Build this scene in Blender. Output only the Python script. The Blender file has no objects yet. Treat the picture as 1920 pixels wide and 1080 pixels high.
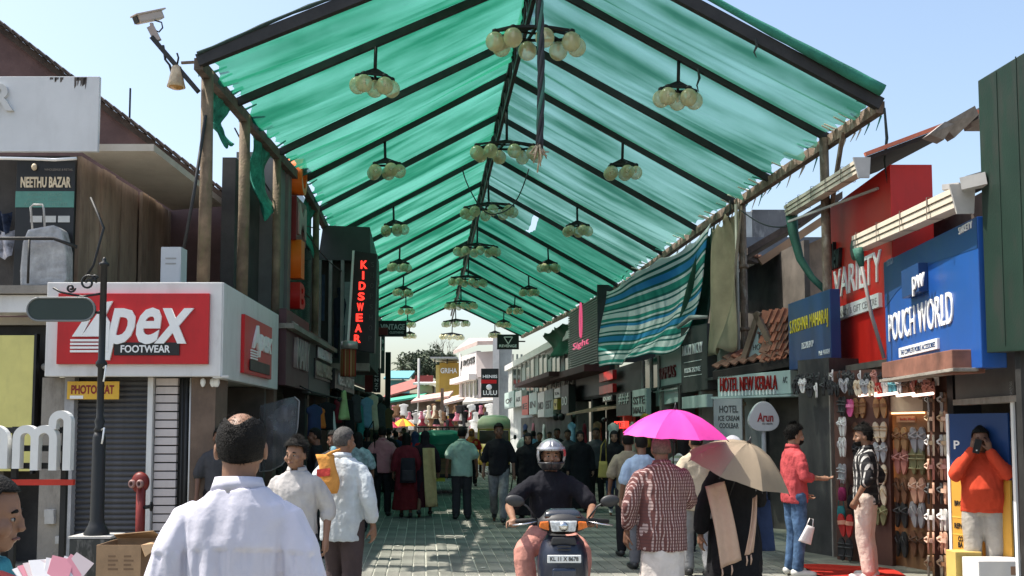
import bpy, bmesh, math, random
import numpy as np
from mathutils import Vector, Matrix, Euler, noise
random.seed(7)
scene = bpy.context.scene
COL = scene.collection
PI = math.pi
R = math.radians

# ---------------------------------------------------------------- camera
F = 1900.0            # focal length in pixels of a 1920 wide picture
H = 1.65              # eye height
PITCH = R(4.0)
SHIFT = 133.0
cam_data = bpy.data.cameras.new('camera')
cam = bpy.data.objects.new('camera', cam_data)
COL.objects.link(cam)
cam.location = (0, 0, H)
cam.rotation_euler = (R(90) + PITCH, 0, 0)
cam_data.sensor_width = 36.0
cam_data.lens = 36.0 * F / 1920.0
cam_data.shift_y = SHIFT / 1920.0
cam_data.clip_start = 0.1
cam_data.clip_end = 5000
scene.camera = cam
CP, SP = math.cos(PITCH), math.sin(PITCH)

def at(px, py, d):
    """the point of the place that stands d metres ahead and is seen at px, py"""
    t = (540 + SHIFT - py) / F
    z = d * (t * CP + SP) / (CP - t * SP)
    return Vector(((px - 960) / F * (d * CP + z * SP), d, H + z))

def zat(py, d):
    return at(960, py, d).z

def xat(px, d, py=760):
    return at(px, py, d).x

# ---------------------------------------------------------------- world and sun
SUN_DIR = Vector((-0.52, 0.07, 1.0)).normalized()
world = bpy.data.worlds.new('World')
scene.world = world
world.use_nodes = True
wn = world.node_tree
wn.nodes.clear()
wo = wn.nodes.new('ShaderNodeOutputWorld')
wb = wn.nodes.new('ShaderNodeBackground')
ws = wn.nodes.new('ShaderNodeTexSky')
ws.sky_type = 'NISHITA'
ws.sun_disc = False
ws.sun_elevation = math.asin(SUN_DIR.z)
ws.sun_rotation = math.atan2(SUN_DIR.x, SUN_DIR.y)
ws.air_density = 1.2
ws.dust_density = 3.0
ws.ozone_density = 0.6
wb.inputs['Strength'].default_value = 0.15
wn.links.new(ws.outputs[0], wb.inputs[0])
wn.links.new(wb.outputs[0], wo.inputs[0])
sd = bpy.data.lights.new('sun', 'SUN')
sd.energy = 4.8
sd.angle = R(0.55)
sd.color = (1.0, 0.95, 0.86)
sun = bpy.data.objects.new('sun', sd)
COL.objects.link(sun)
sun.rotation_euler = (-SUN_DIR).to_track_quat('-Z', 'Y').to_euler()
sun.location = (0, 0, 30)
scene.view_settings.view_transform = 'Standard'
scene.view_settings.look = 'None'
scene.view_settings.gamma = 1.0
scene.view_settings.use_curve_mapping = False
scene.view_settings.exposure = 0.75
scene.render.engine = 'CYCLES'
scene.cycles.use_denoising = True
scene.cycles.max_bounces = 8
scene.cycles.transparent_max_bounces = 24
scene.cycles.sample_clamp_indirect = 6.0

# ---------------------------------------------------------------- materials
MATS = {}
def mat(name, col=(.5, .5, .5), rough=.7, metal=0.0, var=.12, scale=3.0, bump=.0, bscale=40.0, emit=0.0, spec=.4,
        dirt=0.0, dirtcol=(.08, .065, .05), coat=0.0, trans=0.0, alpha=1.0, stretch=None):
    """procedural material: base colour with cloudy variation, dirt blotches and fine relief"""
    if name in MATS:
        return MATS[name]
    m = bpy.data.materials.new(name)
    m.use_nodes = True
    nt = m.node_tree
    N, L = nt.nodes, nt.links
    b = N['Principled BSDF']
    tc = N.new('ShaderNodeTexCoord')
    vec = tc.outputs['Object']
    if stretch:
        mp = N.new('ShaderNodeMapping')
        mp.inputs['Scale'].default_value = stretch
        L.new(vec, mp.inputs[0])
        vec = mp.outputs[0]
    n1 = N.new('ShaderNodeTexNoise')
    n1.inputs['Scale'].default_value = scale
    n1.inputs['Detail'].default_value = 6
    n1.inputs['Roughness'].default_value = .62
    L.new(vec, n1.inputs['Vector'])
    cr = N.new('ShaderNodeMapRange')
    cr.inputs[1].default_value = .28
    cr.inputs[2].default_value = .72
    cr.inputs[3].default_value = 1 - var * 1.4
    cr.inputs[4].default_value = 1 + var
    L.new(n1.outputs['Fac'], cr.inputs[0])
    mul = N.new('ShaderNodeMix')
    mul.data_type = 'RGBA'
    mul.blend_type = 'MULTIPLY'
    mul.inputs['Factor'].default_value = 1
    mul.inputs['A'].default_value = (*col, 1)
    L.new(cr.outputs[0], mul.inputs['B'])
    out = mul.outputs['Result']
    if dirt > 0:
        n2 = N.new('ShaderNodeTexNoise')
        n2.inputs['Scale'].default_value = scale * 1.7 + .6
        n2.inputs['Detail'].default_value = 9
        n2.inputs['Roughness'].default_value = .7
        mp2 = N.new('ShaderNodeMapping')
        mp2.inputs['Scale'].default_value = (1.6, 1.6, .45)
        mp2.inputs['Location'].default_value = (3.1, 1.7, .4)
        L.new(tc.outputs['Object'], mp2.inputs[0])
        L.new(mp2.outputs[0], n2.inputs['Vector'])
        r2 = N.new('ShaderNodeMapRange')
        r2.inputs[1].default_value = .5
        r2.inputs[2].default_value = .74
        r2.inputs[4].default_value = dirt
        L.new(n2.outputs['Fac'], r2.inputs[0])
        mx = N.new('ShaderNodeMix')
        mx.data_type = 'RGBA'
        L.new(r2.outputs[0], mx.inputs['Factor'])
        L.new(out, mx.inputs['A'])
        mx.inputs['B'].default_value = (*dirtcol, 1)
        out = mx.outputs['Result']
    L.new(out, b.inputs['Base Color'])
    rr = N.new('ShaderNodeMapRange')
    rr.inputs[3].default_value = max(.03, rough - .12)
    rr.inputs[4].default_value = min(1, rough + .12)
    L.new(n1.outputs['Fac'], rr.inputs[0])
    L.new(rr.outputs[0], b.inputs['Roughness'])
    b.inputs['Metallic'].default_value = metal
    b.inputs['Specular IOR Level'].default_value = spec
    b.inputs['Coat Weight'].default_value = coat
    if trans:
        b.inputs['Transmission Weight'].default_value = trans
    if alpha < 1:
        b.inputs['Alpha'].default_value = alpha
    if emit > 0:
        b.inputs['Emission Color'].default_value = (*col, 1)
        b.inputs['Emission Strength'].default_value = emit
    if bump > 0:
        n3 = N.new('ShaderNodeTexNoise')
        n3.inputs['Scale'].default_value = bscale
        n3.inputs['Detail'].default_value = 5
        L.new(vec, n3.inputs['Vector'])
        bp = N.new('ShaderNodeBump')
        bp.inputs['Strength'].default_value = min(1, bump)
        bp.inputs['Distance'].default_value = .012
        L.new(n3.outputs['Fac'], bp.inputs['Height'])
        L.new(bp.outputs[0], b.inputs['Normal'])
    MATS[name] = m
    return m

def cloth(name, col=None, var=.10, rough=.9, bump=.7, bscale=11, transl=0.0):
    if col is None: return MATS['cloth_' + name]
    m = mat('cloth_' + name, col, rough=rough, var=var, scale=9, bump=bump, bscale=bscale, spec=.12)
    for n in m.node_tree.nodes:
        if n.type == 'BUMP': n.inputs['Distance'].default_value = .03
    return m

def stripes(name, cols, period, axis=2, rough=.85, wobble=.0, widths=None):
    """bands of cols repeating along a local axis (axis 3 uses the UV v coordinate)"""
    if name in MATS:
        return MATS[name]
    m = bpy.data.materials.new(name)
    m.use_nodes = True
    N, L = m.node_tree.nodes, m.node_tree.links
    b = N['Principled BSDF']
    tc = N.new('ShaderNodeTexCoord')
    sp = N.new('ShaderNodeSeparateXYZ')
    L.new(tc.outputs['UV' if axis == 3 else 'Object'], sp.inputs[0])
    src = sp.outputs[1 if axis == 3 else axis]
    dv = N.new('ShaderNodeMath'); dv.operation = 'DIVIDE'
    L.new(src, dv.inputs[0]); dv.inputs[1].default_value = period
    fr = N.new('ShaderNodeMath'); fr.operation = 'FRACT'
    L.new(dv.outputs[0], fr.inputs[0])
    rp = N.new('ShaderNodeValToRGB')
    rp.color_ramp.interpolation = 'CONSTANT'
    els = rp.color_ramp.elements
    n = len(cols)
    ps = [i / n for i in range(n)] if widths is None else [sum(widths[:i]) / sum(widths) for i in range(n)]
    els[0].position = 0; els[0].color = (*cols[0], 1)
    els[1].position = ps[1]; els[1].color = (*cols[1], 1)
    for i in range(2, n):
        e = els.new(ps[i]); e.color = (*cols[i], 1)
    L.new(fr.outputs[0], rp.inputs[0])
    L.new(rp.outputs[0], b.inputs['Base Color'])
    b.inputs['Roughness'].default_value = rough
    b.inputs['Specular IOR Level'].default_value = .2
    MATS[name] = m
    return m

def plaid(name, base, line, line2, per=.028, w=.38, rough=.9):
    """woven check in object space"""
    if name in MATS:
        return MATS[name]
    m = bpy.data.materials.new(name)
    m.use_nodes = True
    N, L = m.node_tree.nodes, m.node_tree.links
    b = N['Principled BSDF']
    tc = N.new('ShaderNodeTexCoord')
    nz = N.new('ShaderNodeTexNoise'); nz.inputs['Scale'].default_value = 6
    L.new(tc.outputs['Object'], nz.inputs['Vector'])
    ad = N.new('ShaderNodeMix'); ad.data_type = 'RGBA'; ad.blend_type = 'LINEAR_LIGHT'
    ad.inputs['Factor'].default_value = .005
    L.new(tc.outputs['Object'], ad.inputs['A']); L.new(nz.outputs['Color'], ad.inputs['B'])
    sp = N.new('ShaderNodeSeparateXYZ')
    L.new(ad.outputs['Result'], sp.inputs[0])
    hx = N.new('ShaderNodeMath'); hx.operation = 'ADD'
    L.new(sp.outputs[0], hx.inputs[0]); L.new(sp.outputs[1], hx.inputs[1])
    masks = []
    for s in (hx.outputs[0], sp.outputs[2]):
        d = N.new('ShaderNodeMath'); d.operation = 'DIVIDE'; L.new(s, d.inputs[0]); d.inputs[1].default_value = per
        f = N.new('ShaderNodeMath'); f.operation = 'FRACT'; L.new(d.outputs[0], f.inputs[0])
        g = N.new('ShaderNodeMath'); g.operation = 'LESS_THAN'; L.new(f.outputs[0], g.inputs[0]); g.inputs[1].default_value = w
        masks.append(g.outputs[0])
    m1 = N.new('ShaderNodeMix'); m1.data_type = 'RGBA'
    L.new(masks[0], m1.inputs['Factor']); m1.inputs['A'].default_value = (*base, 1); m1.inputs['B'].default_value = (*line, 1)
    m2 = N.new('ShaderNodeMix'); m2.data_type = 'RGBA'
    h = N.new('ShaderNodeMath'); h.operation = 'MULTIPLY'; L.new(masks[1], h.inputs[0]); h.inputs[1].default_value = .75
    L.new(h.outputs[0], m2.inputs['Factor']); L.new(m1.outputs['Result'], m2.inputs['A']); m2.inputs['B'].default_value = (*line2, 1)
    L.new(m2.outputs['Result'], b.inputs['Base Color'])
    b.inputs['Roughness'].default_value = rough
    b.inputs['Specular IOR Level'].default_value = .1
    n3 = N.new('ShaderNodeTexNoise'); n3.inputs['Scale'].default_value = 16
    L.new(tc.outputs['Object'], n3.inputs['Vector'])
    bp = N.new('ShaderNodeBump'); bp.inputs['Strength'].default_value = .5; bp.inputs['Distance'].default_value = .012
    L.new(n3.outputs['Fac'], bp.inputs['Height']); L.new(bp.outputs[0], b.inputs['Normal'])
    MATS[name] = m
    return m

def net_material(name, col, clear=.2, sheen=.5):
    """woven shade net: part holes, part thin green tape that lets light through"""
    m = bpy.data.materials.new(name)
    m.use_nodes = True
    N, L = m.node_tree.nodes, m.node_tree.links
    N.clear()
    o = N.new('ShaderNodeOutputMaterial')
    uv = N.new('ShaderNodeTexCoord')
    mp = N.new('ShaderNodeMapping'); mp.inputs['Scale'].default_value = (3.6, .28, 1)
    L.new(uv.outputs['UV'], mp.inputs[0])
    nz = N.new('ShaderNodeTexNoise'); nz.inputs['Scale'].default_value = 1.0; nz.inputs['Detail'].default_value = 4; nz.inputs['Roughness'].default_value = .5
    L.new(mp.outputs[0], nz.inputs['Vector'])
    mp2 = N.new('ShaderNodeMapping'); mp2.inputs['Scale'].default_value = (1.1, .5, 1)
    L.new(uv.outputs['UV'], mp2.inputs[0])
    n2 = N.new('ShaderNodeTexNoise'); n2.inputs['Scale'].default_value = 1.0; n2.inputs['Detail'].default_value = 5
    L.new(mp2.outputs[0], n2.inputs['Vector'])
    sm = N.new('ShaderNodeMath'); sm.operation = 'ADD'
    L.new(nz.outputs['Fac'], sm.inputs[0]); L.new(n2.outputs['Fac'], sm.inputs[1])
    cl = N.new('ShaderNodeMapRange')
    cl.inputs[1].default_value = .82; cl.inputs[2].default_value = 1.2
    cl.inputs[3].default_value = clear * .15; cl.inputs[4].default_value = clear * 1.8
    L.new(sm.outputs[0], cl.inputs[0])
    rp = N.new('ShaderNodeMix'); rp.data_type = 'RGBA'
    rp.inputs['A'].default_value = (col[0] * .4, col[1] * .5, col[2] * .5, 1)
    rp.inputs['B'].default_value = (min(1, col[0] * 1.9), min(1, col[1] * 1.3), min(1, col[2] * 1.35), 1)
    mr = N.new('ShaderNodeMapRange'); mr.inputs[1].default_value = .75; mr.inputs[2].default_value = 1.25
    L.new(sm.outputs[0], mr.inputs[0]); L.new(mr.outputs[0], rp.inputs['Factor'])
    df = N.new('ShaderNodeBsdfDiffuse'); tr = N.new('ShaderNodeBsdfTranslucent'); tp = N.new('ShaderNodeBsdfTransparent')
    L.new(rp.outputs['Result'], df.inputs[0]); L.new(rp.outputs['Result'], tr.inputs[0])
    tp.inputs[0].default_value = (.86, 1, .95, 1)
    bpn = N.new('ShaderNodeBump'); bpn.inputs['Strength'].default_value = .6; bpn.inputs['Distance'].default_value = .03
    L.new(nz.outputs['Fac'], bpn.inputs['Height'])
    L.new(bpn.outputs[0], df.inputs['Normal']); L.new(bpn.outputs[0], tr.inputs['Normal'])
    a = N.new('ShaderNodeMixShader'); a.inputs[0].default_value = .68
    L.new(df.outputs[0], a.inputs[1]); L.new(tr.outputs[0], a.inputs[2])
    b = N.new('ShaderNodeMixShader')
    L.new(cl.outputs[0], b.inputs[0]); L.new(a.outputs[0], b.inputs[1]); L.new(tp.outputs[0], b.inputs[2])
    L.new(b.outputs[0], o.inputs[0])
    MATS[name] = m
    return m

# ---------------------------------------------------------------- scene graph helpers
def tag(o, label=None, cat=None, group=None, kind=None):
    if label: o['label'] = label
    if cat: o['category'] = cat
    if group: o['group'] = group
    if kind: o['kind'] = kind
    return o

def thing(name, label, cat, loc=(0, 0, 0), rz=0.0, group=None, kind=None):
    o = bpy.data.objects.new(name, None)
    o.empty_display_size = .2
    COL.objects.link(o)
    o.location = loc
    o.rotation_euler = (0, 0, rz)
    return tag(o, label, cat, group, kind)

def link(name, me, parent=None, loc=None, rz=None):
    o = bpy.data.objects.new(name, me)
    COL.objects.link(o)
    if parent is not None:
        o.parent = parent
    if loc is not None:
        o.location = loc
    if rz is not None:
        o.rotation_euler = (0, 0, rz)
    return o

def copy_tree(o, parent=None):
    c = o.copy()
    COL.objects.link(c)
    c.parent = parent
    for ch in list(o.children):
        copy_tree(ch, c)
    return c

class MB:
    """collects shapes and links them as one mesh object"""
    def __init__(s):
        s.v, s.f, s.sm = [], [], []
    def add(s, vs, fs, smooth=False):
        n = len(s.v)
        s.v += [tuple(v) for v in vs]
        s.f += [tuple(i + n for i in f) for f in fs]
        s.sm += [smooth] * len(fs)
        return s
    def box(s, x0, x1, y0, y1, z0, z1, M=None):
        vs = [Vector((x, y, z)) for x in (x0, x1) for y in (y0, y1) for z in (z0, z1)]
        if M is not None:
            vs = [M @ v for v in vs]
        return s.add(vs, [(0, 1, 3, 2), (4, 6, 7, 5), (0, 4, 5, 1), (2, 3, 7, 6), (0, 2, 6, 4), (1, 5, 7, 3)])
    def bar(s, p0, p1, w, h=None, up=(0, 0, 1)):
        """rectangular bar from p0 to p1"""
        h = w if h is None else h
        p0, p1 = Vector(p0), Vector(p1)
        d = (p1 - p0)
        if d.length < 1e-6: return s
        dn = d.normalized()
        u = Vector(up)
        if abs(dn.dot(u)) > .98: u = Vector((0, 1, 0))
        a = dn.cross(u).normalized() * (w / 2)
        b = a.cross(dn).normalized() * (h / 2)
        vs = [p + sa * a + sb * b for p in (p0, p1) for sa, sb in ((-1, -1), (1, -1), (1, 1), (-1, 1))]
        return s.add(vs, [(3, 2, 1, 0), (4, 5, 6, 7), (0, 1, 5, 4), (1, 2, 6, 5), (2, 3, 7, 6), (3, 0, 4, 7)])
    def tube(s, pts, rad, n=8, cap=True, smooth=True, ry=None):
        """round tube along pts; rad one radius or one per point"""
        pts = [Vector(p) for p in pts]
        m = len(pts)
        rs = rad if isinstance(rad, (list, tuple)) else [rad] * m
        vs = []
        ref = Vector((0, 0, 1))
        prev = None
        for i, p in enumerate(pts):
            t = (pts[min(i + 1, m - 1)] - pts[max(i - 1, 0)])
            t = t.normalized() if t.length > 1e-9 else Vector((0, 0, 1))
            if prev is None:
                a = t.cross(ref)
                if a.length < .15: a = t.cross(Vector((0, 1, 0)))
                a.normalize()
            else:
                a = prev - t * prev.dot(t)
                if a.length < 1e-6: a = t.cross(Vector((1, 0, 0)))
                a.normalize()
            prev = a
            b = t.cross(a)
            for k in range(n):
                c, sn = math.cos(2 * PI * k / n), math.sin(2 * PI * k / n)
                q = rs[i] if ry is None else rs[i]
                vs.append(p + a * (c * q) + b * (sn * (q if ry is None else q * ry)))
        fs = [(i * n + k, i * n + (k + 1) % n, (i + 1) * n + (k + 1) % n, (i + 1) * n + k) for i in range(m - 1) for k in range(n)]
        if cap:
            fs.append(tuple(range(n))[::-1])
            fs.append(tuple((m - 1) * n + k for k in range(n)))
        return s.add(vs, fs, smooth)
    def loft(s, rings, cap=True, smooth=True):
        n = len(rings[0]); m = len(rings)
        vs = [v for r in rings for v in r]
        fs = [(i * n + k, i * n + (k + 1) % n, (i + 1) * n + (k + 1) % n, (i + 1) * n + k) for i in range(m - 1) for k in range(n)]
        if cap:
            fs.append(tuple(range(n))[::-1])
            fs.append(tuple((m - 1) * n + k for k in range(n)))
        return s.add(vs, fs, smooth)
    def ell(s, c, r, nu=12, nv=8, M=None):
        """ellipsoid"""
        c = Vector(c)
        rings = []
        for j in range(nv + 1):
            th = -PI / 2 + PI * (j if 0 < j < nv else (j + (.04 if j == 0 else -.04))) / nv
            ring = []
            for k in range(nu):
                p = Vector((r[0] * math.cos(th) * math.cos(2 * PI * k / nu), r[1] * math.cos(th) * math.sin(2 * PI * k / nu), r[2] * math.sin(th)))
                if M is not None: p = M @ p
                ring.append(c + p)
            rings.append(ring)
        return s.loft(rings)
    def prism(s, poly, y0, y1, M=None):
        """polygon in x,z extruded along y"""
        n = len(poly)
        vs = [Vector((x, y0, z)) for x, z in poly] + [Vector((x, y1, z)) for x, z in poly]
        if M is not None: vs = [M @ v for v in vs]
        fs = [tuple(range(n)), tuple(range(2 * n - 1, n - 1, -1))] + [(k, k + n, (k + 1) % n + n, (k + 1) % n) for k in range(n)]
        return s.add(vs, fs)
    def lathe(s, prof, c=(0, 0, 0), n=16, smooth=True, M=None):
        """profile of (r, z) turned round z"""
        rings = []
        for r, z in prof:
            ring = [Vector((r * math.cos(2 * PI * k / n), r * math.sin(2 * PI * k / n), z)) for k in range(n)]
            if M is not None: ring = [M @ p for p in ring]
            rings.append([p + Vector(c) for p in ring])
        return s.loft(rings, True, smooth)
    def grid(s, fn, nu, nv, smooth=True):
        vs = [fn(i / nu, j / nv) for i in range(nu + 1) for j in range(nv + 1)]
        fs = [(i * (nv + 1) + j, (i + 1) * (nv + 1) + j, (i + 1) * (nv + 1) + j + 1, i * (nv + 1) + j + 1) for i in range(nu) for j in range(nv)]
        return s.add(vs, fs, smooth)
    def mesh(s, name, m=None, bevel=0.0):
        me = bpy.data.meshes.new(name)
        me.from_pydata(s.v, [], s.f)
        me.polygons.foreach_set('use_smooth', s.sm)
        if bevel > 0:
            bm = bmesh.new(); bm.from_mesh(me)
            bmesh.ops.bevel(bm, geom=bm.edges[:], offset=bevel, segments=2, affect='EDGES', profile=.6)
            bm.to_mesh(me); bm.free()
        bm = bmesh.new(); bm.from_mesh(me)
        bmesh.ops.recalc_face_normals(bm, faces=bm.faces[:])
        bm.to_mesh(me); bm.free()
        if m is not None: me.materials.append(m)
        me.update()
        return me
    def build(s, name, m, parent=None, bevel=0.0, loc=None, rz=None):
        return link(name, s.mesh(name, m, bevel), parent, loc, rz)

def box(name, m, parent, x0, x1, y0, y1, z0, z1, bevel=0.0):
    return MB().box(x0, x1, y0, y1, z0, z1).build(name, m, parent, bevel)

TMP = bpy.data.scenes.new('workbench')
def evaluated_mesh(o):
    TMP.collection.objects.link(o)
    TMP.view_layers[0].update()
    dg = TMP.view_layers[0].depsgraph
    me = bpy.data.meshes.new_from_object(o.evaluated_get(dg))
    TMP.collection.objects.unlink(o)
    return me
def text_mesh(s, m, fit, depth=.01, y=0.0, shear=0.0, bold=0.0, name='lettering'):
    """letters in the x,z plane facing -y, fitted into fit = (x0, x1, z0, z1)"""
    cu = bpy.data.curves.new('tmp_text', 'FONT')
    cu.body = s
    cu.size = 1
    cu.shear = shear
    cu.offset = bold
    cu.extrude = .5
    cu.resolution_u = 3
    cu.align_x = 'LEFT'
    o = bpy.data.objects.new('tmp_text', cu)
    me = bpy.data.meshes.new_from_object(o)
    bpy.data.objects.remove(o)
    bpy.data.curves.remove(cu)
    me.name = name
    n = len(me.vertices)
    co = np.empty(n * 3)
    me.vertices.foreach_get('co', co)
    co = co.reshape(-1, 3)
    lo, hi = co.min(0), co.max(0)
    x0, x1, z0, z1 = fit
    out = np.empty_like(co)
    out[:, 0] = x0 + (co[:, 0] - lo[0]) / max(1e-6, hi[0] - lo[0]) * (x1 - x0)
    out[:, 2] = z0 + (co[:, 1] - lo[1]) / max(1e-6, hi[1] - lo[1]) * (z1 - z0)
    out[:, 1] = y - (co[:, 2] - lo[2]) / (hi[2] - lo[2]) * depth
    me.vertices.foreach_set('co', out.ravel())
    me.materials.clear()
    me.materials.append(m)
    me.update()
    return me

def text(s, m, parent, fit, depth=.01, y=0.0, shear=0.0, bold=0.0, name='lettering'):
    return link(name, text_mesh(s, m, fit, depth, y, shear, bold, name), parent)

class Front:
    """a vertical plane of the place: x runs left to right as seen from the street, -y comes out to the street"""
    def __init__(s, p0, p1):
        s.p0, s.p1 = Vector((p0[0], p0[1], 0)), Vector((p1[0], p1[1], 0))
        d = s.p1 - s.p0
        s.L = d.length
        s.rz = math.atan2(d.y, d.x)
        s.dir = d.normalized()
        s.inw = Vector((-s.dir.y, s.dir.x, 0))
    def thing(s, name, label, cat, group=None, off=(0, 0, 0)):
        p = s.p0 + s.dir * off[0] + s.inw * off[1] + Vector((0, 0, off[2]))
        return thing(name, label, cat, p, s.rz, group)
    def p(s, x, y, z):
        return s.p0 + s.dir * x + s.inw * y + Vector((0, 0, z))

def front_px(pl, dl, pr, dr, py=760):
    a, b = at(pl, py, dl), at(pr, py, dr)
    return Front((a.x, a.y), (b.x, b.y))

def ray(px, py):
    t = (540 + SHIFT - py) / F
    return Vector(((px - 960) / F, CP - t * SP, SP + t * CP))
def hit(fr, px, py, off=0.0):
    """x along a front and height where the sight line through px, py meets it"""
    r = ray(px, py)
    o = Vector((0, 0, H))
    p0 = fr.p0 + fr.inw * off
    k = (p0 - o).dot(fr.inw) / r.dot(fr.inw)
    p = o + r * k
    return (p - fr.p0).dot(fr.dir), p.z
# ================================================================ THE SETTING: ground
def axis_x(d):
    return .33 - .0875 * (d - 13.3)
SANG = math.atan(.0875)          # the street leans this much to the left of the view
g = MB().box(-300, 300, -60, 900, -.3, -.03).build('ground', mat('earth', (.16, .14, .11), .95, var=.3, scale=.4, bump=.4))
tag(g, kind='structure')
M_joint = mat('joint_sand', (.46, .45, .38), .95, var=.25, scale=6, bump=.5, bscale=90)
road = thing('road', None, None, (axis_x(11), 11, 0), SANG, kind='structure')
b = MB()
b.box(-5.2, 5.2, -9, 75, -.028, -.012)
b.build('road_bed', M_joint, road)
M_paver = mat('paver_concrete', (.165, .165, .14), .88, var=.30, scale=1.3, bump=.6, bscale=55, dirt=.35, dirtcol=(.055, .055, .045))
M_paver2 = mat('paver_concrete_pale', (.21, .205, .175), .88, var=.32, scale=2.1, bump=.6, bscale=55, dirt=.3, dirtcol=(.06, .06, .05))
PW, PL = .152, .74
pav_mesh = []
for k in range(6):
    q = MB()
    t = .0015 * (k % 3)
    j = random.uniform(-.004, .004)
    e = .011
    x0, x1, y0, y1 = -PW / 2 + .007 + j, PW / 2 - .007 + j, -PL / 2 + .011, PL / 2 - .011
    vs = [(x0, y0, -.02), (x1, y0, -.02), (x1, y1, -.02), (x0, y1, -.02),
          (x0, y0, -.004 + t), (x1, y0, -.004 + t), (x1, y1, -.004 + t), (x0, y1, -.004 + t),
          (x0 + e, y0 + e, t), (x1 - e, y0 + e, t + random.uniform(-.001, .001)), (x1 - e, y1 - e, t), (x0 + e, y1 - e, t)]
    fs = [(0, 1, 5, 4), (1, 2, 6, 5), (2, 3, 7, 6), (3, 0, 4, 7), (4, 5, 9, 8), (5, 6, 10, 9), (6, 7, 11, 10), (7, 4, 8, 11), (8, 9, 10, 11)]
    q.add(vs, fs)
    pav_mesh.append((q.mesh('paver', M_paver if k % 3 else M_paver2), vs, fs))
rnd = random.Random(3)
field, field2 = MB(), MB()
cand = []
for r in range(-6, 64):
    for c in range(-33, 34):
        cx, cy = c * PW + rnd.uniform(-.003, .003), r * PL + rnd.uniform(-.012, .012) + (rnd.uniform(-.03, .03) if c % 5 == 0 else 0)
        wy = 11 + cy
        wx = axis_x(wy) + cx
        px = 960 + F * wx / wy
        py = 806 + F * H / wy
        k = rnd.randrange(6)
        if 11.3 < wy < 17.2 and 690 < px < 1420 and py < 1085:
            cand.append((wy + abs(px - 960) / 900, cx, cy, k))
        else:
            vs, fs = pav_mesh[k][1], pav_mesh[k][2]
            if r < 34:
                (field if k % 3 else field2).add([(x + cx, y + cy, z) for x, y, z in vs], fs)
            elif r < 64:
                field.add([(x + cx, y + cy, z) for x, y, z in vs[8:12]], [(0, 1, 2, 3)])
cand.sort()
for i, (_, cx, cy, k) in enumerate(cand):
    if i < 300:
        link('paver', pav_mesh[k][0], road, (cx, cy, 0))
    else:
        field.add([(x + cx, y + cy, z) for x, y, z in pav_mesh[k][1]], pav_mesh[k][2])
for f_, m_ in ((field, M_paver), (field2, M_paver2)):
    tag(f_.build('paver_field', m_, road), kind='stuff')
# concrete aprons in front of the shops
for nm, x0, x1, in (('pavement_left', -6.5, -5.0), ('pavement_right', 3.35, 9.5)):
    a = MB()
    a.grid(lambda u, v, x0=x0, x1=x1: Vector((x0 + (x1 - x0) * u, -8 + 60 * v, .006 + .004 * noise.noise(Vector((u * 5, v * 30, 0))))), 8, 60, False)
    o = a.build(nm, mat('apron_concrete', (.25, .24, .195), .92, var=.28, scale=1.1, bump=.5, bscale=30, dirt=.6, dirtcol=(.09, .085, .065)), None, loc=(axis_x(11), 11, 0), rz=SANG)
    tag(o, kind='structure')

# ================================================================ the green canopy over the street
BEAMS = [12.4, 13.9, 16.2, 17.9, 20.3, 23.2] + [25.9 + 2.7 * k for k in range(10)]
def lerp(a, b, t): return a + (b - a) * max(0, min(1, t))
def ridge_z(d): return 8.03 - .12 * max(0, (d - 30) / 20)
def eave_l(d):
    hw = lerp(4.36, 3.66, (d - 12.2) / 6) if d < 30 else lerp(3.66, 3.2, (d - 30) / 20)
    return Vector((axis_x(d) - hw, d, lerp(6.26, 6.1, (d - 12.2) / 5) + lerp(0, .35, (d - 30) / 20)))
def eave_r(d):
    hw = lerp(4.2, 4.05, (d - 12) / 8) if d < 30 else lerp(4.05, 3.4, (d - 30) / 20)
    return Vector((axis_x(d) + hw, d, lerp(5.7, 6.3, (d - 28) / 22)))
def ridge(d): return Vector((axis_x(d), d, ridge_z(d)))
M_steel = mat('dark_steel', (.035, .034, .033), .6, metal=.3, var=.3, scale=4, bump=.2)
M_rust = mat('rusted_steel', (.17, .12, .085), .85, var=.4, scale=5, bump=.6, bscale=40, dirt=.85, dirtcol=(.42, .38, .32))
M_rustd = mat('dark_rusted_steel', (.11, .085, .068), .85, var=.4, scale=5, bump=.5, dirt=.6, dirtcol=(.22, .17, .12))
M_net = net_material('green_shade_net', (.016, .19, .11), clear=.13)
M_net2 = net_material('green_shade_net_dense', (.012, .17, .10), clear=.06)
M_net3 = net_material('green_shade_net_pale', (.045, .21, .145), clear=.19)
canopy = thing('street_canopy', 'long gabled canopy of green shade net on steel rafters over the street', 'canopy', (axis_x(12.4), 12.4, 0))
CO = Vector(canopy.location)
def cpart(name, mb, m):
    mb.v = [tuple(Vector(v) - CO) for v in mb.v]
    return mb.build(name, m, canopy)
for i, d in enumerate(BEAMS):
    for e in (eave_l(d), eave_r(d)):
        w = .10 if i == 0 else .07
        cpart('rafter', MB().bar(ridge(d), e, w, .15 if i == 0 else .105), M_steel)
d0, d1 = BEAMS[0], BEAMS[-1]
for fn, nm, m in ((eave_l, 'eave_beam', M_rustd), (eave_r, 'eave_beam', M_rust)):
    for a, c in zip(BEAMS[:-1], BEAMS[1:]):
        cpart(nm, MB().bar(fn(a) + Vector((0, -.0, -.03)), fn(c) + Vector((0, 0, -.03)), .11, .15), m)
up = Vector((0, 0, .02)); dn = Vector((0, 0, -.42))
cpart('ridge_beam', MB().bar(ridge(d0) + up, ridge(d1 + 5) + up, .07, .09), M_steel)
cpart('ridge_beam', MB().bar(ridge(d0) + dn, ridge(d1 + 5) + dn, .06, .08), M_steel)
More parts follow.
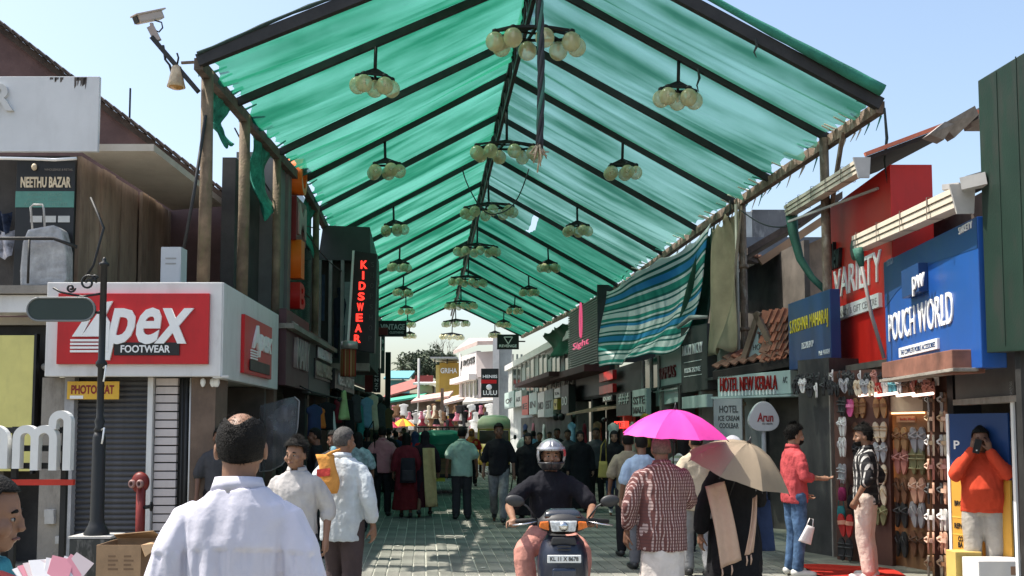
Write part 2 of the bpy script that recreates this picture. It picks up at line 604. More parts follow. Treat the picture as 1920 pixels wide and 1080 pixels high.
for a, c in zip(BEAMS[:-1], BEAMS[1:]):
    n = max(2, round((c - a) / .9))
    z = MB()
    for k in range(n):
        p, q, r_ = a + (c - a) * k / n, a + (c - a) * (k + .5) / n, a + (c - a) * (k + 1) / n
        z.bar(ridge(p) + up, ridge(q) + dn, .035).bar(ridge(q) + dn, ridge(r_) + up, .035)
    cpart('truss_web', z, M_steel)

def net_panel(a, c, side, seed, m, cut0=0.0, cut1=1.0, sagk=1.0):
    """one bay of net between two rafters, hung a little slack, gathered in folds that run down the slope"""
    rr = random.Random(seed)
    ev = eave_l if side < 0 else eave_r
    ph = [rr.uniform(0, 6.3) for _ in range(6)]
    fr = [rr.uniform(1.0, 1.6), rr.uniform(2.4, 3.6), rr.uniform(5, 8), rr.uniform(10, 14)]
    sag = rr.uniform(.10, .20) * sagk
    nu, nv = 30, 26
    vs, uvs = [], []
    for i in range(nu + 1):
        u = i / nu
        d = a + (c - a) * u
        for j in range(nv + 1):
            v = cut0 + (cut1 - cut0) * j / nv
            p = ridge(d).lerp(ev(d), v)
            env = math.sin(PI * min(1, max(0, u))) ** .6
            gather = .35 + .65 * abs(math.cos(PI * v)) ** 1.2
            w = .055 * math.sin(2 * PI * fr[0] * u + ph[0] + 1.4 * v) + .04 * math.sin(2 * PI * fr[1] * u + ph[1] - 1.1 * v) * gather \
                + .022 * math.sin(2 * PI * fr[2] * u + ph[2] + 2.0 * v) * gather + .008 * math.sin(2 * PI * fr[3] * u + ph[3]) * gather
            nzv = .05 * noise.noise(Vector((u * 2.2 + seed, v * 1.2, 3.3)))
            p.z += .09 - env * (sag * (.6 + .4 * math.sin(PI * v))) + env * (w * .9 + nzv)
            if v > .97:
                p += (ridge(d) - ev(d)) * (.022 * abs(math.sin(2 * PI * 2.5 * u + ph[4])) + .012 * rr.random())
            vs.append(p - CO)
            uvs.append(((d - 12) + .02 * seed, v * 4.5 + seed * 3.1))
    fs = [(i * (nv + 1) + j, (i + 1) * (nv + 1) + j, (i + 1) * (nv + 1) + j + 1, i * (nv + 1) + j + 1) for i in range(nu) for j in range(nv)]
    q = MB().add(vs, fs, True)
    me = bpy.data.meshes.new('net_panel')
    me.from_pydata(q.v, [], q.f)
    me.polygons.foreach_set('use_smooth', [True] * len(fs))
    ul = me.uv_layers.new(name='UVMap')
    li = np.empty(len(me.loops), dtype=np.int32)
    me.loops.foreach_get('vertex_index', li)
    ul.data.foreach_set('uv', np.array(uvs, dtype=np.float32)[li].ravel())
    me.materials.append(m)
    return link('net_panel', me, canopy)

for i, (a, c) in enumerate(zip(BEAMS[:-1], BEAMS[1:])):
    for side in (-1, 1):
        m = M_net if side < 0 else (M_net3 if i < 4 else M_net)
        if side > 0 and i >= 6: m = M_net2
        if side > 0 and i == 6:
            net_panel(a, c, side, 40 + i, M_net3, .0, .34); net_panel(a, c, side, 60 + i, M_net2, .37, 1.0)
        elif side > 0 and i in (4, 5):
            net_panel(a, c, side, 40 + i, M_net3, .0, 1.0, 1.3)
        else:
            net_panel(a, c, side, i * 2 + (side > 0), m, 0, 1, 1.0 if i < 8 else 1.4)
# rolled front hem of the net, lying over the first right-hand rafter
hem = MB()
pts = [ridge(d0).lerp(eave_r(d0), t) + Vector((0, -.07 - .03 * math.sin(9 * t), .10 + .05 * math.sin(5 * t) + (.10 * t))) for t in [k / 22 for k in range(23)]]
hem.tube(pts, [.03 + .05 * (k / 22) ** 2 + .012 * random.random() for k in range(23)], 8)
cpart('net_hem', hem, mat('net_roll', (.03, .20, .14), .9, var=.3, bump=.7, bscale=60))
hem = MB()
pts = [ridge(d0).lerp(eave_l(d0), t) + Vector((0, -.05, .10 + .02 * math.sin(11 * t))) for t in [k / 22 for k in range(23)]]
hem.tube(pts, [.018 + .012 * random.random() for k in range(23)], 6)
cpart('net_hem', hem, mat('net_roll_black', (.025, .05, .045), .9, var=.3, bump=.7, bscale=60))
# ties of net round the eaves
M_tie = mat('net_scrap', (.05, .33, .25), .9, var=.4, scale=12, bump=.6)
M_tiew = mat('white_tie', (.68, .62, .5), .9, var=.2)
rr = random.Random(5)
for a, c in list(zip(BEAMS[:-1], BEAMS[1:]))[:6]:
    for k in range(6):
        d = a + (c - a) * (k + rr.random()) / 6
        p = eave_r(d) + Vector((0, 0, -.03))
        t = MB()
        t.tube([p + Vector((-.22, rr.uniform(-.05, .05), .14)), p + Vector((-.07, 0, .085)), p + Vector((.06, .02, .075)), p + Vector((.085, .03, -.06)), p + Vector((.02, .03, -.15 - .12 * rr.random()))], [.012, .016, .018, .014, .004], 5)
        cpart('tie', t, M_tiew if rr.random() < .6 else M_tie)
        q = eave_l(d) + Vector((0, 0, -.03))
        t = MB()
        t.tube([q + Vector((.2, rr.uniform(-.06, .06), .16)), q + Vector((.06, 0, .09)), q + Vector((-.07, .01, .07)), q + Vector((-.05, .02, -.1))], [.012, .018, .015, .006], 5)
        cpart('tie', t, M_tie)
# strings trailing from the rafters
for d, s, t, ln in ((13.9, 1, .55, .34), (12.4, 1, .62, .24), (12.4, 1, 1.0, .95), (17.9, 1, .96, .4), (12.4, -1, .3, .1)):
    p = ridge(d).lerp((eave_r if s > 0 else eave_l)(d), t) + Vector((.03, -.05, -.06))
    m_ = MB().tube([p, p + Vector((.02, 0, -ln * .4)), p + Vector((-.015, .01, -ln * .7)), p + Vector((.01, 0, -ln))], [.014, .02, .012, .004], 5)
    cpart('loose_string', m_, mat('black_string', (.03, .04, .035), .9))
# the posts: right row stands on the ground, left row on the flat roof of the corner shop
def post(d, p_top, z0, r, m, brace=True):
    q = MB().tube([Vector((p_top.x, p_top.y, z0)), Vector((p_top.x + .012, p_top.y, (z0 + p_top.z) / 2)), p_top + Vector((0, 0, .06))], [r, r * .97, r * .93], 10)
    cpart('post', q, m)
M_post = mat('mossy_post', (.19, .14, .095), .9, var=.45, scale=3, bump=.8, bscale=30, dirt=.8, dirtcol=(.12, .13, .06))
for d, z0 in ((12.75, 3.42), (14.4, 3.42), (16.2, 2.5), (20.0, 2.6), (23.2, 2.5)):
    post(d, eave_l(d) + Vector((0, 0, -.05)), z0, .085 if d < 16 else .07, M_post)
for d in (13.9, 17.6, 29):
    post(d, eave_r(d) + Vector((-.09 if d < 15 else 0, 0, -.05)), 0, .07, M_rust)
e = eave_r(13.9)
cpart('brace', MB().bar(e + Vector((.0, -.55, -.06)), e + Vector((0, .0, -.95)), .05, .06), M_rust)
e = eave_r(17.6)
for dz in (1.2, 2.3, 2.9, 3.6):
    cpart('post_clamp', MB().lathe([(.075, -.03), (.09, -.03), (.09, .03), (.075, .03)], (e.x + .01, e.y, e.z - dz), 10), M_rust)
cpart('pipe', MB().tube([(e.x - .11, e.y - .02, e.z - .1), (e.x - .1, e.y - .02, .1)], .03, 8), mat('grey_pipe', (.42, .39, .33), .6, var=.2))
# crumpled spare net hanging outside the left eave
def hanging_net(name, d, x_off, w, h, seed, label=None):
    rr = random.Random(seed)
    base = eave_l(d) + Vector((x_off, 0, -.05))
    def fn(u, v):
        pinch = 1 - .35 * math.sin(PI * v)
        n_ = noise.noise(Vector((u * 3 + seed, v * 3, 1.7)))
        return base - CO + Vector((-.12 * math.sin(PI * v) + .07 * n_, (u - .5) * w * pinch + .2 * v * (rr.random() * .0 + .5),
                                   -h * v * (.7 + .3 * math.sin(PI * u)) + .04 * math.sin(14 * u + 4 * v)))
    q = MB().grid(fn, 16, 16)
    # sheets are given a little thickness so they do not vanish edge-on
    o = link(name, q.mesh(name, mat('spare_net', (.03, .26, .19), .9, var=.45, scale=9, bump=.9, bscale=50)), canopy)
    md = o.modifiers.new('thick', 'SOLIDIFY'); md.thickness = .012
    return o
hanging_net('loose_net_flap', 13.6, -.05, .95, .62, 2)
hanging_net('loose_net_flap', 15.6, -.04, 1.1, 1.15, 5)
hanging_net('loose_net_flap', 19.6, -.04, 1.3, 1.0, 8)

# ================================================================ globe lamps
def globe_material():
    m = bpy.data.materials.new('lamp_globe_glass')
    m.use_nodes = True
    N, L = m.node_tree.nodes, m.node_tree.links
    b = N['Principled BSDF']
    tc = N.new('ShaderNodeTexCoord')
    nz = N.new('ShaderNodeTexNoise'); nz.inputs['Scale'].default_value = 7
    L.new(tc.outputs['Object'], nz.inputs['Vector'])
    r = N.new('ShaderNodeMapRange'); r.inputs[3].default_value = .30; r.inputs[4].default_value = .55
    L.new(nz.outputs['Fac'], r.inputs[0])
    lw = N.new('ShaderNodeLayerWeight'); lw.inputs['Blend'].default_value = .35
    ad = N.new('ShaderNodeMath'); ad.operation = 'MULTIPLY_ADD'
    L.new(lw.outputs['Facing'], ad.inputs[0]); ad.inputs[1].default_value = .5; L.new(r.outputs[0], ad.inputs[2]); ad.use_clamp = True
    L.new(ad.outputs[0], b.inputs['Alpha'])
    b.inputs['Base Color'].default_value = (.64, .60, .33, 1)
    b.inputs['Roughness'].default_value = .12
    b.inputs['Subsurface Weight'].default_value = 0
    return m
M_globe = globe_material()
M_iron = mat('lamp_iron', (.022, .02, .02), .55, metal=.4, var=.2)
M_bulb = mat('lamp_bulb', (.75, .72, .6), .4)
def lamp_cluster(name, n, rad, gr, rod, arms, centre=False):
    t = thing(name, 'x', 'lamp')
    f = MB()
    SQ = .45
    for k in range(arms):
        a = 2 * PI * k / arms + .2
        f.bar((0, 0, .10), (rad * math.cos(a), SQ * rad * math.sin(a), .0), .035, .035)
        a2 = 2 * PI * (k + 1) / arms + .2
        f.bar((rad * math.cos(a), SQ * rad * math.sin(a), .0), (rad * math.cos(a2), SQ * rad * math.sin(a2), 0), .03, .035)
        f.bar((.5 * rad * math.cos(a), SQ * .5 * rad * math.sin(a), .05), (.5 * rad * math.cos(a2), SQ * .5 * rad * math.sin(a2), .05), .025, .025)
    f.build('frame', M_iron, t)
    MB().tube([(0, 0, .06), (0, 0, rod)], .025, 8).build('rod', M_iron, t)
    gm = MB()
    prof = [(gr * math.sin(PI * j / 12) if 0 < j < 12 else .004, -gr * 1.02 - gr * math.cos(PI * j / 12) * 1.02) for j in range(13)]
    gm.lathe(prof, n=18)
    gme = gm.mesh('globe', M_globe)
    cm = MB().lathe([(.028, -.02), (.05, -.02), (.045, .03), (.02, .045)], n=10).mesh('holder', M_iron)
    bm_ = MB().lathe([(.012, -.02), (.022, -.05), (.026, -.09), (.018, -.125), (.003, -.135)], n=8).mesh('bulb', M_bulb)
    spots = [(rad * math.cos(2 * PI * k / n + .2), SQ * rad * math.sin(2 * PI * k / n + .2)) for k in range(n)]
    if centre: spots.append((0, 0))
    for x, y in spots:
        gl = link('globe', gme, t, (x, y, -.02 - (.05 if (x, y) == (0, 0) else 0)))
        link('holder', cm, gl); link('bulb', bm_, gl)
    return t
ring0 = lamp_cluster('ring_chandelier', 8, .57, .130, .75, 8)
small0 = lamp_cluster('cluster_lamp', 5, .25, .122, .42, 5)
ORD = ['nearest', 'second', 'third', 'fourth', 'fifth', 'sixth', 'seventh', 'eighth', 'ninth']
RINGD = [13.5, 18.4, 23.5, 28.7, 34.6, 41.0, 47.6, 54.0]
for i, d in enumerate(RINGD):
    o = ring0 if i == 0 else copy_tree(ring0)
    o.location = (axis_x(d) + .02, d, ridge_z(d) - .42 - .75 + .02 if i else 7.05)
    o.rotation_euler = (.03 * math.sin(i * 2.3), .035 * math.cos(i * 1.7), .12 * math.sin(i * 1.9))
    tag(o, '%s ring chandelier of amber globes hung along the canopy ridge' % ORD[i], 'lamp', 'ring chandeliers under the ridge')
SMALLD = [13.9, 17.9, 23.2, 28.6, 34.0, 39.4, 44.8, 50.2]
n_ = 0
for s in (-1, 1):
    for i, d in enumerate(SMALLD):
        o = small0 if n_ == 0 else copy_tree(small0)
        n_ += 1
        e = (eave_l if s < 0 else eave_r)(d)
        off = 2.2 if s < 0 else 2.05
        hw = abs(e.x - axis_x(d))
        p = ridge(d).lerp(e, off / hw)
        o.location = (p.x, p.y, p.z - .42 - .05)
        o.rotation_euler = (.05 * math.sin(n_ * 2.1), .05 * math.cos(n_ * 1.3), .35 * math.sin(n_ * 1.7))
        tag(o, '%s small cluster lamp of amber globes hung under the %s canopy slope' % (ORD[i], 'left' if s < 0 else 'right'), 'lamp', 'cluster lamps on the rafters')
# the bundle of cables dangling below the front of the ridge
cb = thing('cable_bundle', 'twisted cable bundle with a frayed end dangling from the front of the ridge', 'cable', (at(1010, 100, 12.55).x, 12.55, 5.0))
M_cab = mat('black_cable', (.03, .032, .035), .6, var=.3)
for k in range(4):
    q = MB()
    q.tube([(.028 * math.cos(6 * z + k * PI / 2) + .03 * math.sin(1.3 * z), .028 * math.sin(6 * z + k * PI / 2), z) for z in [.18 + .11 * j for j in range(27)]], .024, 6)
    q.build('cable', M_cab if k else mat('green_cable', (.04, .13, .1), .6), cb)
q = MB()
for k in range(9):
    a = k * .7
    q.tube([(0, 0, .25), (.07 * math.cos(a), .07 * math.sin(a), .14 + .05 * math.sin(3 * a)), (.13 * math.cos(a), .1 * math.sin(a), .06 + .08 * math.cos(2 * a))], [.02, .016, .008], 5)
q.tube([(0, 0, .2), (.0, .01, .05), (-.02, 0, -.12)], [.012, .01, .012], 5)
q.build('frayed_end', mat('cable_core', (.42, .33, .22), .7, var=.5, scale=14), cb)
# a drooping wire loop behind the second chandelier
wl = thing('wire_loop', 'slack black wire looping below the ridge behind the second ring chandelier', 'wire', (axis_x(21), 21, 0))
pts = [(-.62 + 0 * k, 0, 0) for k in range(1)]
MB().tube([(.70 * math.sin(PI * (k / 20 - .5)) , .1 * math.sin(k), 7.15 - 1.0 * math.cos(PI * (k / 20 - .5)) ** 1.6 + (.0)) for k in range(21)], .014, 5).build('wire', M_cab, wl)
# ================================================================ LEFT SIDE OF THE STREET
M_white = mat('white_panel', (.66, .65, .63), .45, var=.08, scale=1.5, dirt=.38, dirtcol=(.35, .32, .28), bump=.04)
M_red = mat('red_panel', (.50, .012, .016), .35, var=.12, scale=1.2, dirt=.35, dirtcol=(.2, .01, .01))
M_lett = mat('white_letter', (.82, .82, .80), .35, var=.04)
M_black = mat('black_panel', (.015, .015, .016), .4, var=.2)
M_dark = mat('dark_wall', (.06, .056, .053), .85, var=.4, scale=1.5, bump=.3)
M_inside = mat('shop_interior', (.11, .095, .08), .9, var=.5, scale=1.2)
M_conc = mat('stained_concrete', (.28, .255, .22), .92, var=.25, scale=1.4, bump=.5, dirt=.7, dirtcol=(.09, .075, .06))
M_brownw = mat('brown_wall', (.16, .11, .08), .85, var=.3, scale=2, bump=.4, dirt=.5)
M_shut = mat('shutter_steel', (.075, .075, .08), .5, metal=.35, var=.25, scale=3, dirt=.4, dirtcol=(.05, .045, .04))
M_glass = mat('dark_glass', (.02, .035, .032), .08, spec=.8, var=.2)
M_yel = mat('yellow_board', (.62, .5, .05), .5, var=.1, dirt=.15)
M_wood = mat('weathered_plank', (.30, .225, .165), .9, var=.32, scale=3, stretch=(1, 1, .18), bump=.6, bscale=18, dirt=.55, dirtcol=(.12, .06, .04))
M_slab = mat('pale_slab', (.55, .50, .43), .9, var=.12, scale=1.0, bump=.15, dirt=.3, dirtcol=(.3, .24, .17))
M_tile = mat('roof_tile_dark', (.075, .055, .045), .9, var=.4, scale=4, bump=.6)

D0 = 12.2
XA = lambda px, d=D0: at(px, 640, d).x
SZ0, SZ1 = zat(706, D0), zat(529, D0)
# ---- corner shop
cs = thing('corner_shop', 'corner footwear shop with white fascia, red lettered sign and closed grey roller shutter', 'shop', (XA(415), D0, 0))
ox, oy = cs.location.x, cs.location.y
def L(x): return x - ox
xl, xr = L(XA(85)), 0.0
# fascia: chamfered at the street corner, as seen
FD = 3.5
fas = MB()
fas.prism([(xl, SZ0), (xr, SZ0), (xr, SZ1), (xl, SZ1)], 0, .12)
fas.box(xr - .001, xr + .10, .0, .002, SZ0, SZ0 + .001)
fas.build('fascia', M_white, cs, .012)
# return side of the fascia, leaning with the street
sd_front = front_px(415, D0, 520, 15.7)
sg = MB().box(0.02, sd_front.L, .0, .12, SZ0 - .02, SZ1)
o = sg.build('fascia_return', M_white, cs, .012)
o.location = (sd_front.p0.x - ox, sd_front.p0.y - oy, 0); o.rotation_euler.z = sd_front.rz
box('flat_roof', M_conc, cs, xl - .8, -.14, .125, FD - .1, SZ1 - .12, SZ1 - .02)
box('soffit', M_slab, cs, xl, -.14, .125, FD - .1, SZ0 + .02, SZ0 + .06)
rs = box('front_sign', M_red, cs, L(XA(110)), L(XA(393)), -.05, -.001, zat(683, D0), zat(551, D0), .006)
text('pex', M_lett, rs, (L(XA(198)), L(XA(366)), zat(676, D0), zat(578, D0)), .03, -.052, .28, .022)
# the striped capital of the logo
A_ = MB()
def P2(px, py): return (L(XA(px)), zat(py, D0))
A_.prism([P2(140, 632), P2(158, 632), P2(172, 601), P2(160, 601)], -.082, -.052)
A_.prism([P2(158, 632), P2(200, 568), P2(214, 566), P2(182, 632)], -.084, -.052)
A_.prism([P2(176, 632), P2(200, 590), P2(210, 606), P2(208, 660), P2(194, 660), P2(190, 632)], -.086, -.052)
for k in range(4):
    y0 = 637 + k * 6.8
    A_.prism([P2(137, y0 + 4), P2(196, y0 + 4), P2(196, y0), P2(137, y0)], -.08, -.052)
A_.build('logo_letter', M_lett, rs)
bk = box('name_strip', M_black, rs, L(XA(218)), L(XA(340)), -.066, -.051, zat(667, D0), zat(643, D0), .003)
text('FOOTWEAR', M_lett, rs, (L(XA(231)), L(XA(323)), zat(662, D0), zat(648, D0)), .008, -.067, 0, .02)
# sign on the return
ss = MB().box(.95, 2.75, -.05, -.001, SZ0 + .1, SZ1 - .28).build('side_sign', M_red, cs, .006)
ss.location = o.location; ss.rotation_euler = o.rotation_euler
text('Apex', M_lett, ss, (1.35, 2.65, SZ0 + .36, SZ1 - .36), .03, -.052, .28, .04)
box('name_strip', M_black, ss, 1.25, 2.55, -.066, -.051, SZ0 + .15, SZ0 + .30, .003)
q = MB()
for k in range(4): q.box(1.3, 1.7, -.07, -.052, SZ0 + .31 + k * .035, SZ0 + .33 + k * .035)
q.build('logo_stripes', M_lett, ss)
# ground floor front
yb = .28
sh = box('shutter', M_shut, cs, L(XA(130)), L(XA(268)), yb + .03, yb + .05, .0, SZ0)
slat = MB()
w = XA(268) - XA(130)
slat.prism([(0, 0)] * 0 + [(0, 0), (w, 0), (w, .05), (0, .05)], 0, .02)
sl = MB()
rings = [[Vector((x, -.018 * math.sin(PI * k / 5), .062 * k / 5)) for k in range(6)] for x in (0, w)]
sl.add([p for r_ in rings for p in r_], [(k, k + 6, k + 7, k + 1) for k in range(5)])
slm = sl.mesh('slat', M_shut)
for k in range(int(SZ0 / .066)):
    link('slat', slm, sh, (L(XA(130)), yb + .028, .02 + .066 * k))
box('door_jamb', M_white, cs, L(XA(268)), L(XA(278)), yb - .08, yb + .05, 0, SZ0)
box('door_jamb', mat('grey_jamb', (.36, .36, .36), .7, var=.2, dirt=.4), cs, L(XA(112)), L(XA(130)), yb - .1, yb + .05, 0, SZ0)
M_side = mat('siding_board', (.58, .52, .50), .6, var=.1, scale=2, dirt=.15)
nb = 22
for k in range(nb):
    z0 = SZ0 * k / nb
    box('siding_board', M_side, cs, L(XA(280)), L(XA(322)), yb - .02 - .004 * (k % 2), yb + .05, z0 + .008, z0 + SZ0 / nb - .008, .004)
box('backing_wall', M_black, cs, L(XA(278)), L(XA(352)), yb + .055, yb + .12, 0, SZ0)
box('column', M_brownw, cs, L(XA(352)), L(XA(398)), yb - .1, yb + .42, 0, SZ0)
for px in (330, 338, 345):
    MB().tube([(L(XA(px)), yb + .01, 0.1), (L(XA(px + 2)), yb - .02, 1.2), (L(XA(px)), yb + .01, SZ0)], .012 + .01 * (px == 338), 6).build('cable', M_lett if px == 345 else M_cab, cs)
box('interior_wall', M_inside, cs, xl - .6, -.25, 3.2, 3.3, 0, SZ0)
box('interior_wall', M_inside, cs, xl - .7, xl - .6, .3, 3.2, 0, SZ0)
gc = mat('meter_grey', (.42, .41, .39), .6, var=.15)
# left-hand pier with meter boxes
box('pier', M_conc, cs, L(XA(66)), L(XA(112)), yb - .06, yb + .5, 0, SZ0)
for k, (px, py) in enumerate(((82, 955), (83, 968), (112 - 8, 1005))):
    box('meter_box', gc, cs, L(XA(px)), L(XA(px + 18)), yb - .13, yb - .062, zat(py + 14, D0 + .2), zat(py, D0 + .2), .006)
# dangling bulbs under the fascia
for px in (375, 397, 430 - 30, 452 - 60):
    MB().lathe([(.01, .05), (.03, .03), (.035, -.01), (.02, -.05), (.004, -.06)], (L(XA(px)), .04 + .0015 * (px - 300), SZ0 - .06), 8).build('bulb', M_lett, cs)

# ---- photocopy sign
ps = thing('photocopy_sign', 'small yellow board lettered PHOTOSTAT hung on the grey shutter', 'sign', (XA(119), D0 + .16, 0))
xx = lambda px: XA(px) - XA(119)
M_ylo = mat('orange_yellow_board', (.72, .42, .04), .5, var=.1, dirt=.25, dirtcol=(.5, .4, .2))
box('board', M_ylo, ps, 0, xx(217), -.02, 0, zat(748, D0), zat(714, D0), .003)
text('PHOTOSTAT', mat('maroon_paint', (.25, .02, .02), .6), ps, (xx(127), xx(208), zat(738, D0), zat(721, D0)), .004, -.021, 0, .03)
box('tape', M_lett, ps, xx(125), xx(150), -.024, -.0205, zat(747, D0), zat(741, D0))

# ---- neighbour at the picture's left edge
nb_ = thing('left_neighbour_shop', 'shadowed shop left of the roller shutter with white slab edge and yellow board', 'shop', (XA(85), D0 + .2, 0))
box('slab_edge', M_white, nb_, -3.0, -.02, 0, .35, zat(582, D0), zat(549, D0))
box('soffit', M_slab, nb_, -3.0, -.02, .36, 3, zat(600, D0), zat(585, D0))
yb2 = box('yellow_board', mat('pale_yellow_board', (.66, .60, .20), .5, var=.08, dirt=.1), nb_, -2.0, XA(46) - XA(85), .05, .12, zat(885, D0), zat(625, D0), .004)
box('board_edge', M_black, nb_, XA(46) - XA(85) + .002, XA(51) - XA(85), .04, .13, zat(890, D0), zat(622, D0))
box('wall', M_dark, nb_, -3.0, -.15, .45, .55, 0, zat(600, D0))
MB().lathe([(.02, .1), (.04, .08), (.05, -.1), (.03, -.12)], (-.1, .2, zat(680, D0)), 8, M=Matrix.Rotation(R(70), 3, 'Y')).build('spot_lamp', gc, nb_)

# ---- upper storey: bazaar
ub = thing('bazaar_upper_floor', 'weathered upper floor clad in planks under a pale sunshade slab', 'building', (at(155, 400, 13).x, 13.0, SZ1))
ux, uy, uz = ub.location
z = lambda py, d=13.0: zat(py, d) - uz
box('front_wall', M_dark, ub, -4.2, -.06, .05, .2, -.02, z(290))
plf = front_px(157, 13.0, 350, 17.0, 400)
npk = 13
rr = random.Random(11)
x_ = 0.0
widths = [rr.uniform(.22, .5) for _ in range(npk)]
sc_ = plf.L / sum(widths)
ph = z(292)
bw = MB().box(0, plf.L, .12, .2, 0, ph).build('plank_backing', M_brownw, ub)
bw.location = plf.p0 - Vector((ux, uy, 0)); bw.rotation_euler.z = plf.rz
for i, w_ in enumerate(widths):
    w_ *= sc_
    skew = rr.uniform(-.03, .03)
    y_ = rr.choice((0, .03, .06))
    q = MB().prism([(x_ + .012, 0), (x_ + w_ - .012 - (.08 if i == 3 else 0), 0), (x_ + w_ - .008 + skew, ph), (x_ + .012 + skew * .5, ph)], y_, y_ + .05)
    o = q.build('plank', M_wood, ub)
    o.location = bw.location; o.rotation_euler.z = plf.rz
    x_ += w_
# sunshade slab
sl_ = MB()
A0, A1 = at(150, 283, 12.7), at(288, 280, 12.7)
B1 = at(420, 404, 15.9); B0 = Vector((A0.x - .1, 17.0, A0.z))
zt = A0.z
pts = [(A0.x, A0.y), (A1.x, A1.y), (B1.x, B1.y), (A0.x, B1.y + .3)]
n = len(pts)
sl_.add([(x - ux, y - uy, zt - uz) for x, y in pts] + [(x - ux, y - uy, zt - uz + .09) for x, y in pts],
        [tuple(range(n)), tuple(range(2 * n - 1, n - 1, -1))] + [(k, (k + 1) % n, (k + 1) % n + n, k + n) for k in range(n)])
sl_.build('sunshade_slab', M_slab, ub)
MB().tube([(.12, -.05, z(372)), (.32, -.1, z(430)), (.2, -.1, z(500)), (.02, -.05, z(535))], .016, 6).build('cable', M_cab, ub)
# name board of the bazaar
nbd = thing('bazaar_name_board', 'tall black board lettered NEETHU BAZAR with a green band', 'sign', (at(30, 420, 12.75).x, 12.75, SZ1))
bx = lambda px: at(px, 420, 12.75).x - nbd.location.x
bz = lambda py: zat(py, 12.75) - SZ1
box('board', M_black, nbd, bx(28), bx(138), 0, .05, bz(548), bz(300), .004)
M_cream = mat('cream_letter', (.72, .60, .42), .5)
text('NEETHU BAZAR', M_cream, nbd, (bx(37), bx(131), bz(352), bz(332)), .012, -.002, 0, .03)
gb = box('green_band', mat('teal_band', (.10, .27, .22), .6, var=.15, scale=5), nbd, bx(28), bx(138), -.012, -.001, bz(389), bz(359))
for k in range(3):
    text('AGENCY  HOUSE', mat('dull_band_print', (.16, .30, .25), .6), gb, (bx(50 - 6 * (k == 0)), bx(116 + 10 * (k == 0)), bz(386 - 9 * k), bz(380 - 9 * k)), .002, -.0125)
for k in range(3):
    lb = box('brand_plate', mat('pale_plate', (.5, .5, .47), .5), nbd, bx(57 + 26 * k), bx(79 + 26 * k), -.01, -.001, bz(417), bz(405))
q = MB().ell((bx(62), -.02, bz(314)), (.035, .03, .045)); q.build('lamp', M_cream, nbd)
text('WHOLESALE & RETAIL', M_conc, nbd, (bx(80), bx(134), bz(320), bz(316)), .002, -.001)
# white hoarding with the raised R
wh = thing('white_hoarding', 'blank white metal hoarding with rust streaks and one raised letter R', 'sign', (at(185, 200, 12.5).x, 12.5, 0))
hx = lambda px: at(px, 200, 12.5).x - wh.location.x
hz = lambda py: zat(py, 12.5)
M_hoard = mat('streaked_white_sheet', (.62, .63, .63), .6, var=.08, scale=1.0, dirt=.12, dirtcol=(.2, .19, .18), bump=.05)
box('sheet', M_hoard, wh, -3.2, 0, 0, .06, hz(284), hz(143), .006)
text('R', mat('dull_white_letter', (.56, .56, .54), .6), wh, (hx(-16), hx(27), hz(209), hz(158)), .04, -.001, 0, .03)
MB().tube([(-3, -.05, hz(293)), (hx(70), -.05, hz(300)), (hx(110), -.06, hz(302)), (hx(150), -.05, hz(299))], .02, 6).build('tube_light', M_lett, wh)
rr = random.Random(4)
for cx_, n_ in ((105, 7), (150, 9)):
    q = MB()
    for k in range(n_):
        px = cx_ - 12 + 24 * k / n_ + rr.uniform(-1.5, 1.5)
        h_ = rr.uniform(4, 26) if cx_ == 150 else rr.uniform(3, 10)
        q.prism([(hx(px), hz(146 + h_)), (hx(px + rr.uniform(1.5, 4)), hz(146 + h_ * .7)), (hx(px + 3), hz(145)), (hx(px - .5), hz(145))], -.003, -.0005)
    q.build('rust_streak', mat('rust_streak', (.10, .085, .075), .9), wh)
# gable roof behind
V0, V1 = at(-70, 8, 16.3), at(466, 412, 16.3)
gr_ = thing('old_tiled_house', 'old house with dark tiled gable roof behind the planked floor', 'house', (V1.x, 16.3, 0))
q = MB()
dirv = (V1 - V0)
nrm = Vector((-dirv.z, 0, dirv.x)).normalized()
if nrm.z < 0: nrm = -nrm
q.add([V0 - gr_.location, V1 - gr_.location, V1 - gr_.location + Vector((0, 6, 0)), V0 - gr_.location + Vector((0, 6, 0)),
       V0 - gr_.location + nrm * .1, V1 - gr_.location + nrm * .1, V1 - gr_.location + nrm * .1 + Vector((0, 6, 0)), V0 - gr_.location + nrm * .1 + Vector((0, 6, 0))],
      [(0, 1, 2, 3), (7, 6, 5, 4), (0, 4, 5, 1), (1, 5, 6, 2), (2, 6, 7, 3), (3, 7, 4, 0)])
rf = q.build('roof', M_tile, gr_)
nt_ = 34
for k in range(nt_):
    p = V0.lerp(V1, (k + .5) / nt_) - gr_.location + nrm * .13
    u_ = dirv.normalized()
    MB().bar(p - u_ * .125 + nrm * .02, p + u_ * .125 - nrm * .015, .3, .03, nrm).build('tile', M_tile, rf)
wl_ = MB()
a, c = V0 - gr_.location - nrm * .05, V1 - gr_.location - nrm * .05
wl_.add([(a.x, .12, SZ1), (c.x - .3, .12, SZ1), (c.x - .3, .12, c.z + .29), (a.x, .12, a.z + .08)], [(0, 1, 2, 3)])
wl_.build('gable_wall', mat('maroon_wall', (.14, .085, .08), .9, var=.3, scale=1.5, bump=.3), gr_)
box('roof_mast', M_steel, gr_, at(243, 200, 16.5).x - V1.x - .012, at(243, 200, 16.5).x - V1.x + .012, .2, .224, zat(235, 16.5), zat(165, 16.5))
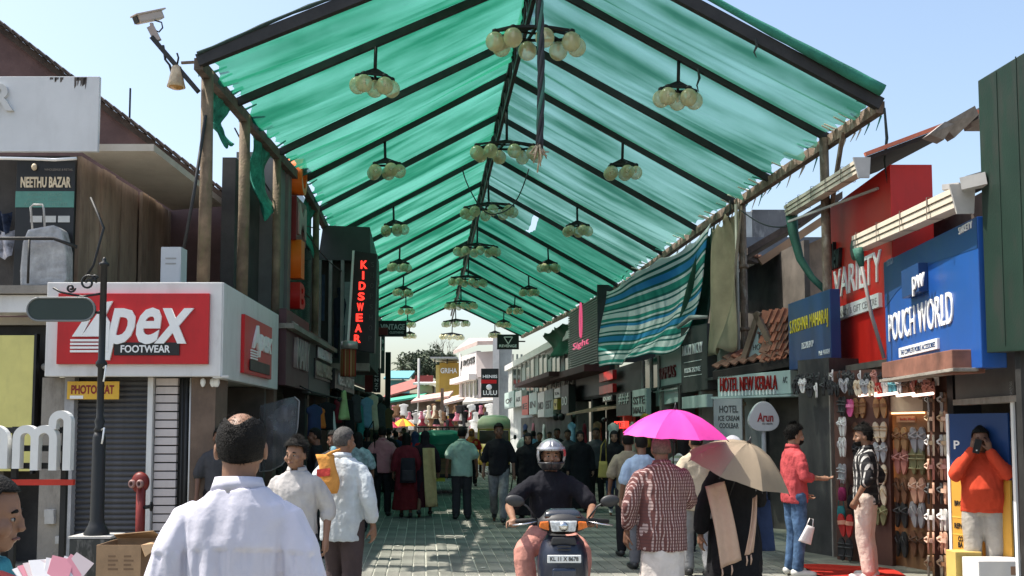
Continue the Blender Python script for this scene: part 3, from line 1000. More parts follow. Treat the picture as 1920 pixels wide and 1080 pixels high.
# things on the flat roof
ac = thing('metal_cabinet', 'small white metal cabinet standing on the flat roof beside the first canopy post', 'cabinet', (at(320, 500, 13.3).x, 13.3, SZ1 - .02))
w_, h_ = .25, zat(467, 13.3) - SZ1 + .05
box('body', mat('cabinet_white', (.62, .64, .66), .45, var=.06), ac, -w_ / 2 - .01, w_ / 2 + .01, 0, .25, 0, h_, .008)
for k in range(2): box('vent', gc, ac, -.07, .07, -.006, -.0005, h_ * .75 - .07 * k, h_ * .75 + .018 - .07 * k)
box('door', mat('cabinet_white', (.62, .64, .66)), ac, -w_ / 2 + .005, w_ / 2 - .005, -.004, -.0003, .03, h_ * .62)
st = thing('trolley_suitcase', 'trolley suitcase wrapped in clear plastic against the black name board', 'suitcase', (at(82, 500, 12.45).x, 12.45, SZ1 - .02))
M_wrap = mat('clear_wrap', (.38, .38, .38), .25, var=.3, scale=6, bump=.9, bscale=14)
b_ = MB()
prof = [(-.29, 0, .0), (-.30, .2, .0), (-.28, .55, .0), (-.22, .72, 0), (.1, .78, 0), (.2, .72, 0), (.27, .45, 0), (.28, .1, 0), (.24, 0, 0)]
b_.prism([(x, z_) for x, z_, _ in prof], 0, .22)
b_.build('shell', M_wrap, st, .03)
hb = MB().tube([(-.2, .1, .7), (-.235, .1, 1.02), (-.2, .1, 1.05), (-.09, .1, 1.05), (-.07, .1, 1.0), (-.05, .1, .76)], .014, 6).build('handle', gc, st)
for x in (-.18, .18): MB().lathe([(.002, -.02), (.03, -.02), (.03, .02), (.002, .02)], (x, .1, .0), 10, M=Matrix.Rotation(R(90), 3, 'Y')).build('wheel', M_black, st)
rl = thing('balcony_rail', 'thin dark steel balcony rail in front of the black name board', 'railing', (at(0, 450, 12.3).x, 12.3, SZ1))
rz_ = zat(447, 12.3) - SZ1
MB().tube([(-2, 0, rz_), (at(100, 450, 12.3).x - rl.location.x, 0, rz_), (at(138, 460, 12.3).x - rl.location.x, .1, rz_ - .09)], .022, 7).build('rail', M_steel, rl)
for px in (-60, 55):
    MB().tube([(at(px, 450, 12.3).x - rl.location.x, 0, 0), (at(px, 450, 12.3).x - rl.location.x, 0, rz_)], .016, 6).build('upright', M_steel, rl)
# goods in the dark doorway at the left edge
for k, (px0, px1, y0, y1, c, nm) in enumerate(((-20, 25, 432, 482, (.42, .42, .46), 'folded printed cloth bundle hung at the left edge above the balcony rail'), (-15, 18, 398, 440, (.03, .04, .07), 'dark blue cloth hung above the printed bundle at the left edge'))):
    h_ = thing('hanging_cloth', nm, 'cloth', (at(px0, 450, 12.9).x, 12.9, zat(y1, 12.9)))
    W_, Hh = at(px1, 450, 12.9).x - h_.location.x, zat(y0, 12.9) - h_.location.z
    MB().grid(lambda u, v: Vector((W_ * u, -.05 * math.sin(9 * u + 2 * v), Hh * v + .03 * math.sin(7 * u))), 14, 8).build('sheet', cloth('bundle%d' % k, c, .6), h_)

# ---- CCTV camera, its arm and the bell lamp
cc = thing('security_camera', 'bullet security camera on a raking steel arm at the canopy corner', 'camera', (eave_l(12.75).x, 12.75, 5.9))
pc = lambda px, py, d=12.6: at(px, py, d) - cc.location
MB().bar(pc(372, 172), pc(285, 70), .06, .06, (0, 1, 0)).build('arm', M_steel, cc)
MB().bar(pc(340, 118), pc(374, 116), .03, .03).build('strut', M_rust, cc)
MB().bar(pc(282, 50), pc(296, 77), .09, .05, (0, 1, 0)).build('bracket', mat('camera_bracket', (.36, .30, .27), .5), cc)
p0, p1 = pc(256, 37, 12.5), pc(302, 28, 12.75)
M_cambody = mat('camera_body', (.50, .40, .34), .35, var=.08)
bd = MB().bar(p0, p1, .13, .11).build('housing', M_cambody, cc, .02)
dv = (p1 - p0)
MB().bar(p0 - dv * .14 + Vector((0, 0, .06)), p1 + dv * .06 + Vector((0, 0, .065)), .16, .02).build('sun_shield', M_cambody, cc, .005)
MB().bar(p0 - dv * .05, p0 - dv * .01, .10, .09).build('lens', M_black, cc)
MB().tube([pc(290, 38), pc(303, 42), pc(305, 52), pc(298, 60), pc(289, 56)], .01, 6).build('cable', M_cab, cc)
MB().tube([pc(288, 60), pc(284, 44)], .025, 8).build('ball_joint', M_cambody, cc)
MB().tube([pc(306, 85), pc(310, 112), pc(318, 122), pc(322, 136)], .016, 6).build('wire', M_cab, cc)
bl = thing('bell_lamp', 'rust stained bell shaped flood lamp hanging below the camera arm', 'lamp', at(331, 140, 12.6))
MB().lathe([(.03, .12), (.06, .10), (.075, .02), (.10, -.10), (.115, -.16), (.10, -.165), (.02, -.12)], n=16).build('shade', mat('stained_enamel', (.50, .40, .26), .45, var=.4, scale=9, dirt=.4, dirtcol=(.35, .14, .04)), bl)
MB().ell((0, 0, -.15), (.095, .095, .045)).build('lens', mat('amber_lens', (.42, .23, .07), .2, var=.3, scale=14), bl)
MB().tube([(0, 0, .1), (.02, 0, .22), (.0, 0, .28)], .012, 6).build('hook', M_steel, bl)
# cable down the first post
MB().tube([eave_l(12.75) - CO + Vector((.02, -.1, -.6)), eave_l(12.75) - CO + Vector((-.1, -.12, -1.6)), eave_l(12.75) - CO + Vector((-.22, -.1, -2.3))], .022, 6).build('cable', M_cab, canopy)
# ---- row beyond the corner shop
def hang_dress(kind, w, h, m, rr, parent=None):
    """garment on a hanger, origin at the hook"""
    t = thing('hanging_garment', 'x', 'garment')
    prof = {'dress': [(.10, 0), (.5, .07), (.42, .30), (.34, .42), (.62, .7), (1.0, 1.0)],
            'shirt': [(.16, 0), (.95, .10), (1.0, .22), (.72, .30), (.70, .65), (.74, 1.0)],
            'kurta': [(.14, 0), (.8, .07), (.84, .22), (.62, .3), (.7, .6), (.85, 1.0)],
            'trousers': [(.6, 0), (.62, .06), (.66, .3), (.7, .6), (.66, 1.0)]}[kind]
    prof2 = []
    for (a, za), (b_, zb) in zip(prof[:-1], prof[1:]):
        for k in range(3): prof2.append((a + (b_ - a) * k / 3, za + (zb - za) * k / 3))
    prof2.append(prof[-1])
    ph = rr.uniform(0, 6)
    rings = []
    for a, zz in prof2:
        ring = []
        for k in range(20):
            th = 2 * PI * k / 20
            fold = 1 + (.16 * math.sin(5 * th + ph) + .08 * math.sin(9 * th + 2 * ph)) * zz
            ring.append(Vector((a * w / 2 * math.cos(th) * (1 + .04 * math.sin(4 * zz + ph)), .07 * (.5 + zz) * math.sin(th) * fold, -.06 - h * zz + .015 * math.sin(3 * th + ph) * zz)))
        rings.append(ring)
    MB().loft(rings).build('cloth', m, t)
    MB().tube([(0, 0, .04), (.012, 0, .02), (0, 0, -.02), (0, 0, -.06)], .006, 5).tube([(-w * .3, 0, -.1), (0, 0, -.055), (w * .3, 0, -.1)], .008, 5).build('hanger', M_cab, t)
    return t

GCOL = {'pale green': (.34, .46, .20), 'dark grey': (.06, .06, .065), 'orange': (.5, .14, .03), 'sky blue': (.16, .30, .42), 'white': (.6, .6, .58), 'black': (.015, .015, .017),
        'maroon': (.16, .02, .03), 'pink': (.55, .2, .26), 'navy': (.03, .045, .10), 'cream': (.55, .48, .36), 'teal': (.04, .20, .20), 'mustard': (.42, .26, .05), 'red': (.4, .02, .02), 'brown': (.16, .09, .05)}
def gmat(c): return cloth(c.replace(' ', '_'), GCOL[c])

# facade plane of the left row: follows the street
LF = front_px(520, 15.8, 726, 37.0, 700)
def lf_x(d):      # distance along the row for a depth
    return (d - LF.p0.y) / LF.dir.y
row = LF.thing('left_shop_row', 'dim row of clothes shops with open fronts along the left side', 'building')
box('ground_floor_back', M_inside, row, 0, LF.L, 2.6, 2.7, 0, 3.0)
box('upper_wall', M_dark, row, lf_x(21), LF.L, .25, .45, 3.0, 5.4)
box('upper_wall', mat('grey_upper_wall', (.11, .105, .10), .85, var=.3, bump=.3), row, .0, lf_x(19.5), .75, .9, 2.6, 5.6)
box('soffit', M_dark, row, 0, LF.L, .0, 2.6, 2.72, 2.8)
for k in range(8):
    x = LF.L * k / 7.0
    box('pier', M_dark if k % 2 else M_brownw, row, x - .13 + .13, x + .26, .05, .45, 0, 2.72)
for k in range(7):
    x = LF.L * k / 7.0 + .4
    box('counter', M_inside, row, x, x + 1.6, .6, 1.1, 0, .9, .01)

def lf_sign(name, label, d0, d1, y0, y1, m, dref=None, depth=.12, out=.0):
    """board on the left row between depths d0 and d1; y0,y1 top and bottom as seen at its near edge"""
    x0, x1 = lf_x(d0), lf_x(d1)
    t = LF.thing(name, label, 'sign', off=(x0, -depth - out, 0))
    z1, z0 = zat(y0, d0), zat(y1, d0)
    box('board', m, t, 0, x1 - x0, 0, depth, z0, z1, .006)
    return t, x1 - x0, z0, z1
M_maroon = mat('maroon_board', (.075, .03, .035), .5, var=.15, scale=2)
M_greyb = mat('grey_board', (.075, .078, .08), .5, var=.2, scale=2)
t, w, z0, z1 = lf_sign('shop_sign', 'maroon fascia with raised pale letters right of the footwear fascia', 15.85, 18.1, 578, 722, M_maroon)
text('MARY', mat('pale_bronze_letter', (.34, .30, .28), .4), t, (w * .3, w * .9, z0 + .32, z0 + .82), .06, -.002, .1, .02)
text('THE', mat('pale_bronze_letter'), t, (w * .2, w * .42, z0 + .92, z0 + 1.05), .03, -.002)
t, w, z0, z1 = lf_sign('shop_sign', 'grey fascia lettered BELL STORES next to the maroon fascia', 18.15, 20.9, 620, 737, M_greyb)
for s_, f0, f1, a, c in (('BELL STORES', .30, .95, .62, .80), ('BELL HOUSE', .22, .96, .32, .56)):
    bb = box('letter_strip', M_black, t, w * f0 - .05, w * f1 + .05, -.03, -.001, z0 + (z1 - z0) * (a - .05), z0 + (z1 - z0) * (c + .04), .004)
    text(s_, M_lett if a > .5 else mat('tan_letter', (.42, .34, .28), .5), t, (w * f0, w * f1, z0 + (z1 - z0) * a, z0 + (z1 - z0) * c), .03, -.031, 0, .02)
t, w, z0, z1 = lf_sign('shop_sign', 'black board lettered BELL POINT beyond the grey fascia', 20.95, 24.5, 690, 728, M_black, out=.1)
text('BELL POINT', M_lett, t, (w * .15, w * .9, z0 + .1, z1 - .08), .03, -.002, 0, .02)
# balcony slab edges above the fascias
box('slab_edge', M_conc, row, 0, lf_x(21), -.25, .75, 2.62 + .62, 2.62 + .70)

# ---- glass fronted building with block letters
GF = front_px(500, 16.6, 588, 20.6, 450)
gb_ = GF.thing('glass_fronted_building', 'green glass fronted upper floors with grey pillars behind the canopy posts', 'building')
gz0, gz1 = 3.35, zat(288, 16.6)
box('frame_pillar', mat('grey_cladding', (.15, .15, .145), .5, var=.15), gb_, -.1, .42, -.2, .5, gz0, gz1)
box('frame_pillar', mat('grey_cladding'), gb_, .46, .7, -.25, .4, gz0, gz1)
M_gg = mat('green_glass', (.03, .085, .065), .12, spec=.8, var=.25, scale=1)
for k in range(4):
    for j in range(3):
        x0 = .74 + k * (GF.L - .8) / 4
        box('pane', M_gg, gb_, x0, x0 + (GF.L - .8) / 4 - .04, .02 + .01 * ((k + j) % 2), .05, gz0 + (gz1 - gz0) * j / 3 + .02, gz0 + (gz1 - gz0) * (j + 1) / 3 - .02)
box('mullion_wall', M_steel, gb_, .72, GF.L, .06, .2, gz0, gz1)
box('side_wall', M_dark, gb_, -1.6, -.1, .1, .3, gz0 - .6, gz1 - .5)
bl_ = GF.thing('block_letter_sign', 'column of orange and maroon block letters standing out from the green glass', 'sign', off=(.75, -.05, 0))
M_or = mat('orange_letter', (.80, .16, .015), .35, var=.08)
def dcol(y0, y1, d): return zat(y1, d), zat(y0, d)
dd = 17.4
a, c = dcol(292, 362, dd); text('O', M_or, bl_, (.0, .5, a, c), .36, 0, 0, .02, 'letter')
a, c = dcol(368, 450, dd); box('letter_block', mat('maroon_block', (.16, .012, .014), .4), bl_, .0, .85, -.28, 0, a, c, .01)
text('M', mat('faded_white_letter', (.42, .30, .28), .5), bl_, (.1, .72, a + .12, c - .1), .03, -.282, 0, .02, 'letter')
a, c = dcol(443 + 6, 520, dd); text('I', M_or, bl_, (.05, .34, a, c), .36, 0, 0, .02, 'letter')
a, c = dcol(530, 578, dd); text('B', mat('red_letter', (.45, .015, .012), .4), bl_, (.0, .45, a, c), .36, 0, 0, .02, 'letter')

# ---- dark clad building that steps into the street
BK = thing('dark_clad_building', 'dark clad shop building stepping out into the street with a poster bay', 'building', (at(690, 500, 21.6).x, 21.6, 0))
BK.rotation_euler.z = SANG
M_clad = mat('dark_cladding', (.045, .05, .052), .5, var=.25, scale=1.2, dirt=.25, dirtcol=(.09, .09, .085))
bz1 = zat(424, 21.6)
X0 = at(597, 500, 21.6).x - BK.location.x
hd = MB()
hd.prism([(X0, bz1 - .75), (-.02, bz1 - .75), (.05, bz1 - .6), (.03, bz1 - .02), (X0 + .1, bz1)], 0, 4.6)
hd.build('head_box', M_clad, BK)
box('bay_back', M_dark, BK, X0, -.05, .25, 4.4, 3.05, bz1 - .76)
for k, (pa, pb) in enumerate(((598, 612), (618, 628), (640, 648))):
    box('bay_post', mat('steel_post', (.22, .22, .22), .5, var=.2), BK, at(pa, 500, 21.6).x - BK.location.x, at(pa + 6, 500, 21.6).x - BK.location.x, -.05, .1, 3.0, bz1 - .76)
box('bay_sill', M_conc, BK, X0 - .1, .05, -.15, .24, 2.9, 3.06)
box('street_wall', M_dark, BK, -.05, .04, .26, 4.5, 3.05, bz1 - .76)
po = thing('fashion_poster', 'tall window poster of a dark clothed figure on pale ground in the poster bay', 'poster', (BK.location.x + X0 + .12, 21.8, 3.1))
box('sheet', mat('poster_paper', (.28, .32, .34), .4, var=.25, scale=3), po, .0, .62, 0, .02, 0, 1.75)
box('sheet', mat('poster_blue', (.05, .09, .16), .4, var=.4, scale=4), po, -.12, -.005, -.05, .01, .9, 1.9)
fg = MB()
for sgn in (-1, 1):
    fg.loft([[Vector((.31 + sgn * .06 + r_ * math.cos(2 * PI * k / 8), -.014 + .008 * math.sin(2 * PI * k / 8), zz)) for k in range(8)] for r_, zz in ((.035, .1), (.05, .45), (.065, .8))])
fg.loft([[Vector((.31 + r_ * math.cos(2 * PI * k / 10), -.014 + .01 * math.sin(2 * PI * k / 10), zz)) for k in range(10)] for r_, zz in ((.1, .75), (.11, .95), (.15, 1.25), (.12, 1.38), (.03, 1.42), (.035, 1.46), (.06, 1.52), (.05, 1.62))])
fg.build('printed_figure', cloth('poster_dark', (.025, .03, .05)), po)
# vertical kidswear sign
kd = thing('kidswear_sign', 'tall black blade sign with red lit letters reading KIDSWEAR downwards', 'sign', (at(656, 560, 20.6).x, 20.6, 0))
kx = lambda px: at(px, 560, 20.6).x - kd.location.x
kz = lambda py: zat(py, 20.6)
MB().prism([(kx(655), kz(655)), (kx(703), kz(662)), (kx(706), kz(476)), (kx(664), kz(470))], 0, .16).build('blade', M_black, kd, .006)
MB().prism([(kx(651), kz(655)), (kx(655.5), kz(655)), (kx(664), kz(470)), (kx(660), kz(470))], -.02, .17).build('edge_strip', M_lett, kd)
M_led = mat('red_led', (.9, .03, .02), .4, emit=1.6)
for k, ch in enumerate('KIDSWEAR'):
    y0 = 489 + k * 19.8
    xo = -k * 1.6
    ii = 4.5 if ch == 'I' else 0
    text(ch, M_led, kd, (kx(676 + xo + ii), kx(688.5 + xo - ii), kz(y0 + 15), kz(y0)), .02, -.002, 0, .03, 'letter')
    text('SHOP'[k % 4], mat('dim_letter', (.06, .06, .06), .5), kd, (kx(695 + xo * .3), kx(701 + xo * .3), kz(y0 + 12), kz(y0 + 2)), .01, -.002, 0, 0, 'side_letter')
# brown banner with jar print below it
bn = thing('vertical_banner', 'brown vertical banner with a silver cap below the kidswear sign', 'banner', (at(643, 670, 20.3).x, 20.3, 0))
xb = lambda px: at(px, 670, 20.3).x - bn.location.x
MB().loft([[Vector((xb(653) + .16 * math.cos(2 * PI * k / 14), .12 * math.sin(2 * PI * k / 14), zz)) for k in range(14)] for zz in (zat(706, 20.3), zat(700, 20.3), zat(655, 20.3))]).build('cloth', stripes('banner_stripes', [(.20, .09, .03), (.26, .03, .02), (.34, .2, .1), (.2, .07, .03)], .11, 0), bn)
MB().lathe([(.10, zat(655, 20.3)), (.17, zat(654, 20.3)), (.17, zat(641, 20.3)), (.15, zat(640, 20.3))], (xb(655), 0, 0), 14).build('cap', mat('silver_cap', (.5, .48, .45), .35, metal=.5), bn)
# further blade signs
def blade_sign(label, px0, px1, y0, y1, d, m, words, mt, vertical=False, cat='sign', name='blade_sign', arm=True):
    t = thing(name, label, cat, (at(px0, (y0 + y1) / 2, d).x, d, 0))
    xx_ = lambda px: at(px, (y0 + y1) / 2, d).x - t.location.x
    box('panel', m, t, 0, xx_(px1), 0, .09, zat(y1, d), zat(y0, d), .008)
    if words:
        if vertical:
            n = len(words)
            for k, ch in enumerate(words):
                hgt = (y1 - y0) / n
                text(ch, mt, t, (xx_(px0 + (px1 - px0) * .25), xx_(px0 + (px1 - px0) * .75), zat(y0 + hgt * (k + .85), d), zat(y0 + hgt * (k + .15), d)), .012, -.002, 0, .02, 'letter')
        else:
            for s_, (fx0, fx1, fy0, fy1) in words:
                text(s_, mt, t, (xx_(px0 + (px1 - px0) * fx0), xx_(px0 + (px1 - px0) * fx1), zat(y0 + (y1 - y0) * fy1, d), zat(y0 + (y1 - y0) * fy0, d)), .012, -.002, 0, .02)
    return t, xx_
vt, vx = blade_sign('black hanging sign lettered VINTAGE under the left canopy edge', 708, 762, 601, 631, 28.5, M_black, [('VINTAGE', (.1, .95, .22, .58)), ('CLOTHING', (.42, .9, .68, .82))], mat('sign_pale_letter', (.5, .5, .5), .5))
MB().bar((vx(702), .04, zat(604, 28.5)), (vx(712), .04, zat(604, 28.5)), .05, .05).build('arm', M_steel, vt)
blade_sign('dark vertical sign lettered BENZY with red edge over the garments', 699, 713, 690, 735, 27, M_black, 'BENZY', mat('sign_pale_letter'), True)
blade_sign('plain dull red board left of the BENZY sign', 684, 699, 690, 735, 27.2, mat('dull_red', (.12, .012, .012), .6), None, None)
blade_sign('plain dark red plate below the VINTAGE sign', 700, 727, 614, 628, 27.6, mat('dull_red'), None, None)
blade_sign('tall plain black blade at the far end of the left row', 722, 732, 660, 790, 34, M_black, None, None)
blade_sign('narrow grey blade with faint marks beside the black blade', 714, 721, 630, 700, 31, M_greyb, [('B', (.2, .8, .1, .2)), ('A', (.2, .8, .3, .4))], M_lett)
# flood lamp glowing at the garment stall, as in the photo
def flood(px, py, d, r, label, e=4.0):
    t = thing('flood_lamp', label, 'lamp', at(px, py, d))
    MB().lathe([(.02, .10), (r * .7, .08), (r, .01), (r, -.01), (.01, -.012)], n=16, M=Matrix.Rotation(R(90), 3, 'X')).build('reflector', M_black, t)
    MB().lathe([(.005, -.004), (r * .86, -.006), (r * .86, -.02), (.005, -.024)], n=16, M=Matrix.Rotation(R(-90), 3, 'X').to_3x3() @ Matrix.Scale(1, 3)).build('lit_face', mat('lit_lamp', (1, .98, .92), .4, emit=e), t)
    for o in t.children:
        if o.name.startswith('lit_face'): o.location.y = -.02
    return t
flood(709, 748, 25.5, .13, 'round lit flood lamp at the left garment stall')
flood(637, 749, 19.5, .05, 'small lit lamp above the pale green dress')
# garments hanging outside the left shops
rr = random.Random(21)
specs = [(645, 726, 19.6, 'dress', 'pale green', 'pale green dress flaring out over the left shop entrance', .42, .56),
         (600, 758, 18.2, 'shirt', 'orange', 'orange top hung deep in the left shop entrance', .35, .36),
         (623, 765, 19.0, 'kurta', 'white', 'white tunic hung beside the orange top', .28, .55),
         (668, 735, 22.0, 'shirt', 'dark grey', 'dark grey shirt hung right of the green dress', .5, .6),
         (688, 740, 23.5, 'shirt', 'sky blue', 'sky blue shirt hung before the flood lamp stall', .45, .7),
         (714, 752, 25.8, 'shirt', 'dark grey', 'charcoal shirt below the round flood lamp', .5, .62),
         (700, 735, 24.6, 'kurta', 'cream', 'cream tunic hung left of the round flood lamp', .38, .85),
         (655, 745, 21.2, 'trousers', 'black', 'black trousers hung behind the green dress', .4, .9),
         (612, 748, 18.6, 'shirt', 'black', 'black shirt hung above the orange top', .42, .5),
         (632, 740, 20.4, 'shirt', 'maroon', 'maroon shirt hung behind the green dress', .42, .5),
         (676, 755, 23.0, 'kurta', 'teal', 'teal tunic hung at the stall corner', .35, .75),
         (590, 752, 17.6, 'shirt', 'navy', 'navy shirt in the shade of the left shop', .42, .6),
         (728, 762, 32, 'shirt', 'brown', 'brown shirt at the end of the left row', .5, .7)]
for px, py, d, kind, c, lab, w, h in specs:
    t = hang_dress(kind, w, h, gmat(c), rr)
    p = at(px, py, d)
    t.location = p
    t.rotation_euler.z = LF.rz + rr.uniform(-.9, .2)
    tag(t, lab, 'garment', 'clothes hung outside the left shops')
# rails they hang from
rail = LF.thing('garment_rail', 'dark steel rails for hanging clothes along the left shop fronts', 'rail', off=(lf_x(17), -.35, 0))
for zz, a, c in ((2.28, 0, 5.5), (2.45, 4, 12)):
    MB().tube([(a, 0, zz), (c, 0, zz)], .02, 6).build('rail', M_steel, rail)
    for x in (a + .2, c - .2): MB().tube([(x, 0, zz), (x, .4, zz + .2)], .014, 6).build('bracket', M_steel, rail)
# big sheet of grey plastic hung in front of the second shop
pl = thing('plastic_sheet', 'large dirty clear plastic sheet drooping in front of the second left shop', 'plastic sheet', (at(487, 800, 14.6).x, 14.6, 0))
PZ = [at(px, py, 14.6) - pl.location for px, py in ((487, 760), (552, 744), (561, 752), (558, 800), (548, 845), (528, 872), (508, 882), (487, 884))]
ctr = sum(PZ, Vector()) / len(PZ)
vs, fs = [], []
nr = 10
n = len(PZ)
bd = []
for k in range(n):
    for j in range(5):
        bd.append(PZ[k].lerp(PZ[(k + 1) % n], j / 5))
for r_ in range(nr + 1):
    for k, p in enumerate(bd):
        q = ctr.lerp(p, max(.001, r_ / nr))
        q = q + Vector((0, .10 * noise.noise(Vector((q.x * 4, q.z * 3, 2))) - .22 * (1 - (r_ / nr) ** 2), 0))
        vs.append(q)
nb2 = len(bd)
fs = [(r_ * nb2 + k, r_ * nb2 + (k + 1) % nb2, (r_ + 1) * nb2 + (k + 1) % nb2, (r_ + 1) * nb2 + k) for r_ in range(nr) for k in range(nb2)]
MB().add(vs, fs, True).build('sheet', mat('dirty_plastic', (.20, .20, .215), .25, var=.5, scale=3, bump=.8, bscale=10, alpha=.62, dirt=.5, dirtcol=(.05, .05, .055)), pl)
MB().tube(bd[5:], .012, 5).build('hem', mat('plastic_hem', (.33, .32, .32), .5), pl)
# ================================================================ RIGHT SIDE OF THE STREET
def board(name, label, pl, dl, pr, dr, tl, bl, thick, m, cat='sign', py=600, tr=None, br=None, bevel=.008):
    """a board given by its left and right edges; tl, bl the top and bottom seen at the left edge, tr, br at the right"""
    fr = front_px(pl, dl, pr, dr, py)
    t = fr.thing(name, label, cat)
    zl1, zl0 = hit(fr, pl, tl)[1], hit(fr, pl, bl)[1]
    zr1 = zl1 if tr is None else hit(fr, pr, tr)[1]
    zr0 = zl0 if br is None else hit(fr, pr, br)[1]
    MB().prism([(0, zl0), (fr.L, zr0), (fr.L, zr1), (0, zl1)], 0, thick).build('board', m, t, bevel)
    return fr, t
def fit(fr, px0, py0, px1, py1):
    """letters' box from its lower-left and upper-right corners as seen"""
    x0, z0 = hit(fr, px0, py0); x1, z1 = hit(fr, px1, py1)
    return (x0, x1, z0, z1)
M_blue = mat('blue_panel', (.012, .075, .30), .38, var=.12, scale=1.5, dirt=.35, dirtcol=(.035, .06, .14))
M_blue2 = mat('navy_panel', (.012, .045, .15), .38, var=.1, scale=1.5)
M_redb = mat('scarlet_panel', (.62, .022, .014), .38, var=.12, scale=1.0, dirt=.3, dirtcol=(.3, .02, .01))
M_dgreen = mat('dark_green_sheet', (.008, .024, .016), .55, var=.3, scale=.8, dirt=.9, dirtcol=(.03, .026, .024), bump=.12)

# dark green hoarding at the right edge
fr, t = board('green_hoarding', 'tall dirty dark green hoarding at the right edge of the view', 1848, 9.0, 2060, 7.2, 140, 662, .25, M_dgreen, tr=10, br=650)
for x_ in (.35, fr.L - .2): box('post', M_steel, t, x_, x_ + .1, .08, .18, 0, hit(fr, 1848, 662)[1] + .05)
for k_ in range(4): box('sheet_seam', mat('seam_green', (.008, .022, .015), .6), t, fr.L * (k_ + 1) / 5, fr.L * (k_ + 1) / 5 + .012, -.006, -.0005, hit(fr, 1848, 655)[1], hit(fr, 1848, 150)[1])
# blue board
frB, tB = board('pouch_shop_sign', 'blue fascia lettered POUCH WORLD with raised white letters', 1660, 12.0, 1838, 9.05, 490, 706, .22, M_blue, tr=402, br=690)
zl0, zl1 = hit(frB, 1660, 706)[1], hit(frB, 1660, 490)[1]
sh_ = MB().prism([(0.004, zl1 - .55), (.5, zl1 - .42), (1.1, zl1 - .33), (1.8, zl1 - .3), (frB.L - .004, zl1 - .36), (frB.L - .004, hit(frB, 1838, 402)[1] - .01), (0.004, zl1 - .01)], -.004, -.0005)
sh_.build('painted_eave_shadow', mat('blue_panel_shaded', (.012, .05, .17), .38, var=.1), tB)  # eave shadow across the top of the board, painted as deeper blue
text('POUCH WORLD', M_lett, tB, (hit(frB, 1669, 640)[0], hit(frB, 1789, 600)[0], hit(frB, 1669, 641)[1], hit(frB, 1669, 590)[1]), .014, -.002, 0, 0)
lg = box('logo_plate', M_blue2, tB, hit(frB, 1708, 540)[0], hit(frB, 1741, 540)[0], -.10, -.001, hit(frB, 1708, 560)[1], hit(frB, 1708, 508)[1], .005)
text('pw', M_lett, lg, (hit(frB, 1713, 540, -.1)[0], hit(frB, 1735, 540, -.1)[0], hit(frB, 1713, 556, -.1)[1], hit(frB, 1713, 520, -.1)[1]), .015, -.102)
st_ = box('strip', M_lett, tB, hit(frB, 1690, 660)[0], hit(frB, 1763, 660)[0], -.03, -.001, hit(frB, 1690, 671)[1], hit(frB, 1690, 653)[1], .003)
text('THE COMPLETE MOBILE ACCESSORIES', M_blue2, st_, (hit(frB, 1694, 660)[0], hit(frB, 1760, 660)[0], hit(frB, 1690, 667)[1], hit(frB, 1690, 658)[1]), .003, -.031)
text('SVKETY', M_lett, tB, (hit(frB, 1800, 440)[0], hit(frB, 1825, 430)[0], hit(frB, 1800, 440)[1], hit(frB, 1800, 427)[1]), .01, -.006)
text('DESIGN', mat('pale_blue_letter', (.2, .3, .4), .5), tB, (hit(frB, 1664, 490)[0], hit(frB, 1676, 490)[0], hit(frB, 1664, 500)[1], hit(frB, 1664, 488)[1]), .004, -.006)
# rusty box under the blue board
frr = front_px(1670, 11.4, 1806, 9.3, 690)
tr_ = frr.thing('rusty_shutter_box', 'rusty shutter housing under the blue fascia', 'shutter')
MB().prism([(0, hit(frr, 1670, 709)[1]), (frr.L, hit(frr, 1806, 700)[1]), (frr.L, hit(frr, 1806, 655)[1]), (0, hit(frr, 1670, 680)[1])], -.1, .2).build('housing', mat('rust_sheet', (.22, .095, .065), .8, var=.4, scale=3, dirt=.5, dirtcol=(.12, .06, .045)), tr_, .01)
box('lip', M_conc, tr_, 0, frr.L + .1, -.13, .1, hit(frr, 1670, 712)[1] - .03, hit(frr, 1670, 712)[1], .004)
# red board
frR, tR = board('variety_shop_sign', 'tall red fascia lettered NEW VARIETY in white', 1559, 14.6, 1676, 12.25, 388, 696, .52, M_redb, tr=303, br=684)
text('VARIETY', M_lett, tR, (hit(frR, 1566, 550)[0], hit(frR, 1655, 520)[0], hit(frR, 1566, 561)[1], hit(frR, 1566, 509)[1]), .02, -.002, .06, 0)
text('New', M_black, tR, (hit(frR, 1561, 500)[0] + .03, hit(frR, 1580, 470)[0], hit(frR, 1566, 506)[1], hit(frR, 1566, 455)[1]), .05, -.002, .2, .01)
q = MB().lathe([(.01, 0), (.16, 0), (.16, .08), (.01, .08)], (0, 0, 0), 18, M=Matrix.Rotation(R(90), 3, 'X'))
o = q.build('round_emblem', mat('emblem_green', (.10, .16, .12), .5, var=.3, scale=20), tR); o.location = (hit(frR, 1613, 470)[0], -.002, hit(frR, 1613, 466)[1])
ws_ = MB().prism([(hit(frR, 1574, 600)[0], hit(frR, 1574, 602)[1]), (hit(frR, 1655, 580)[0], hit(frR, 1574, 602)[1]), (hit(frR, 1655, 580)[0], hit(frR, 1574, 578)[1]), (hit(frR, 1574, 600)[0], hit(frR, 1574, 578)[1])], -.05, -.001).build('white_strip', M_lett, tR)
text('FANCY & GIFT CENTRE', mat('grey_print', (.3, .28, .28), .6), ws_, (hit(frR, 1578, 600)[0], hit(frR, 1652, 590)[0], hit(frR, 1574, 597)[1], hit(frR, 1574, 585)[1]), .003, -.051)
MB().bar((hit(frR, 1555, 392)[0], -.6, hit(frR, 1600, 387)[1]), (hit(frR, 1650, 383)[0], -.02, hit(frR, 1600, 385)[1]), .03, .03).build('lamp_arm', gc, tR)
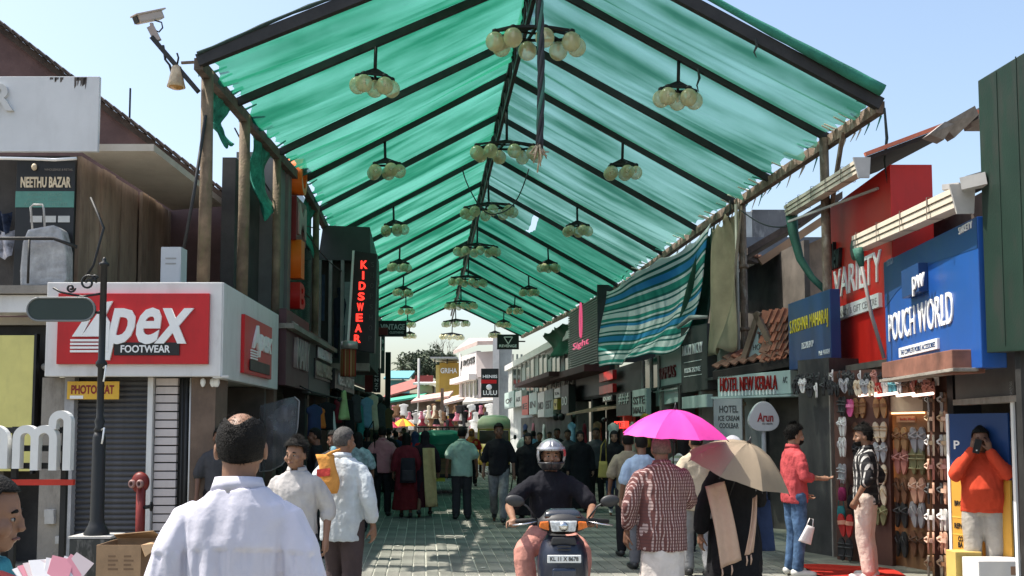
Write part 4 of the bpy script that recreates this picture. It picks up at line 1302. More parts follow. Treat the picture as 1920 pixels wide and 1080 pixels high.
# krishna board
frK, tK = board('maharaj_shop_sign', 'dark blue fascia with yellow letters S.KRISHNA MAHARAJ', 1478, 15.4, 1557, 13.55, 570, 694, .14, M_blue2, tr=541, br=687)
text('S.KRISHNA MAHARAJ', mat('yellow_letter', (.75, .60, .03), .4), tK, (hit(frK, 1482, 620)[0], hit(frK, 1553, 600)[0], hit(frK, 1482, 634)[1], hit(frK, 1482, 602)[1]), .008, -.002, 0, 0)
text('DECORS SHOP', M_lett, tK, (hit(frK, 1504, 650)[0], hit(frK, 1526, 650)[0], hit(frK, 1504, 655)[1], hit(frK, 1504, 643)[1]), .006, -.002)
text('Mob: 9060024', M_lett, tK, (hit(frK, 1536, 660)[0], hit(frK, 1556, 660)[0], hit(frK, 1536, 667)[1], hit(frK, 1536, 658)[1]), .006, -.002)

# ---- roofs and gutters above the boards
def gutter(label, pl, yl, dl, pr, yr, dr, w, h, nb):
    a, b_ = at(pl, yl, dl), at(pr, yr, dr)
    t = thing('rain_gutter', label, 'gutter', a)
    v = b_ - a
    M_pvc = mat('cream_pvc', (.66, .58, .47), .45, var=.08, dirt=.25, dirtcol=(.35, .27, .2))
    rz = math.atan2(v.y, v.x)
    ln = math.hypot(v.x, v.y)
    sl = v.z / ln
    for k in range(3):
        z0 = -h / 2 + h * k / 3
        MB().add([(x, y, z_ + sl * x) for x in (0, ln) for y, z_ in ((-w / 2 - .01 + .012 * (2 - k), z0), (-w / 2 - .01 + .012 * (2 - k), z0 + h / 3 - .012), (w / 2, z0 + h / 3 - .012), (w / 2, z0))],
                 [(0, 1, 5, 4), (1, 2, 6, 5), (2, 3, 7, 6), (3, 0, 4, 7), (0, 3, 2, 1), (4, 5, 6, 7)]).build('rib', M_pvc, t)
    for k in range(nb):
        x = ln * (k + .25) / nb
        MB().add([(x + dx, y, z_ + sl * x) for dx in (-.012, .012) for y, z_ in ((-w / 2 - .02, -h / 2 - .012), (-w / 2 - .02, h / 2 + .01), (w / 2 + .01, h / 2 + .01), (w / 2 + .01, -h / 2 - .012))],
                 [(0, 1, 5, 4), (1, 2, 6, 5), (2, 3, 7, 6), (3, 0, 4, 7)]).build('clamp', M_rustd, t)
    MB().add([(ln + dx, y, z_ + sl * ln) for dx in (0.002, .03) for y, z_ in ((-w / 2 - .03, h / 2 + .02), (w / 2 + .03, h / 2 + .02), (w / 2 + .01, -h / 2 - .06), (-w / 2 + .03, -h / 2 - .06))],
             [(0, 1, 5, 4), (1, 2, 6, 5), (2, 3, 7, 6), (3, 0, 4, 7), (0, 3, 2, 1), (4, 5, 6, 7)]).build('end_cap', gc, t)
    for c in t.children:
        c.rotation_euler.z = rz
    return t
gutter('long cream gutter along the roof edge above the red fascia', 1480, 395, 15.2, 1615, 312, 12.0, .15, .17, 5)
gutter('thick cream gutter with ribs above the blue fascia', 1612, 456, 12.2, 1803, 370, 9.1, .17, .19, 4)
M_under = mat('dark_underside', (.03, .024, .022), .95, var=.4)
def roof_slab(label, A, B, C, D, m_edge, name='lean_to_roof'):
    """A-B is the street edge, D-C the far edge"""
    t = thing(name, label, 'roof', A)
    P = [p - A for p in (A, B, C, D)]
    up_ = Vector((0, 0, .05))
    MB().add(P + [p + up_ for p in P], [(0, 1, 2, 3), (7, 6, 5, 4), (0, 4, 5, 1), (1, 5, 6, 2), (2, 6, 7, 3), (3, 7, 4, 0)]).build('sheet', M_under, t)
    MB().bar(P[1] + up_ * 1.6, P[2] + up_ * 1.6, .05, .045).build('verge', m_edge, t)
    return t
M_orange = mat('orange_verge', (.55, .16, .09), .6, var=.2)
a, b_ = at(1478, 385, 15.3), at(1622, 302, 12.0)
c_ = at(1835, 222, 12.0); dd_ = c_ + (a - b_)
roof_slab('dark lean-to roof with orange verge above the red fascia', a, b_, c_, dd_, M_orange)
a, b_ = at(1612, 448, 12.3), at(1810, 352, 9.1)
roof_slab('dark lean-to roof above the blue fascia', a, b_, at(1925, 318, 9.1), at(1925, 318, 9.1) + (a - b_), gc)
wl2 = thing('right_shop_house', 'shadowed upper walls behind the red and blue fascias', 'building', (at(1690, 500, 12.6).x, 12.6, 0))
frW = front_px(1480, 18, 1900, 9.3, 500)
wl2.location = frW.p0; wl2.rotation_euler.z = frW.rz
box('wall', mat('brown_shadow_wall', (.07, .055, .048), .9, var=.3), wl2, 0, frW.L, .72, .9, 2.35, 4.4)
# crumpled sheets on the roof
cr = thing('crumpled_sheets', 'crumpled grey metal sheets lying on the roof above the red fascia', 'metal sheet', at(1745, 250, 11.5))
for k, pol in enumerate((((1742, 252), (1772, 228), (1790, 232), (1770, 262)), ((1768, 232), (1828, 198), (1835, 215), (1790, 258)), ((1815, 212), (1860, 190), (1862, 238), (1822, 238)))):
    P = [at(x, y, 11.5 + .25 * k + .1 * j) - Vector(cr.location) for j, (x, y) in enumerate(pol)]
    MB().add(P + [p + Vector((.02, .25, .02)) for p in P], [(0, 1, 2, 3), (7, 6, 5, 4), (0, 4, 5, 1), (1, 5, 6, 2), (2, 6, 7, 3), (3, 7, 4, 0)]).build('sheet', mat('worn_sheet', (.30, .27, .25), .6, var=.4, scale=4, dirt=.5), cr)
br_ = thing('pipe_bracket', 'grey steel channel and small bracket above the blue fascia', 'bracket', at(1800, 350, 9.0))
MB().bar(at(1802, 347, 9.0) - Vector(br_.location), at(1850, 336, 8.9) - Vector(br_.location), .12, .11).build('channel', gc, br_)
MB().bar(at(1768, 352, 9.3) - Vector(br_.location), at(1800, 348, 9.2) - Vector(br_.location), .06, .05).build('plate', gc, br_)
# green cloth pipe and ribbon
gp = thing('green_hose', 'dark green hose bending down from the far gutter end', 'hose', at(1483, 410, 15.2))
MB().tube([at(x, y, d) - Vector(gp.location) for x, y, d in ((1484, 405, 15.2), (1488, 440, 15.1), (1500, 485, 15), (1522, 520, 14.9), (1548, 545, 14.7))], [.09, .075, .06, .05, .045], 9).build('hose', mat('green_hose', (.03, .12, .085), .7, var=.3, bump=.4), gp)
gk = thing('gutter_stick', 'green ribbon and thin pole hanging from the near gutter end', 'pole', at(1610, 465, 12))
MB().tube([at(x, y, 11.9) - Vector(gk.location) for x, y in ((1608, 465), (1612, 482), (1617, 505))], [.06, .055, .02], 7).build('ribbon', mat('green_hose'), gk)
MB().tube([at(x, y, 11.8) - Vector(gk.location) for x, y in ((1616, 500), (1634, 590), (1658, 672))], .022, 6).build('pole', mat('pole_grey', (.2, .19, .18), .6), gk)

# ---- shoe shop under the red and blue fascias
frS = front_px(1535, 14.2, 1925, 9.1, 900)
shop = frS.thing('shoe_shop', 'open shoe shop with brown display walls and glowing door strip', 'shop')
def sx(px, py=900, off=0.0): return hit(frS, px, py, off)[0]
def sz(px, py, off=0.0): return hit(frS, px, py, off)[1]
M_brn = mat('brown_display', (.10, .045, .032), .6, var=.25, scale=1.4, bump=.1)
M_brn2 = mat('tan_display', (.22, .11, .05), .6, var=.2, scale=1.4)
top = 2.4
frA = front_px(1562, 13.0, 1665, 12.35, 900)
frD = front_px(1667, 12.5, 1739, 11.9, 900)
frC = front_px(1737, 11.5, 1787, 11.05, 900)
def on(fr, name, m, pa, pb, y0, y1, za, zb):
    o = box(name, m, shop, hit(fr, pa, 900)[0], hit(fr, pb, 900)[0], y0, y1, za, zb)
    p = fr.p0 - frS.p0
    o.location = (p.dot(frS.dir), p.dot(frS.inw), 0)
    o.rotation_euler.z = fr.rz - frS.rz
    return o
on(frA, 'display_wall', M_brn, 1562, 1665, .05, .12, 0, top)
on(frD, 'display_wall', M_brn2, 1669, 1739, .05, .12, 0, top)
on(frC, 'display_wall', M_brn, 1738, 1787, .06, .12, 0, top)
M_ledw = mat('warm_led', (1, .55, .25), .4, emit=2.2)
on(frD, 'led_strip', M_ledw, 1666.5, 1669, -.03, .0, .12, hit(frD, 1667, 786)[1])
on(frD, 'led_strip', M_ledw, 1668, 1738, -.02, .0, hit(frD, 1700, 776)[1], hit(frD, 1700, 776)[1] + .02)
on(frD, 'header', mat('cream_header', (.50, .38, .28), .6, var=.2), 1669, 1738, -.03, .045, hit(frD, 1700, 772)[1], hit(frD, 1700, 742)[1])
hp = on(frD, 'name_plate', mat('tan_plate', (.40, .24, .14), .6), 1680, 1715, .03, .049, hit(frD, 1695, 792)[1], hit(frD, 1695, 780)[1])
text('Books, Watch', mat('red_print', (.4, .03, .02), .6), hp, fit(frD, 1684, 789, 1712, 783), .003, .029)
on(frC, 'side_pillar', M_black, 1788, 1799, -.05, .3, 0, 2.5)
frP = front_px(1500, 13.9, 1561, 13.3, 900)
on(frP, 'dark_pillar', mat('grime_pillar', (.055, .052, .048), .75, var=.4, scale=1.5, dirt=.4, dirtcol=(.12, .11, .1)), 1500, 1559, 0, .5, 0, 2.6)
on(frP, 'pillar_edge', M_conc, 1559.5, 1562, -.02, .2, 0, 2.4)
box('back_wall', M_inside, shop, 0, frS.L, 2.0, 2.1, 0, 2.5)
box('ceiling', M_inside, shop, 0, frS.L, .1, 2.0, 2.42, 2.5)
# light tubes over the entrance
for pa, pb in ((1618, 1652), (1648, 1690), (1690, 1722), (1720, 1758)):
    x0, x1 = sx(pa, 740), sx(pb, 740)
    MB().tube([(x0, -.05, sz(pa, 742)), (x1, -.05, sz(pa, 742) + .01)], .016, 8).build('tube_light', mat('pink_tube', (1, .72, .6), .4, emit=1.5), shop)
# red mat
rm = frS.thing('red_mat', 'red cloth mat on the ground before the shoe shop', 'mat', off=(sx(1650, 1060), -.55, 0))
MB().grid(lambda u, v: Vector((-.1 + 1.7 * u + .1 * v, -.5 + .95 * v + .06 * math.sin(5 * u), .016 + .012 * (1 + math.sin(11 * u + 5 * v)) + .01)), 24, 12).build('cloth', cloth('mat_red', (.42, .03, .02)), rm)

WORDN = 'first second third fourth fifth sixth seventh eighth ninth tenth eleventh twelfth thirteenth fourteenth fifteenth sixteenth seventeenth eighteenth nineteenth twentieth twenty-first twenty-second twenty-third twenty-fourth'.split()
# sandals
def sandal_mesh(style, m_sole, m_strap, L_=.25):
    pts = []
    for k in range(20):
        a = 2 * PI * k / 20
        y = math.cos(a); x = math.sin(a)
        w = .042 + .010 * y
        pts.append((x * w - .006 * y, y * L_ / 2))
    q = MB()
    n = 20
    q.add([(x, 0, z_) for x, z_ in pts] + [(x * .96, -.022, z_ * .99) for x, z_ in pts], [tuple(range(n)), tuple(range(2 * n - 1, n - 1, -1))] + [(k, (k + 1) % n, (k + 1) % n + n, k + n) for k in range(n)])
    sole = q.mesh('sole', m_sole)
    s_ = MB()
    if style == 'slide':
        s_.grid(lambda u, v: Vector((-.05 + .1 * u, -.02 - .04 * math.sin(PI * u), .03 + .045 * (v - .5) + .0)), 8, 3)
    elif style == 'cross':
        s_.tube([(-.045, -.018, .005), (-.02, -.05, .03), (.02, -.052, .05), (.047, -.018, .075), (.047, -.012, .04), (.045, -.018, .005), (.02, -.05, .03), (-.02, -.054, .05), (-.045, -.018, .075)], .009, 5)
    elif style == 'thong':
        s_.tube([(-.044, -.018, -.02), (-.034, -.04, .02), (-.012, -.045, .06), (0, -.025, .078), (.012, -.045, .06), (.034, -.04, .02), (.044, -.018, -.02)], .007, 5)
    else:
        s_.tube([p for i_, zz in enumerate((.06, .02, -.07)) for p in [(-.045, -.018, zz), (-.025, -.05, zz + .004), (.025, -.05, zz + .004), (.045, -.018, zz)][::1 if i_ % 2 == 0 else -1]], .008, 5)
    strap = s_.mesh('strap', m_strap)
    return sole, strap
SHC = {'tan': ((.36, .20, .09), (.24, .12, .06)), 'black': ((.03, .03, .03), (.05, .05, .05)), 'white': ((.62, .60, .56), (.7, .68, .66)), 'pink': ((.62, .10, .26), (.7, .2, .35)),
       'rose': ((.42, .17, .13), (.5, .24, .2)), 'cream': ((.62, .52, .38), (.5, .36, .22)), 'grey': ((.30, .30, .31), (.4, .4, .4)), 'olive': ((.20, .19, .09), (.3, .28, .14)),
       'red': ((.45, .03, .025), (.6, .3, .2)), 'brown': ((.16, .075, .04), (.09, .05, .03)), 'teal': ((.06, .22, .27), (.1, .3, .34)), 'peach': ((.60, .33, .22), (.66, .44, .32))}
_sm = {}
def sandal_pair(col, style, x, y, z_, tilt, label, fr=None, gap=.095, scale=1.0, turn=0.0):
    fr = fr or frS
    key = (col, style)
    if key not in _sm:
        a, b_ = SHC[col]
        _sm[key] = sandal_mesh(style, mat('sole_' + col, a, .6, var=.12), mat('strap_' + col, b_, .5, var=.12))
    so, stp = _sm[key]
    t = fr.thing('pair_of_sandals', label, 'sandals', 'sandals hung for sale', off=(x, y, z_))
    t.rotation_euler.z += turn
    t.scale = (scale,) * 3
    for sg in (-1, 1):
        s1 = link('sandal', so, t, (sg * gap / 2, 0, 0)); s1.rotation_euler = (0, sg * tilt, 0)
        link('strap', stp, s1)
    return t
cols = list(SHC)
rr = random.Random(9)
def rack(px_list, ys, fr_, off, colpick, where, styles=('cross', 'thong', 'slide', 'tstrap'), scale=1.0, gap=.095, turn=0.0):
    n = 0
    for r_, py in enumerate(ys):
        for c, px in enumerate(px_list):
            col = colpick(r_, c)
            lab = '%s sandals, %s row down, %s' % (col, ORD[r_].replace('nearest', 'top'), where if isinstance(where, str) else where[c])
            x_, z_ = hit(fr_, px, py, off)
            sandal_pair(col, rr.choice(styles), x_, off - .01, z_, rr.uniform(-.05, .12), lab, fr_, scale=scale, gap=gap, turn=turn)
rack([1613, 1652], [765, 810, 848, 890, 928, 965], frA, .04, lambda r_, c: [['tan', 'tan'], ['brown', 'cream'], ['black', 'grey'], ['brown', 'cream'], ['brown', 'cream'], ['black', 'olive']][r_][c],
     ('in the left column of the brown wall', 'in the right column of the brown wall'), scale=1.02)
rack([1582], [762, 800, 838, 888], frA, -.05, lambda r_, c: ['black', 'white', 'white', 'grey'][r_], 'on the narrow left string', turn=-.5)
sandal_pair('pink', 'slide', hit(frA, 1594, 765, -.06)[0], -.06, hit(frA, 1594, 765, -.06)[1], .1, 'bright pink slippers on the narrow left string', frA, gap=.04, scale=.9)
rack([1588], [985, 1030], frA, -.1, lambda r_, c: ['red', 'black'][r_], 'low on the left string', scale=1.15)
rack([1692, 1724], [825, 865, 920, 965, 1020], frD, .04, lambda r_, c: [['tan', 'grey'], ['rose', 'olive'], ['brown', 'peach'], ['black', 'grey'], ['black', 'brown']][r_][c],
     ('in the left column of the tan panel', 'in the right column of the tan panel'), scale=1.25, gap=.1)
for r_, py in enumerate((755, 790, 835, 880, 925, 975, 1018, 1062)):
    for c, px in enumerate((1743, 1755, 1767, 1778)):
        col = ['grey', 'cream', 'white', 'peach', 'black', 'white', 'peach', 'cream'][r_] if c % 2 == 0 else ['brown', 'peach', 'cream', 'rose', 'peach', 'white', 'peach', 'tan'][r_]
        sandal_pair(col, 'slide' if c % 2 else 'cross', hit(frC, px, py)[0], -.02 * (c % 2), hit(frC, px, py)[1], .05, '%s sandals, %s row down, %s of the right rack' % (col, ORD[r_].replace('nearest', 'top'), ['left edge', 'inner left', 'inner right', 'right edge'][c]), frC, gap=.035, turn=-.7 + .1 * c, scale=.95)
# a fringe of sandals strung over the entrance
k_ = 0
frE = front_px(1500, 13.6, 1770, 11.2, 720)
for px in range(1500, 1765, 13):
    for row_ in range(2):
        py = 712 + 16 * row_ + rr.uniform(-5, 5)
        col = rr.choice(['black', 'white', 'grey', 'rose', 'black', 'brown', 'red', 'teal', 'cream'] if px > 1590 else ['black', 'black', 'white', 'grey', 'black'])
        k_ += 1
        sandal_pair(col, rr.choice(('cross', 'thong')), hit(frE, px, py)[0], -.02 - .04 * row_, hit(frE, px, py)[1], rr.uniform(-.3, .3), '%s sandals strung over the shoe shop entrance, %s from the left in the %s row' % (col, WORDN[(px - 1500) // 13], ('upper', 'lower')[row_]), frE, scale=.8, turn=rr.uniform(-.8, .5), gap=.06)
for k, (px, py) in enumerate(((1580, 915), (1597, 930), (1578, 950))):
    t = frA.thing('sling_bag', ['magenta and teal sling bag hung on the left string', 'small black sling bag beside the magenta one', 'teal pouch below the magenta bag'][k], 'bag', None, (hit(frA, px, py, -.05)[0], -.06, hit(frA, px, py, -.05)[1]))
    m_ = [cloth('bagmag', (.24, .03, .09), .6), gmat('black'), gmat('teal')][k]
    MB().loft([[Vector((w_ * math.cos(2 * PI * j / 12), .035 * math.sin(2 * PI * j / 12), zz)) for j in range(12)] for w_, zz in ((.03, -.16), (.055, -.15), (.06, -.06), (.045, 0), (.02, .01))]).build('pouch', m_, t)
    MB().tube([(-.045, 0, 0), (-.03, 0, .09), (0, 0, .14), (.03, 0, .09), (.045, 0, 0)], .005, 5).build('strap', m_, t)

# ---- repair banner standing right of the shoe shop
frN = front_px(1783, 10.5, 1893, 9.9, 900)
bt = frN.thing('repair_banner', 'standing banner, blue above and orange below, beside the shoe shop', 'banner')
zt_, zm_, zb_ = hit(frN, 1783, 776)[1], hit(frN, 1783, 895)[1], .06
box('panel', M_blue2, bt, 0, frN.L, 0, .03, zm_, zt_, .002)
box('lower_panel', mat('orange_banner', (.66, .34, .05), .5, var=.12, scale=2), bt, 0, frN.L, 0, .03, zb_, zm_ - .002, .002)
box('frame_edge', M_lett, bt, -.035, -.003, -.01, .04, .02, zt_, .003)
text('P', M_lett, bt, (.05, .12, hit(frN, 1790, 842)[1], hit(frN, 1790, 826)[1]), .003, -.0015, 0, .02)
for s_, py, px1 in (('BRO', 948, 1805), ('REPA', 990, 1807), ('CO', 1014, 1806), ('BA', 1025, 1806), ('Tra', 1047, 1806), ('W', 1073, 1800)):
    x0 = hit(frN, 1790 if s_ not in ('CO', 'BA') else 1797, py)[0]
    text(s_, M_black, bt, (x0, hit(frN, px1, py)[0], hit(frN, 1790, py)[1], hit(frN, 1790, py - 10)[1]), .003, -.0015, 0, .03)
for py in (968, 1000, 1035):
    box('print_rule', mat('yellow_rule', (.75, .5, .1), .5), bt, .0, .2, -.003, -.0005, hit(frN, 1790, py)[1] - .012, hit(frN, 1790, py)[1])
# mobile shop behind the man in the red sweater
frM = front_px(1790, 10.9, 1960, 8.9, 900)
ms = frM.thing('mobile_shop', 'dim mobile shop with blue inner wall and white framed glass door', 'shop')
mx = lambda px: hit(frM, px, 900)[0]
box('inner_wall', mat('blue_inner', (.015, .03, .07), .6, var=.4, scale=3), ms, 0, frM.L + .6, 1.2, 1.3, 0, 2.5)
box('door_frame', M_lett, ms, mx(1903), mx(1908), -.02, .03, 0, hit(frM, 1905, 715)[1])
box('door_frame', M_black, ms, mx(1912), mx(1990), -.02, .03, 0, hit(frM, 1905, 715)[1])
box('header', M_conc, ms, mx(1800), mx(1990), -.05, .1, hit(frM, 1850, 757)[1], hit(frM, 1850, 757)[1] + .06)
box('shutter_head', mat('grey_shutter_head', (.11, .105, .10), .6, var=.2), ms, mx(1800), mx(1990), -.02, .15, hit(frM, 1850, 750)[1], 2.6)
rr = random.Random(31)
for k in range(26):
    px, py = rr.uniform(1875, 1902), rr.uniform(800, 1000)
    off = .9
    x, zz = hit(frM, px, py, off)
    o = box('goods_packet', mat('packet%d' % (k % 5), [(.3, .3, .3), (.12, .14, .2), (.35, .25, .08), (.06, .07, .1), (.2, .08, .06)][k % 5], .4), ms, x, x + rr.uniform(.03, .07), off, off + .05, zz, zz + rr.uniform(.05, .14))
cbx = thing('white_carton', 'white carton with a brown mark on the ground at the right corner', 'carton', (at(1895, 1065, 9.6).x, 9.6, 0))
box('body', mat('white_card', (.68, .66, .64), .7, var=.08), cbx, -.3, .32, 0, .35, 0, zat(1052, 9.6), .006)
box('print', mat('brown_print', (.35, .2, .12), .7), cbx, .0, .2, -.003, -.0005, zat(1078, 9.6), zat(1062, 9.6))
ybx = thing('yellow_carton', 'small yellow carton on the ground beside the banner', 'carton', (at(1815, 1065, 10.0).x, 10.0, 0))
box('body', mat('yellow_card', (.6, .42, .12), .7, var=.12), ybx, -.12, .14, 0, .22, 0, zat(1035, 10), .006)
pc_ = thing('white_chair', 'white plastic chair behind the man in the red sweater', 'chair', (at(1885, 1000, 10.6).x, 10.6, 0))
M_plw = mat('white_plastic', (.6, .62, .63), .4, var=.05)
box('seat', M_plw, pc_, -.22, .22, -.2, .22, .42, .45, .012)
for k in range(5): box('back_slat', M_plw, pc_, -.2 + .085 * k, -.14 + .085 * k, .2, .225, .45, .85, .006)
box('back_rail', M_plw, pc_, -.23, .23, .195, .23, .85, .9, .012)
for sx_ in (-.2, .2):
    for sy_ in (-.18, .2): MB().tube([(sx_, sy_, .42), (sx_ * 1.1, sy_ * 1.1, 0)], .02, 6).build('leg', M_plw, pc_)
# ================================================================ RIGHT SIDE, FURTHER ALONG
M_pale = mat('pale_grey_wall', (.42, .43, .41), .85, var=.2, scale=1, dirt=.45, dirtcol=(.13, .13, .12), bump=.3)
M_aqua = mat('pale_aqua_panel', (.42, .52, .49), .5, var=.08)
M_char = mat('charcoal_panel', (.05, .05, .048), .55, var=.15)
# hotel sign and awning
frH, tH = board('hotel_sign', 'pale aqua sign box with red letters HOTEL NEW KERALA', 1344, 17.2, 1480, 16.0, 706, 744, .3, M_aqua, tr=694, br=738)
text('HOTEL NEW KERALA', mat('hotel_red', (.30, .015, .012), .5), tH, fit(frH, 1352, 735, 1458, 703), .03, -.002, 0, 0)
MB().prism([(-.05, hit(frH, 1344, 748)[1]), (frH.L + .1, hit(frH, 1344, 748)[1]), (frH.L + .1, hit(frH, 1344, 744)[1] - .003), (-.05, hit(frH, 1344, 744)[1] - .003)], -.12, .3).build('lip', M_aqua, tH)
q = MB()
for k in range(16):
    x = hit(frH, 1355 + k * 6.5, 740)[0]
    q.box(x, x + .018, -.04, -.001, hit(frH, 1350, 743)[1], hit(frH, 1350, 734)[1])
tag(q.build('letter_posts', M_lett, tH), kind='stuff')  # small white posts along the foot of the letters
text('A/C', M_char, tH, fit(frH, 1468, 718, 1476, 706), .005, -.002)
hot = frH.thing('small_hotel', 'dark small hotel front below the aqua sign with low tiled eave', 'building', off=(-.4, .35, 0))
box('wall', M_dark, hot, 0, frH.L + .9, .35, .5, 0, 2.9)
box('door_panel', mat('grey_door_panel', (.30, .30, .29), .6, var=.15), hot, .36, .85, .28, .345, 0, 2.25)
box('door_panel', M_inside, hot, .95, 1.55, .3, .34, 0, 2.25)
for x in (.34, .88): box('door_post', gc, hot, x, x + .03, .2, .27, 0, 2.3)
# eave roof above the hotel sign: rows of tiles
ev = thing('tiled_eave', 'old clay tiled eave and small gabled dormer above the hotel sign', 'roof', frH.p(0, .35, 0), frH.rz)
M_clay = mat('clay_tile', (.22, .105, .07), .9, var=.45, scale=5, bump=.5, dirt=.6, dirtcol=(.11, .095, .075))
M_clayr = mat('clay_tile_red', (.34, .12, .07), .85, var=.35, scale=5, bump=.5)
e0x, e0z = hit(frH, 1336, 695); e1x, e1z = hit(frH, 1480, 665)
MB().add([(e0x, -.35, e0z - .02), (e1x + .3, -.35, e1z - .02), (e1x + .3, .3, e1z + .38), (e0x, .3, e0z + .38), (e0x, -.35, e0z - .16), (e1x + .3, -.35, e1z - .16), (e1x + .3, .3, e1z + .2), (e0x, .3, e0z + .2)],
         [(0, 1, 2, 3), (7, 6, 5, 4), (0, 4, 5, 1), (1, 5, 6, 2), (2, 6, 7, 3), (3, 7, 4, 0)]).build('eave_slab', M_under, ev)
tl_me = []
for m_ in (M_clay, M_clay, M_clayr):
    q = MB()
    q.grid(lambda u, v: Vector((.20 * (u - .5), .30 * (v - .5), .025 * math.cos(2 * PI * u) - .03 * (v - .5) + .02)), 6, 1)
    q.grid(lambda u, v: Vector((.20 * (u - .5), -.15, .025 * math.cos(2 * PI * u) + .035 - .03 * v)), 6, 1)
    tl_me.append(q.mesh('tile', m_))
rr = random.Random(2)
sl_ang = math.atan2(1.0, 1.75)
nx = int((e1x + .3 - e0x) / .19)
for r_ in range(2):
    for c in range(nx):
        x = e0x + .1 + c * .19
        y = -.33 + r_ * .27 + .12
        zz = e0z + (e1z - e0z) * (c / nx) + (y + .35) / 1.75 * 1.02 + .03
        o = link('tile', rr.choice(tl_me), ev, (x, y, zz)); o.rotation_euler = (sl_ang + rr.uniform(-.04, .04), 0, rr.uniform(-.04, .04))
# the dormer with its white triangle
def gp_(px, py, off): 
    x, zz = hit(frH, px, py, off); return Vector((x - 0, off - .35, zz))
A = [gp_(1400, 672, .2), gp_(1456, 664, .2), gp_(1424, 598, .2)]
MB().add(A + [p + Vector((0, .08, 0)) for p in A], [(0, 1, 2), (5, 4, 3), (0, 3, 4, 1), (1, 4, 5, 2), (2, 5, 3, 0)]).build('gable_panel', M_aqua, ev)
text('HOTEL', M_char, ev, (A[0].x + .14, A[1].x - .16, A[0].z + .13, A[0].z + .22), .006, A[0].y - .001)
text('I', M_char, ev, (A[2].x - .02, A[2].x + .02, A[0].z + .3, A[0].z + .42), .006, A[0].y - .001)
for p, q_ in ((A[0], A[2]), (A[1], A[2])):
    d_ = (q_ - p)
    MB().bar(p - d_ * .1 + Vector((0, -.05, .03)), q_ + d_ * .12 + Vector((0, -.05, .03)), .1, .06, (0, 1, 0)).build('barge_board', M_brownw, ev)
box('sill', M_clayr, ev, A[0].x - .05, A[1].x + .05, A[0].y - .06, A[0].y + .04, A[0].z - .06, A[0].z - .005)
# tiled slope right of the dormer
s0, s1 = gp_(1432, 590, .45), gp_(1482, 585, .45)
b0, b1 = gp_(1440, 678, .1), gp_(1482, 668, .1)
MB().add([b0, b1 + Vector((.4, 0, 0)), s1 + Vector((.4, 0, 0)), s0, b0 - Vector((0, -.1, .1)), b1 + Vector((.4, .1, -.1)), s1 + Vector((.4, .1, -.1)), s0 - Vector((0, -.1, .1))], [(0, 1, 2, 3), (7, 6, 5, 4), (0, 4, 5, 1), (1, 5, 6, 2), (2, 6, 7, 3), (3, 7, 4, 0)]).build('dormer_slope', M_clay, ev)
for r_ in range(5):
    for c in range(4):
        p = b0.lerp(s0, (r_ + .4) / 5).lerp(b1.lerp(s1, (r_ + .4) / 5), (c + .5) / 4) + Vector((0, -.04, .03))
        o = link('tile', tl_me[2] if r_ == 4 else rr.choice(tl_me), ev, p); o.rotation_euler = (R(62), 0, rr.uniform(-.05, .05))
# round ice cream sign on its stand
ar = thing('round_ice_cream_sign', 'white rounded triangular sign lettered Arun on a post', 'sign', (at(1431, 780, 14.6).x, 14.6, 0))
cz = zat(783, 14.6)
q = MB()
pts = []
for k in range(30):
    a = 2 * PI * k / 30
    r_ = .215 + .018 * math.cos(3 * (a - PI / 2))
    pts.append((r_ * math.cos(a), cz + r_ * math.sin(a) * 1.0))
q.prism(pts, -.05, .05)
q.build('face', mat('sign_white_plastic', (.60, .60, .58), .3, var=.04), ar, .012)
text('Arun', mat('arun_red', (.35, .03, .03), .4), ar, (-.10, .13, cz - .06, cz + .07), .008, -.052, .1, .02)
text('ICE CREAMS', M_char, ar, (-.03, .12, cz - .1, cz - .078), .004, -.052)
MB().tube([(0, 0, 0), (0, 0, cz - .2)], .03, 8).build('post', gc, ar)
# coolbar board
frc = front_px(1338, 16.4, 1391, 16.1, 780)
tc_ = frc.thing('coolbar_board', 'grey board lettered HOTEL ICE CREAM COOLBAR', 'sign')
box('board', mat('pale_board', (.36, .37, .36), .6, var=.06), tc_, 0, frc.L, 0, .03, hit(frc, 1340, 828)[1], hit(frc, 1340, 748)[1], .003)
for s_, y0, y1, p0, p1 in (('HOTEL', 774, 760, 1349, 1384), ('ICE CREAM', 789, 779, 1347, 1386), ('COOLBAR', 803, 793, 1349, 1385)):
    text(s_, M_char, tc_, fit(frc, p0, y0, p1, y1), .003, -.001, 0, .02)
# kids zone board
frk, tk = board('kids_zone_sign', 'charcoal board lettered NICKY NICKY KIDS ZONE with curling top', 1276, 20.0, 1325, 18.6, 615, 738, .45, M_char, tr=606, br=730)
text('NICKY NICKY', M_lett, tk, fit(frk, 1281, 668, 1318, 640), .02, -.002, 0, 0)
text('KIDS ZONE', M_lett, tk, fit(frk, 1285, 700, 1314, 686), .015, -.002, 0, 0)
for py in (680, 706): box('rule', M_lett, tk, hit(frk, 1283, 690)[0], hit(frk, 1316, 690)[0], -.01, -.001, hit(frk, 1283, py)[1] - .012, hit(frk, 1283, py)[1])
MB().tube([(-.05, -.03, hit(frk, 1276, 615)[1] + .02), (frk.L * .5, -.05, hit(frk, 1276, 612)[1] + .1), (frk.L + .1, -.03, hit(frk, 1276, 612)[1] + .02)], [.04, .05, .03], 7).build('curled_cover', gc, tk)
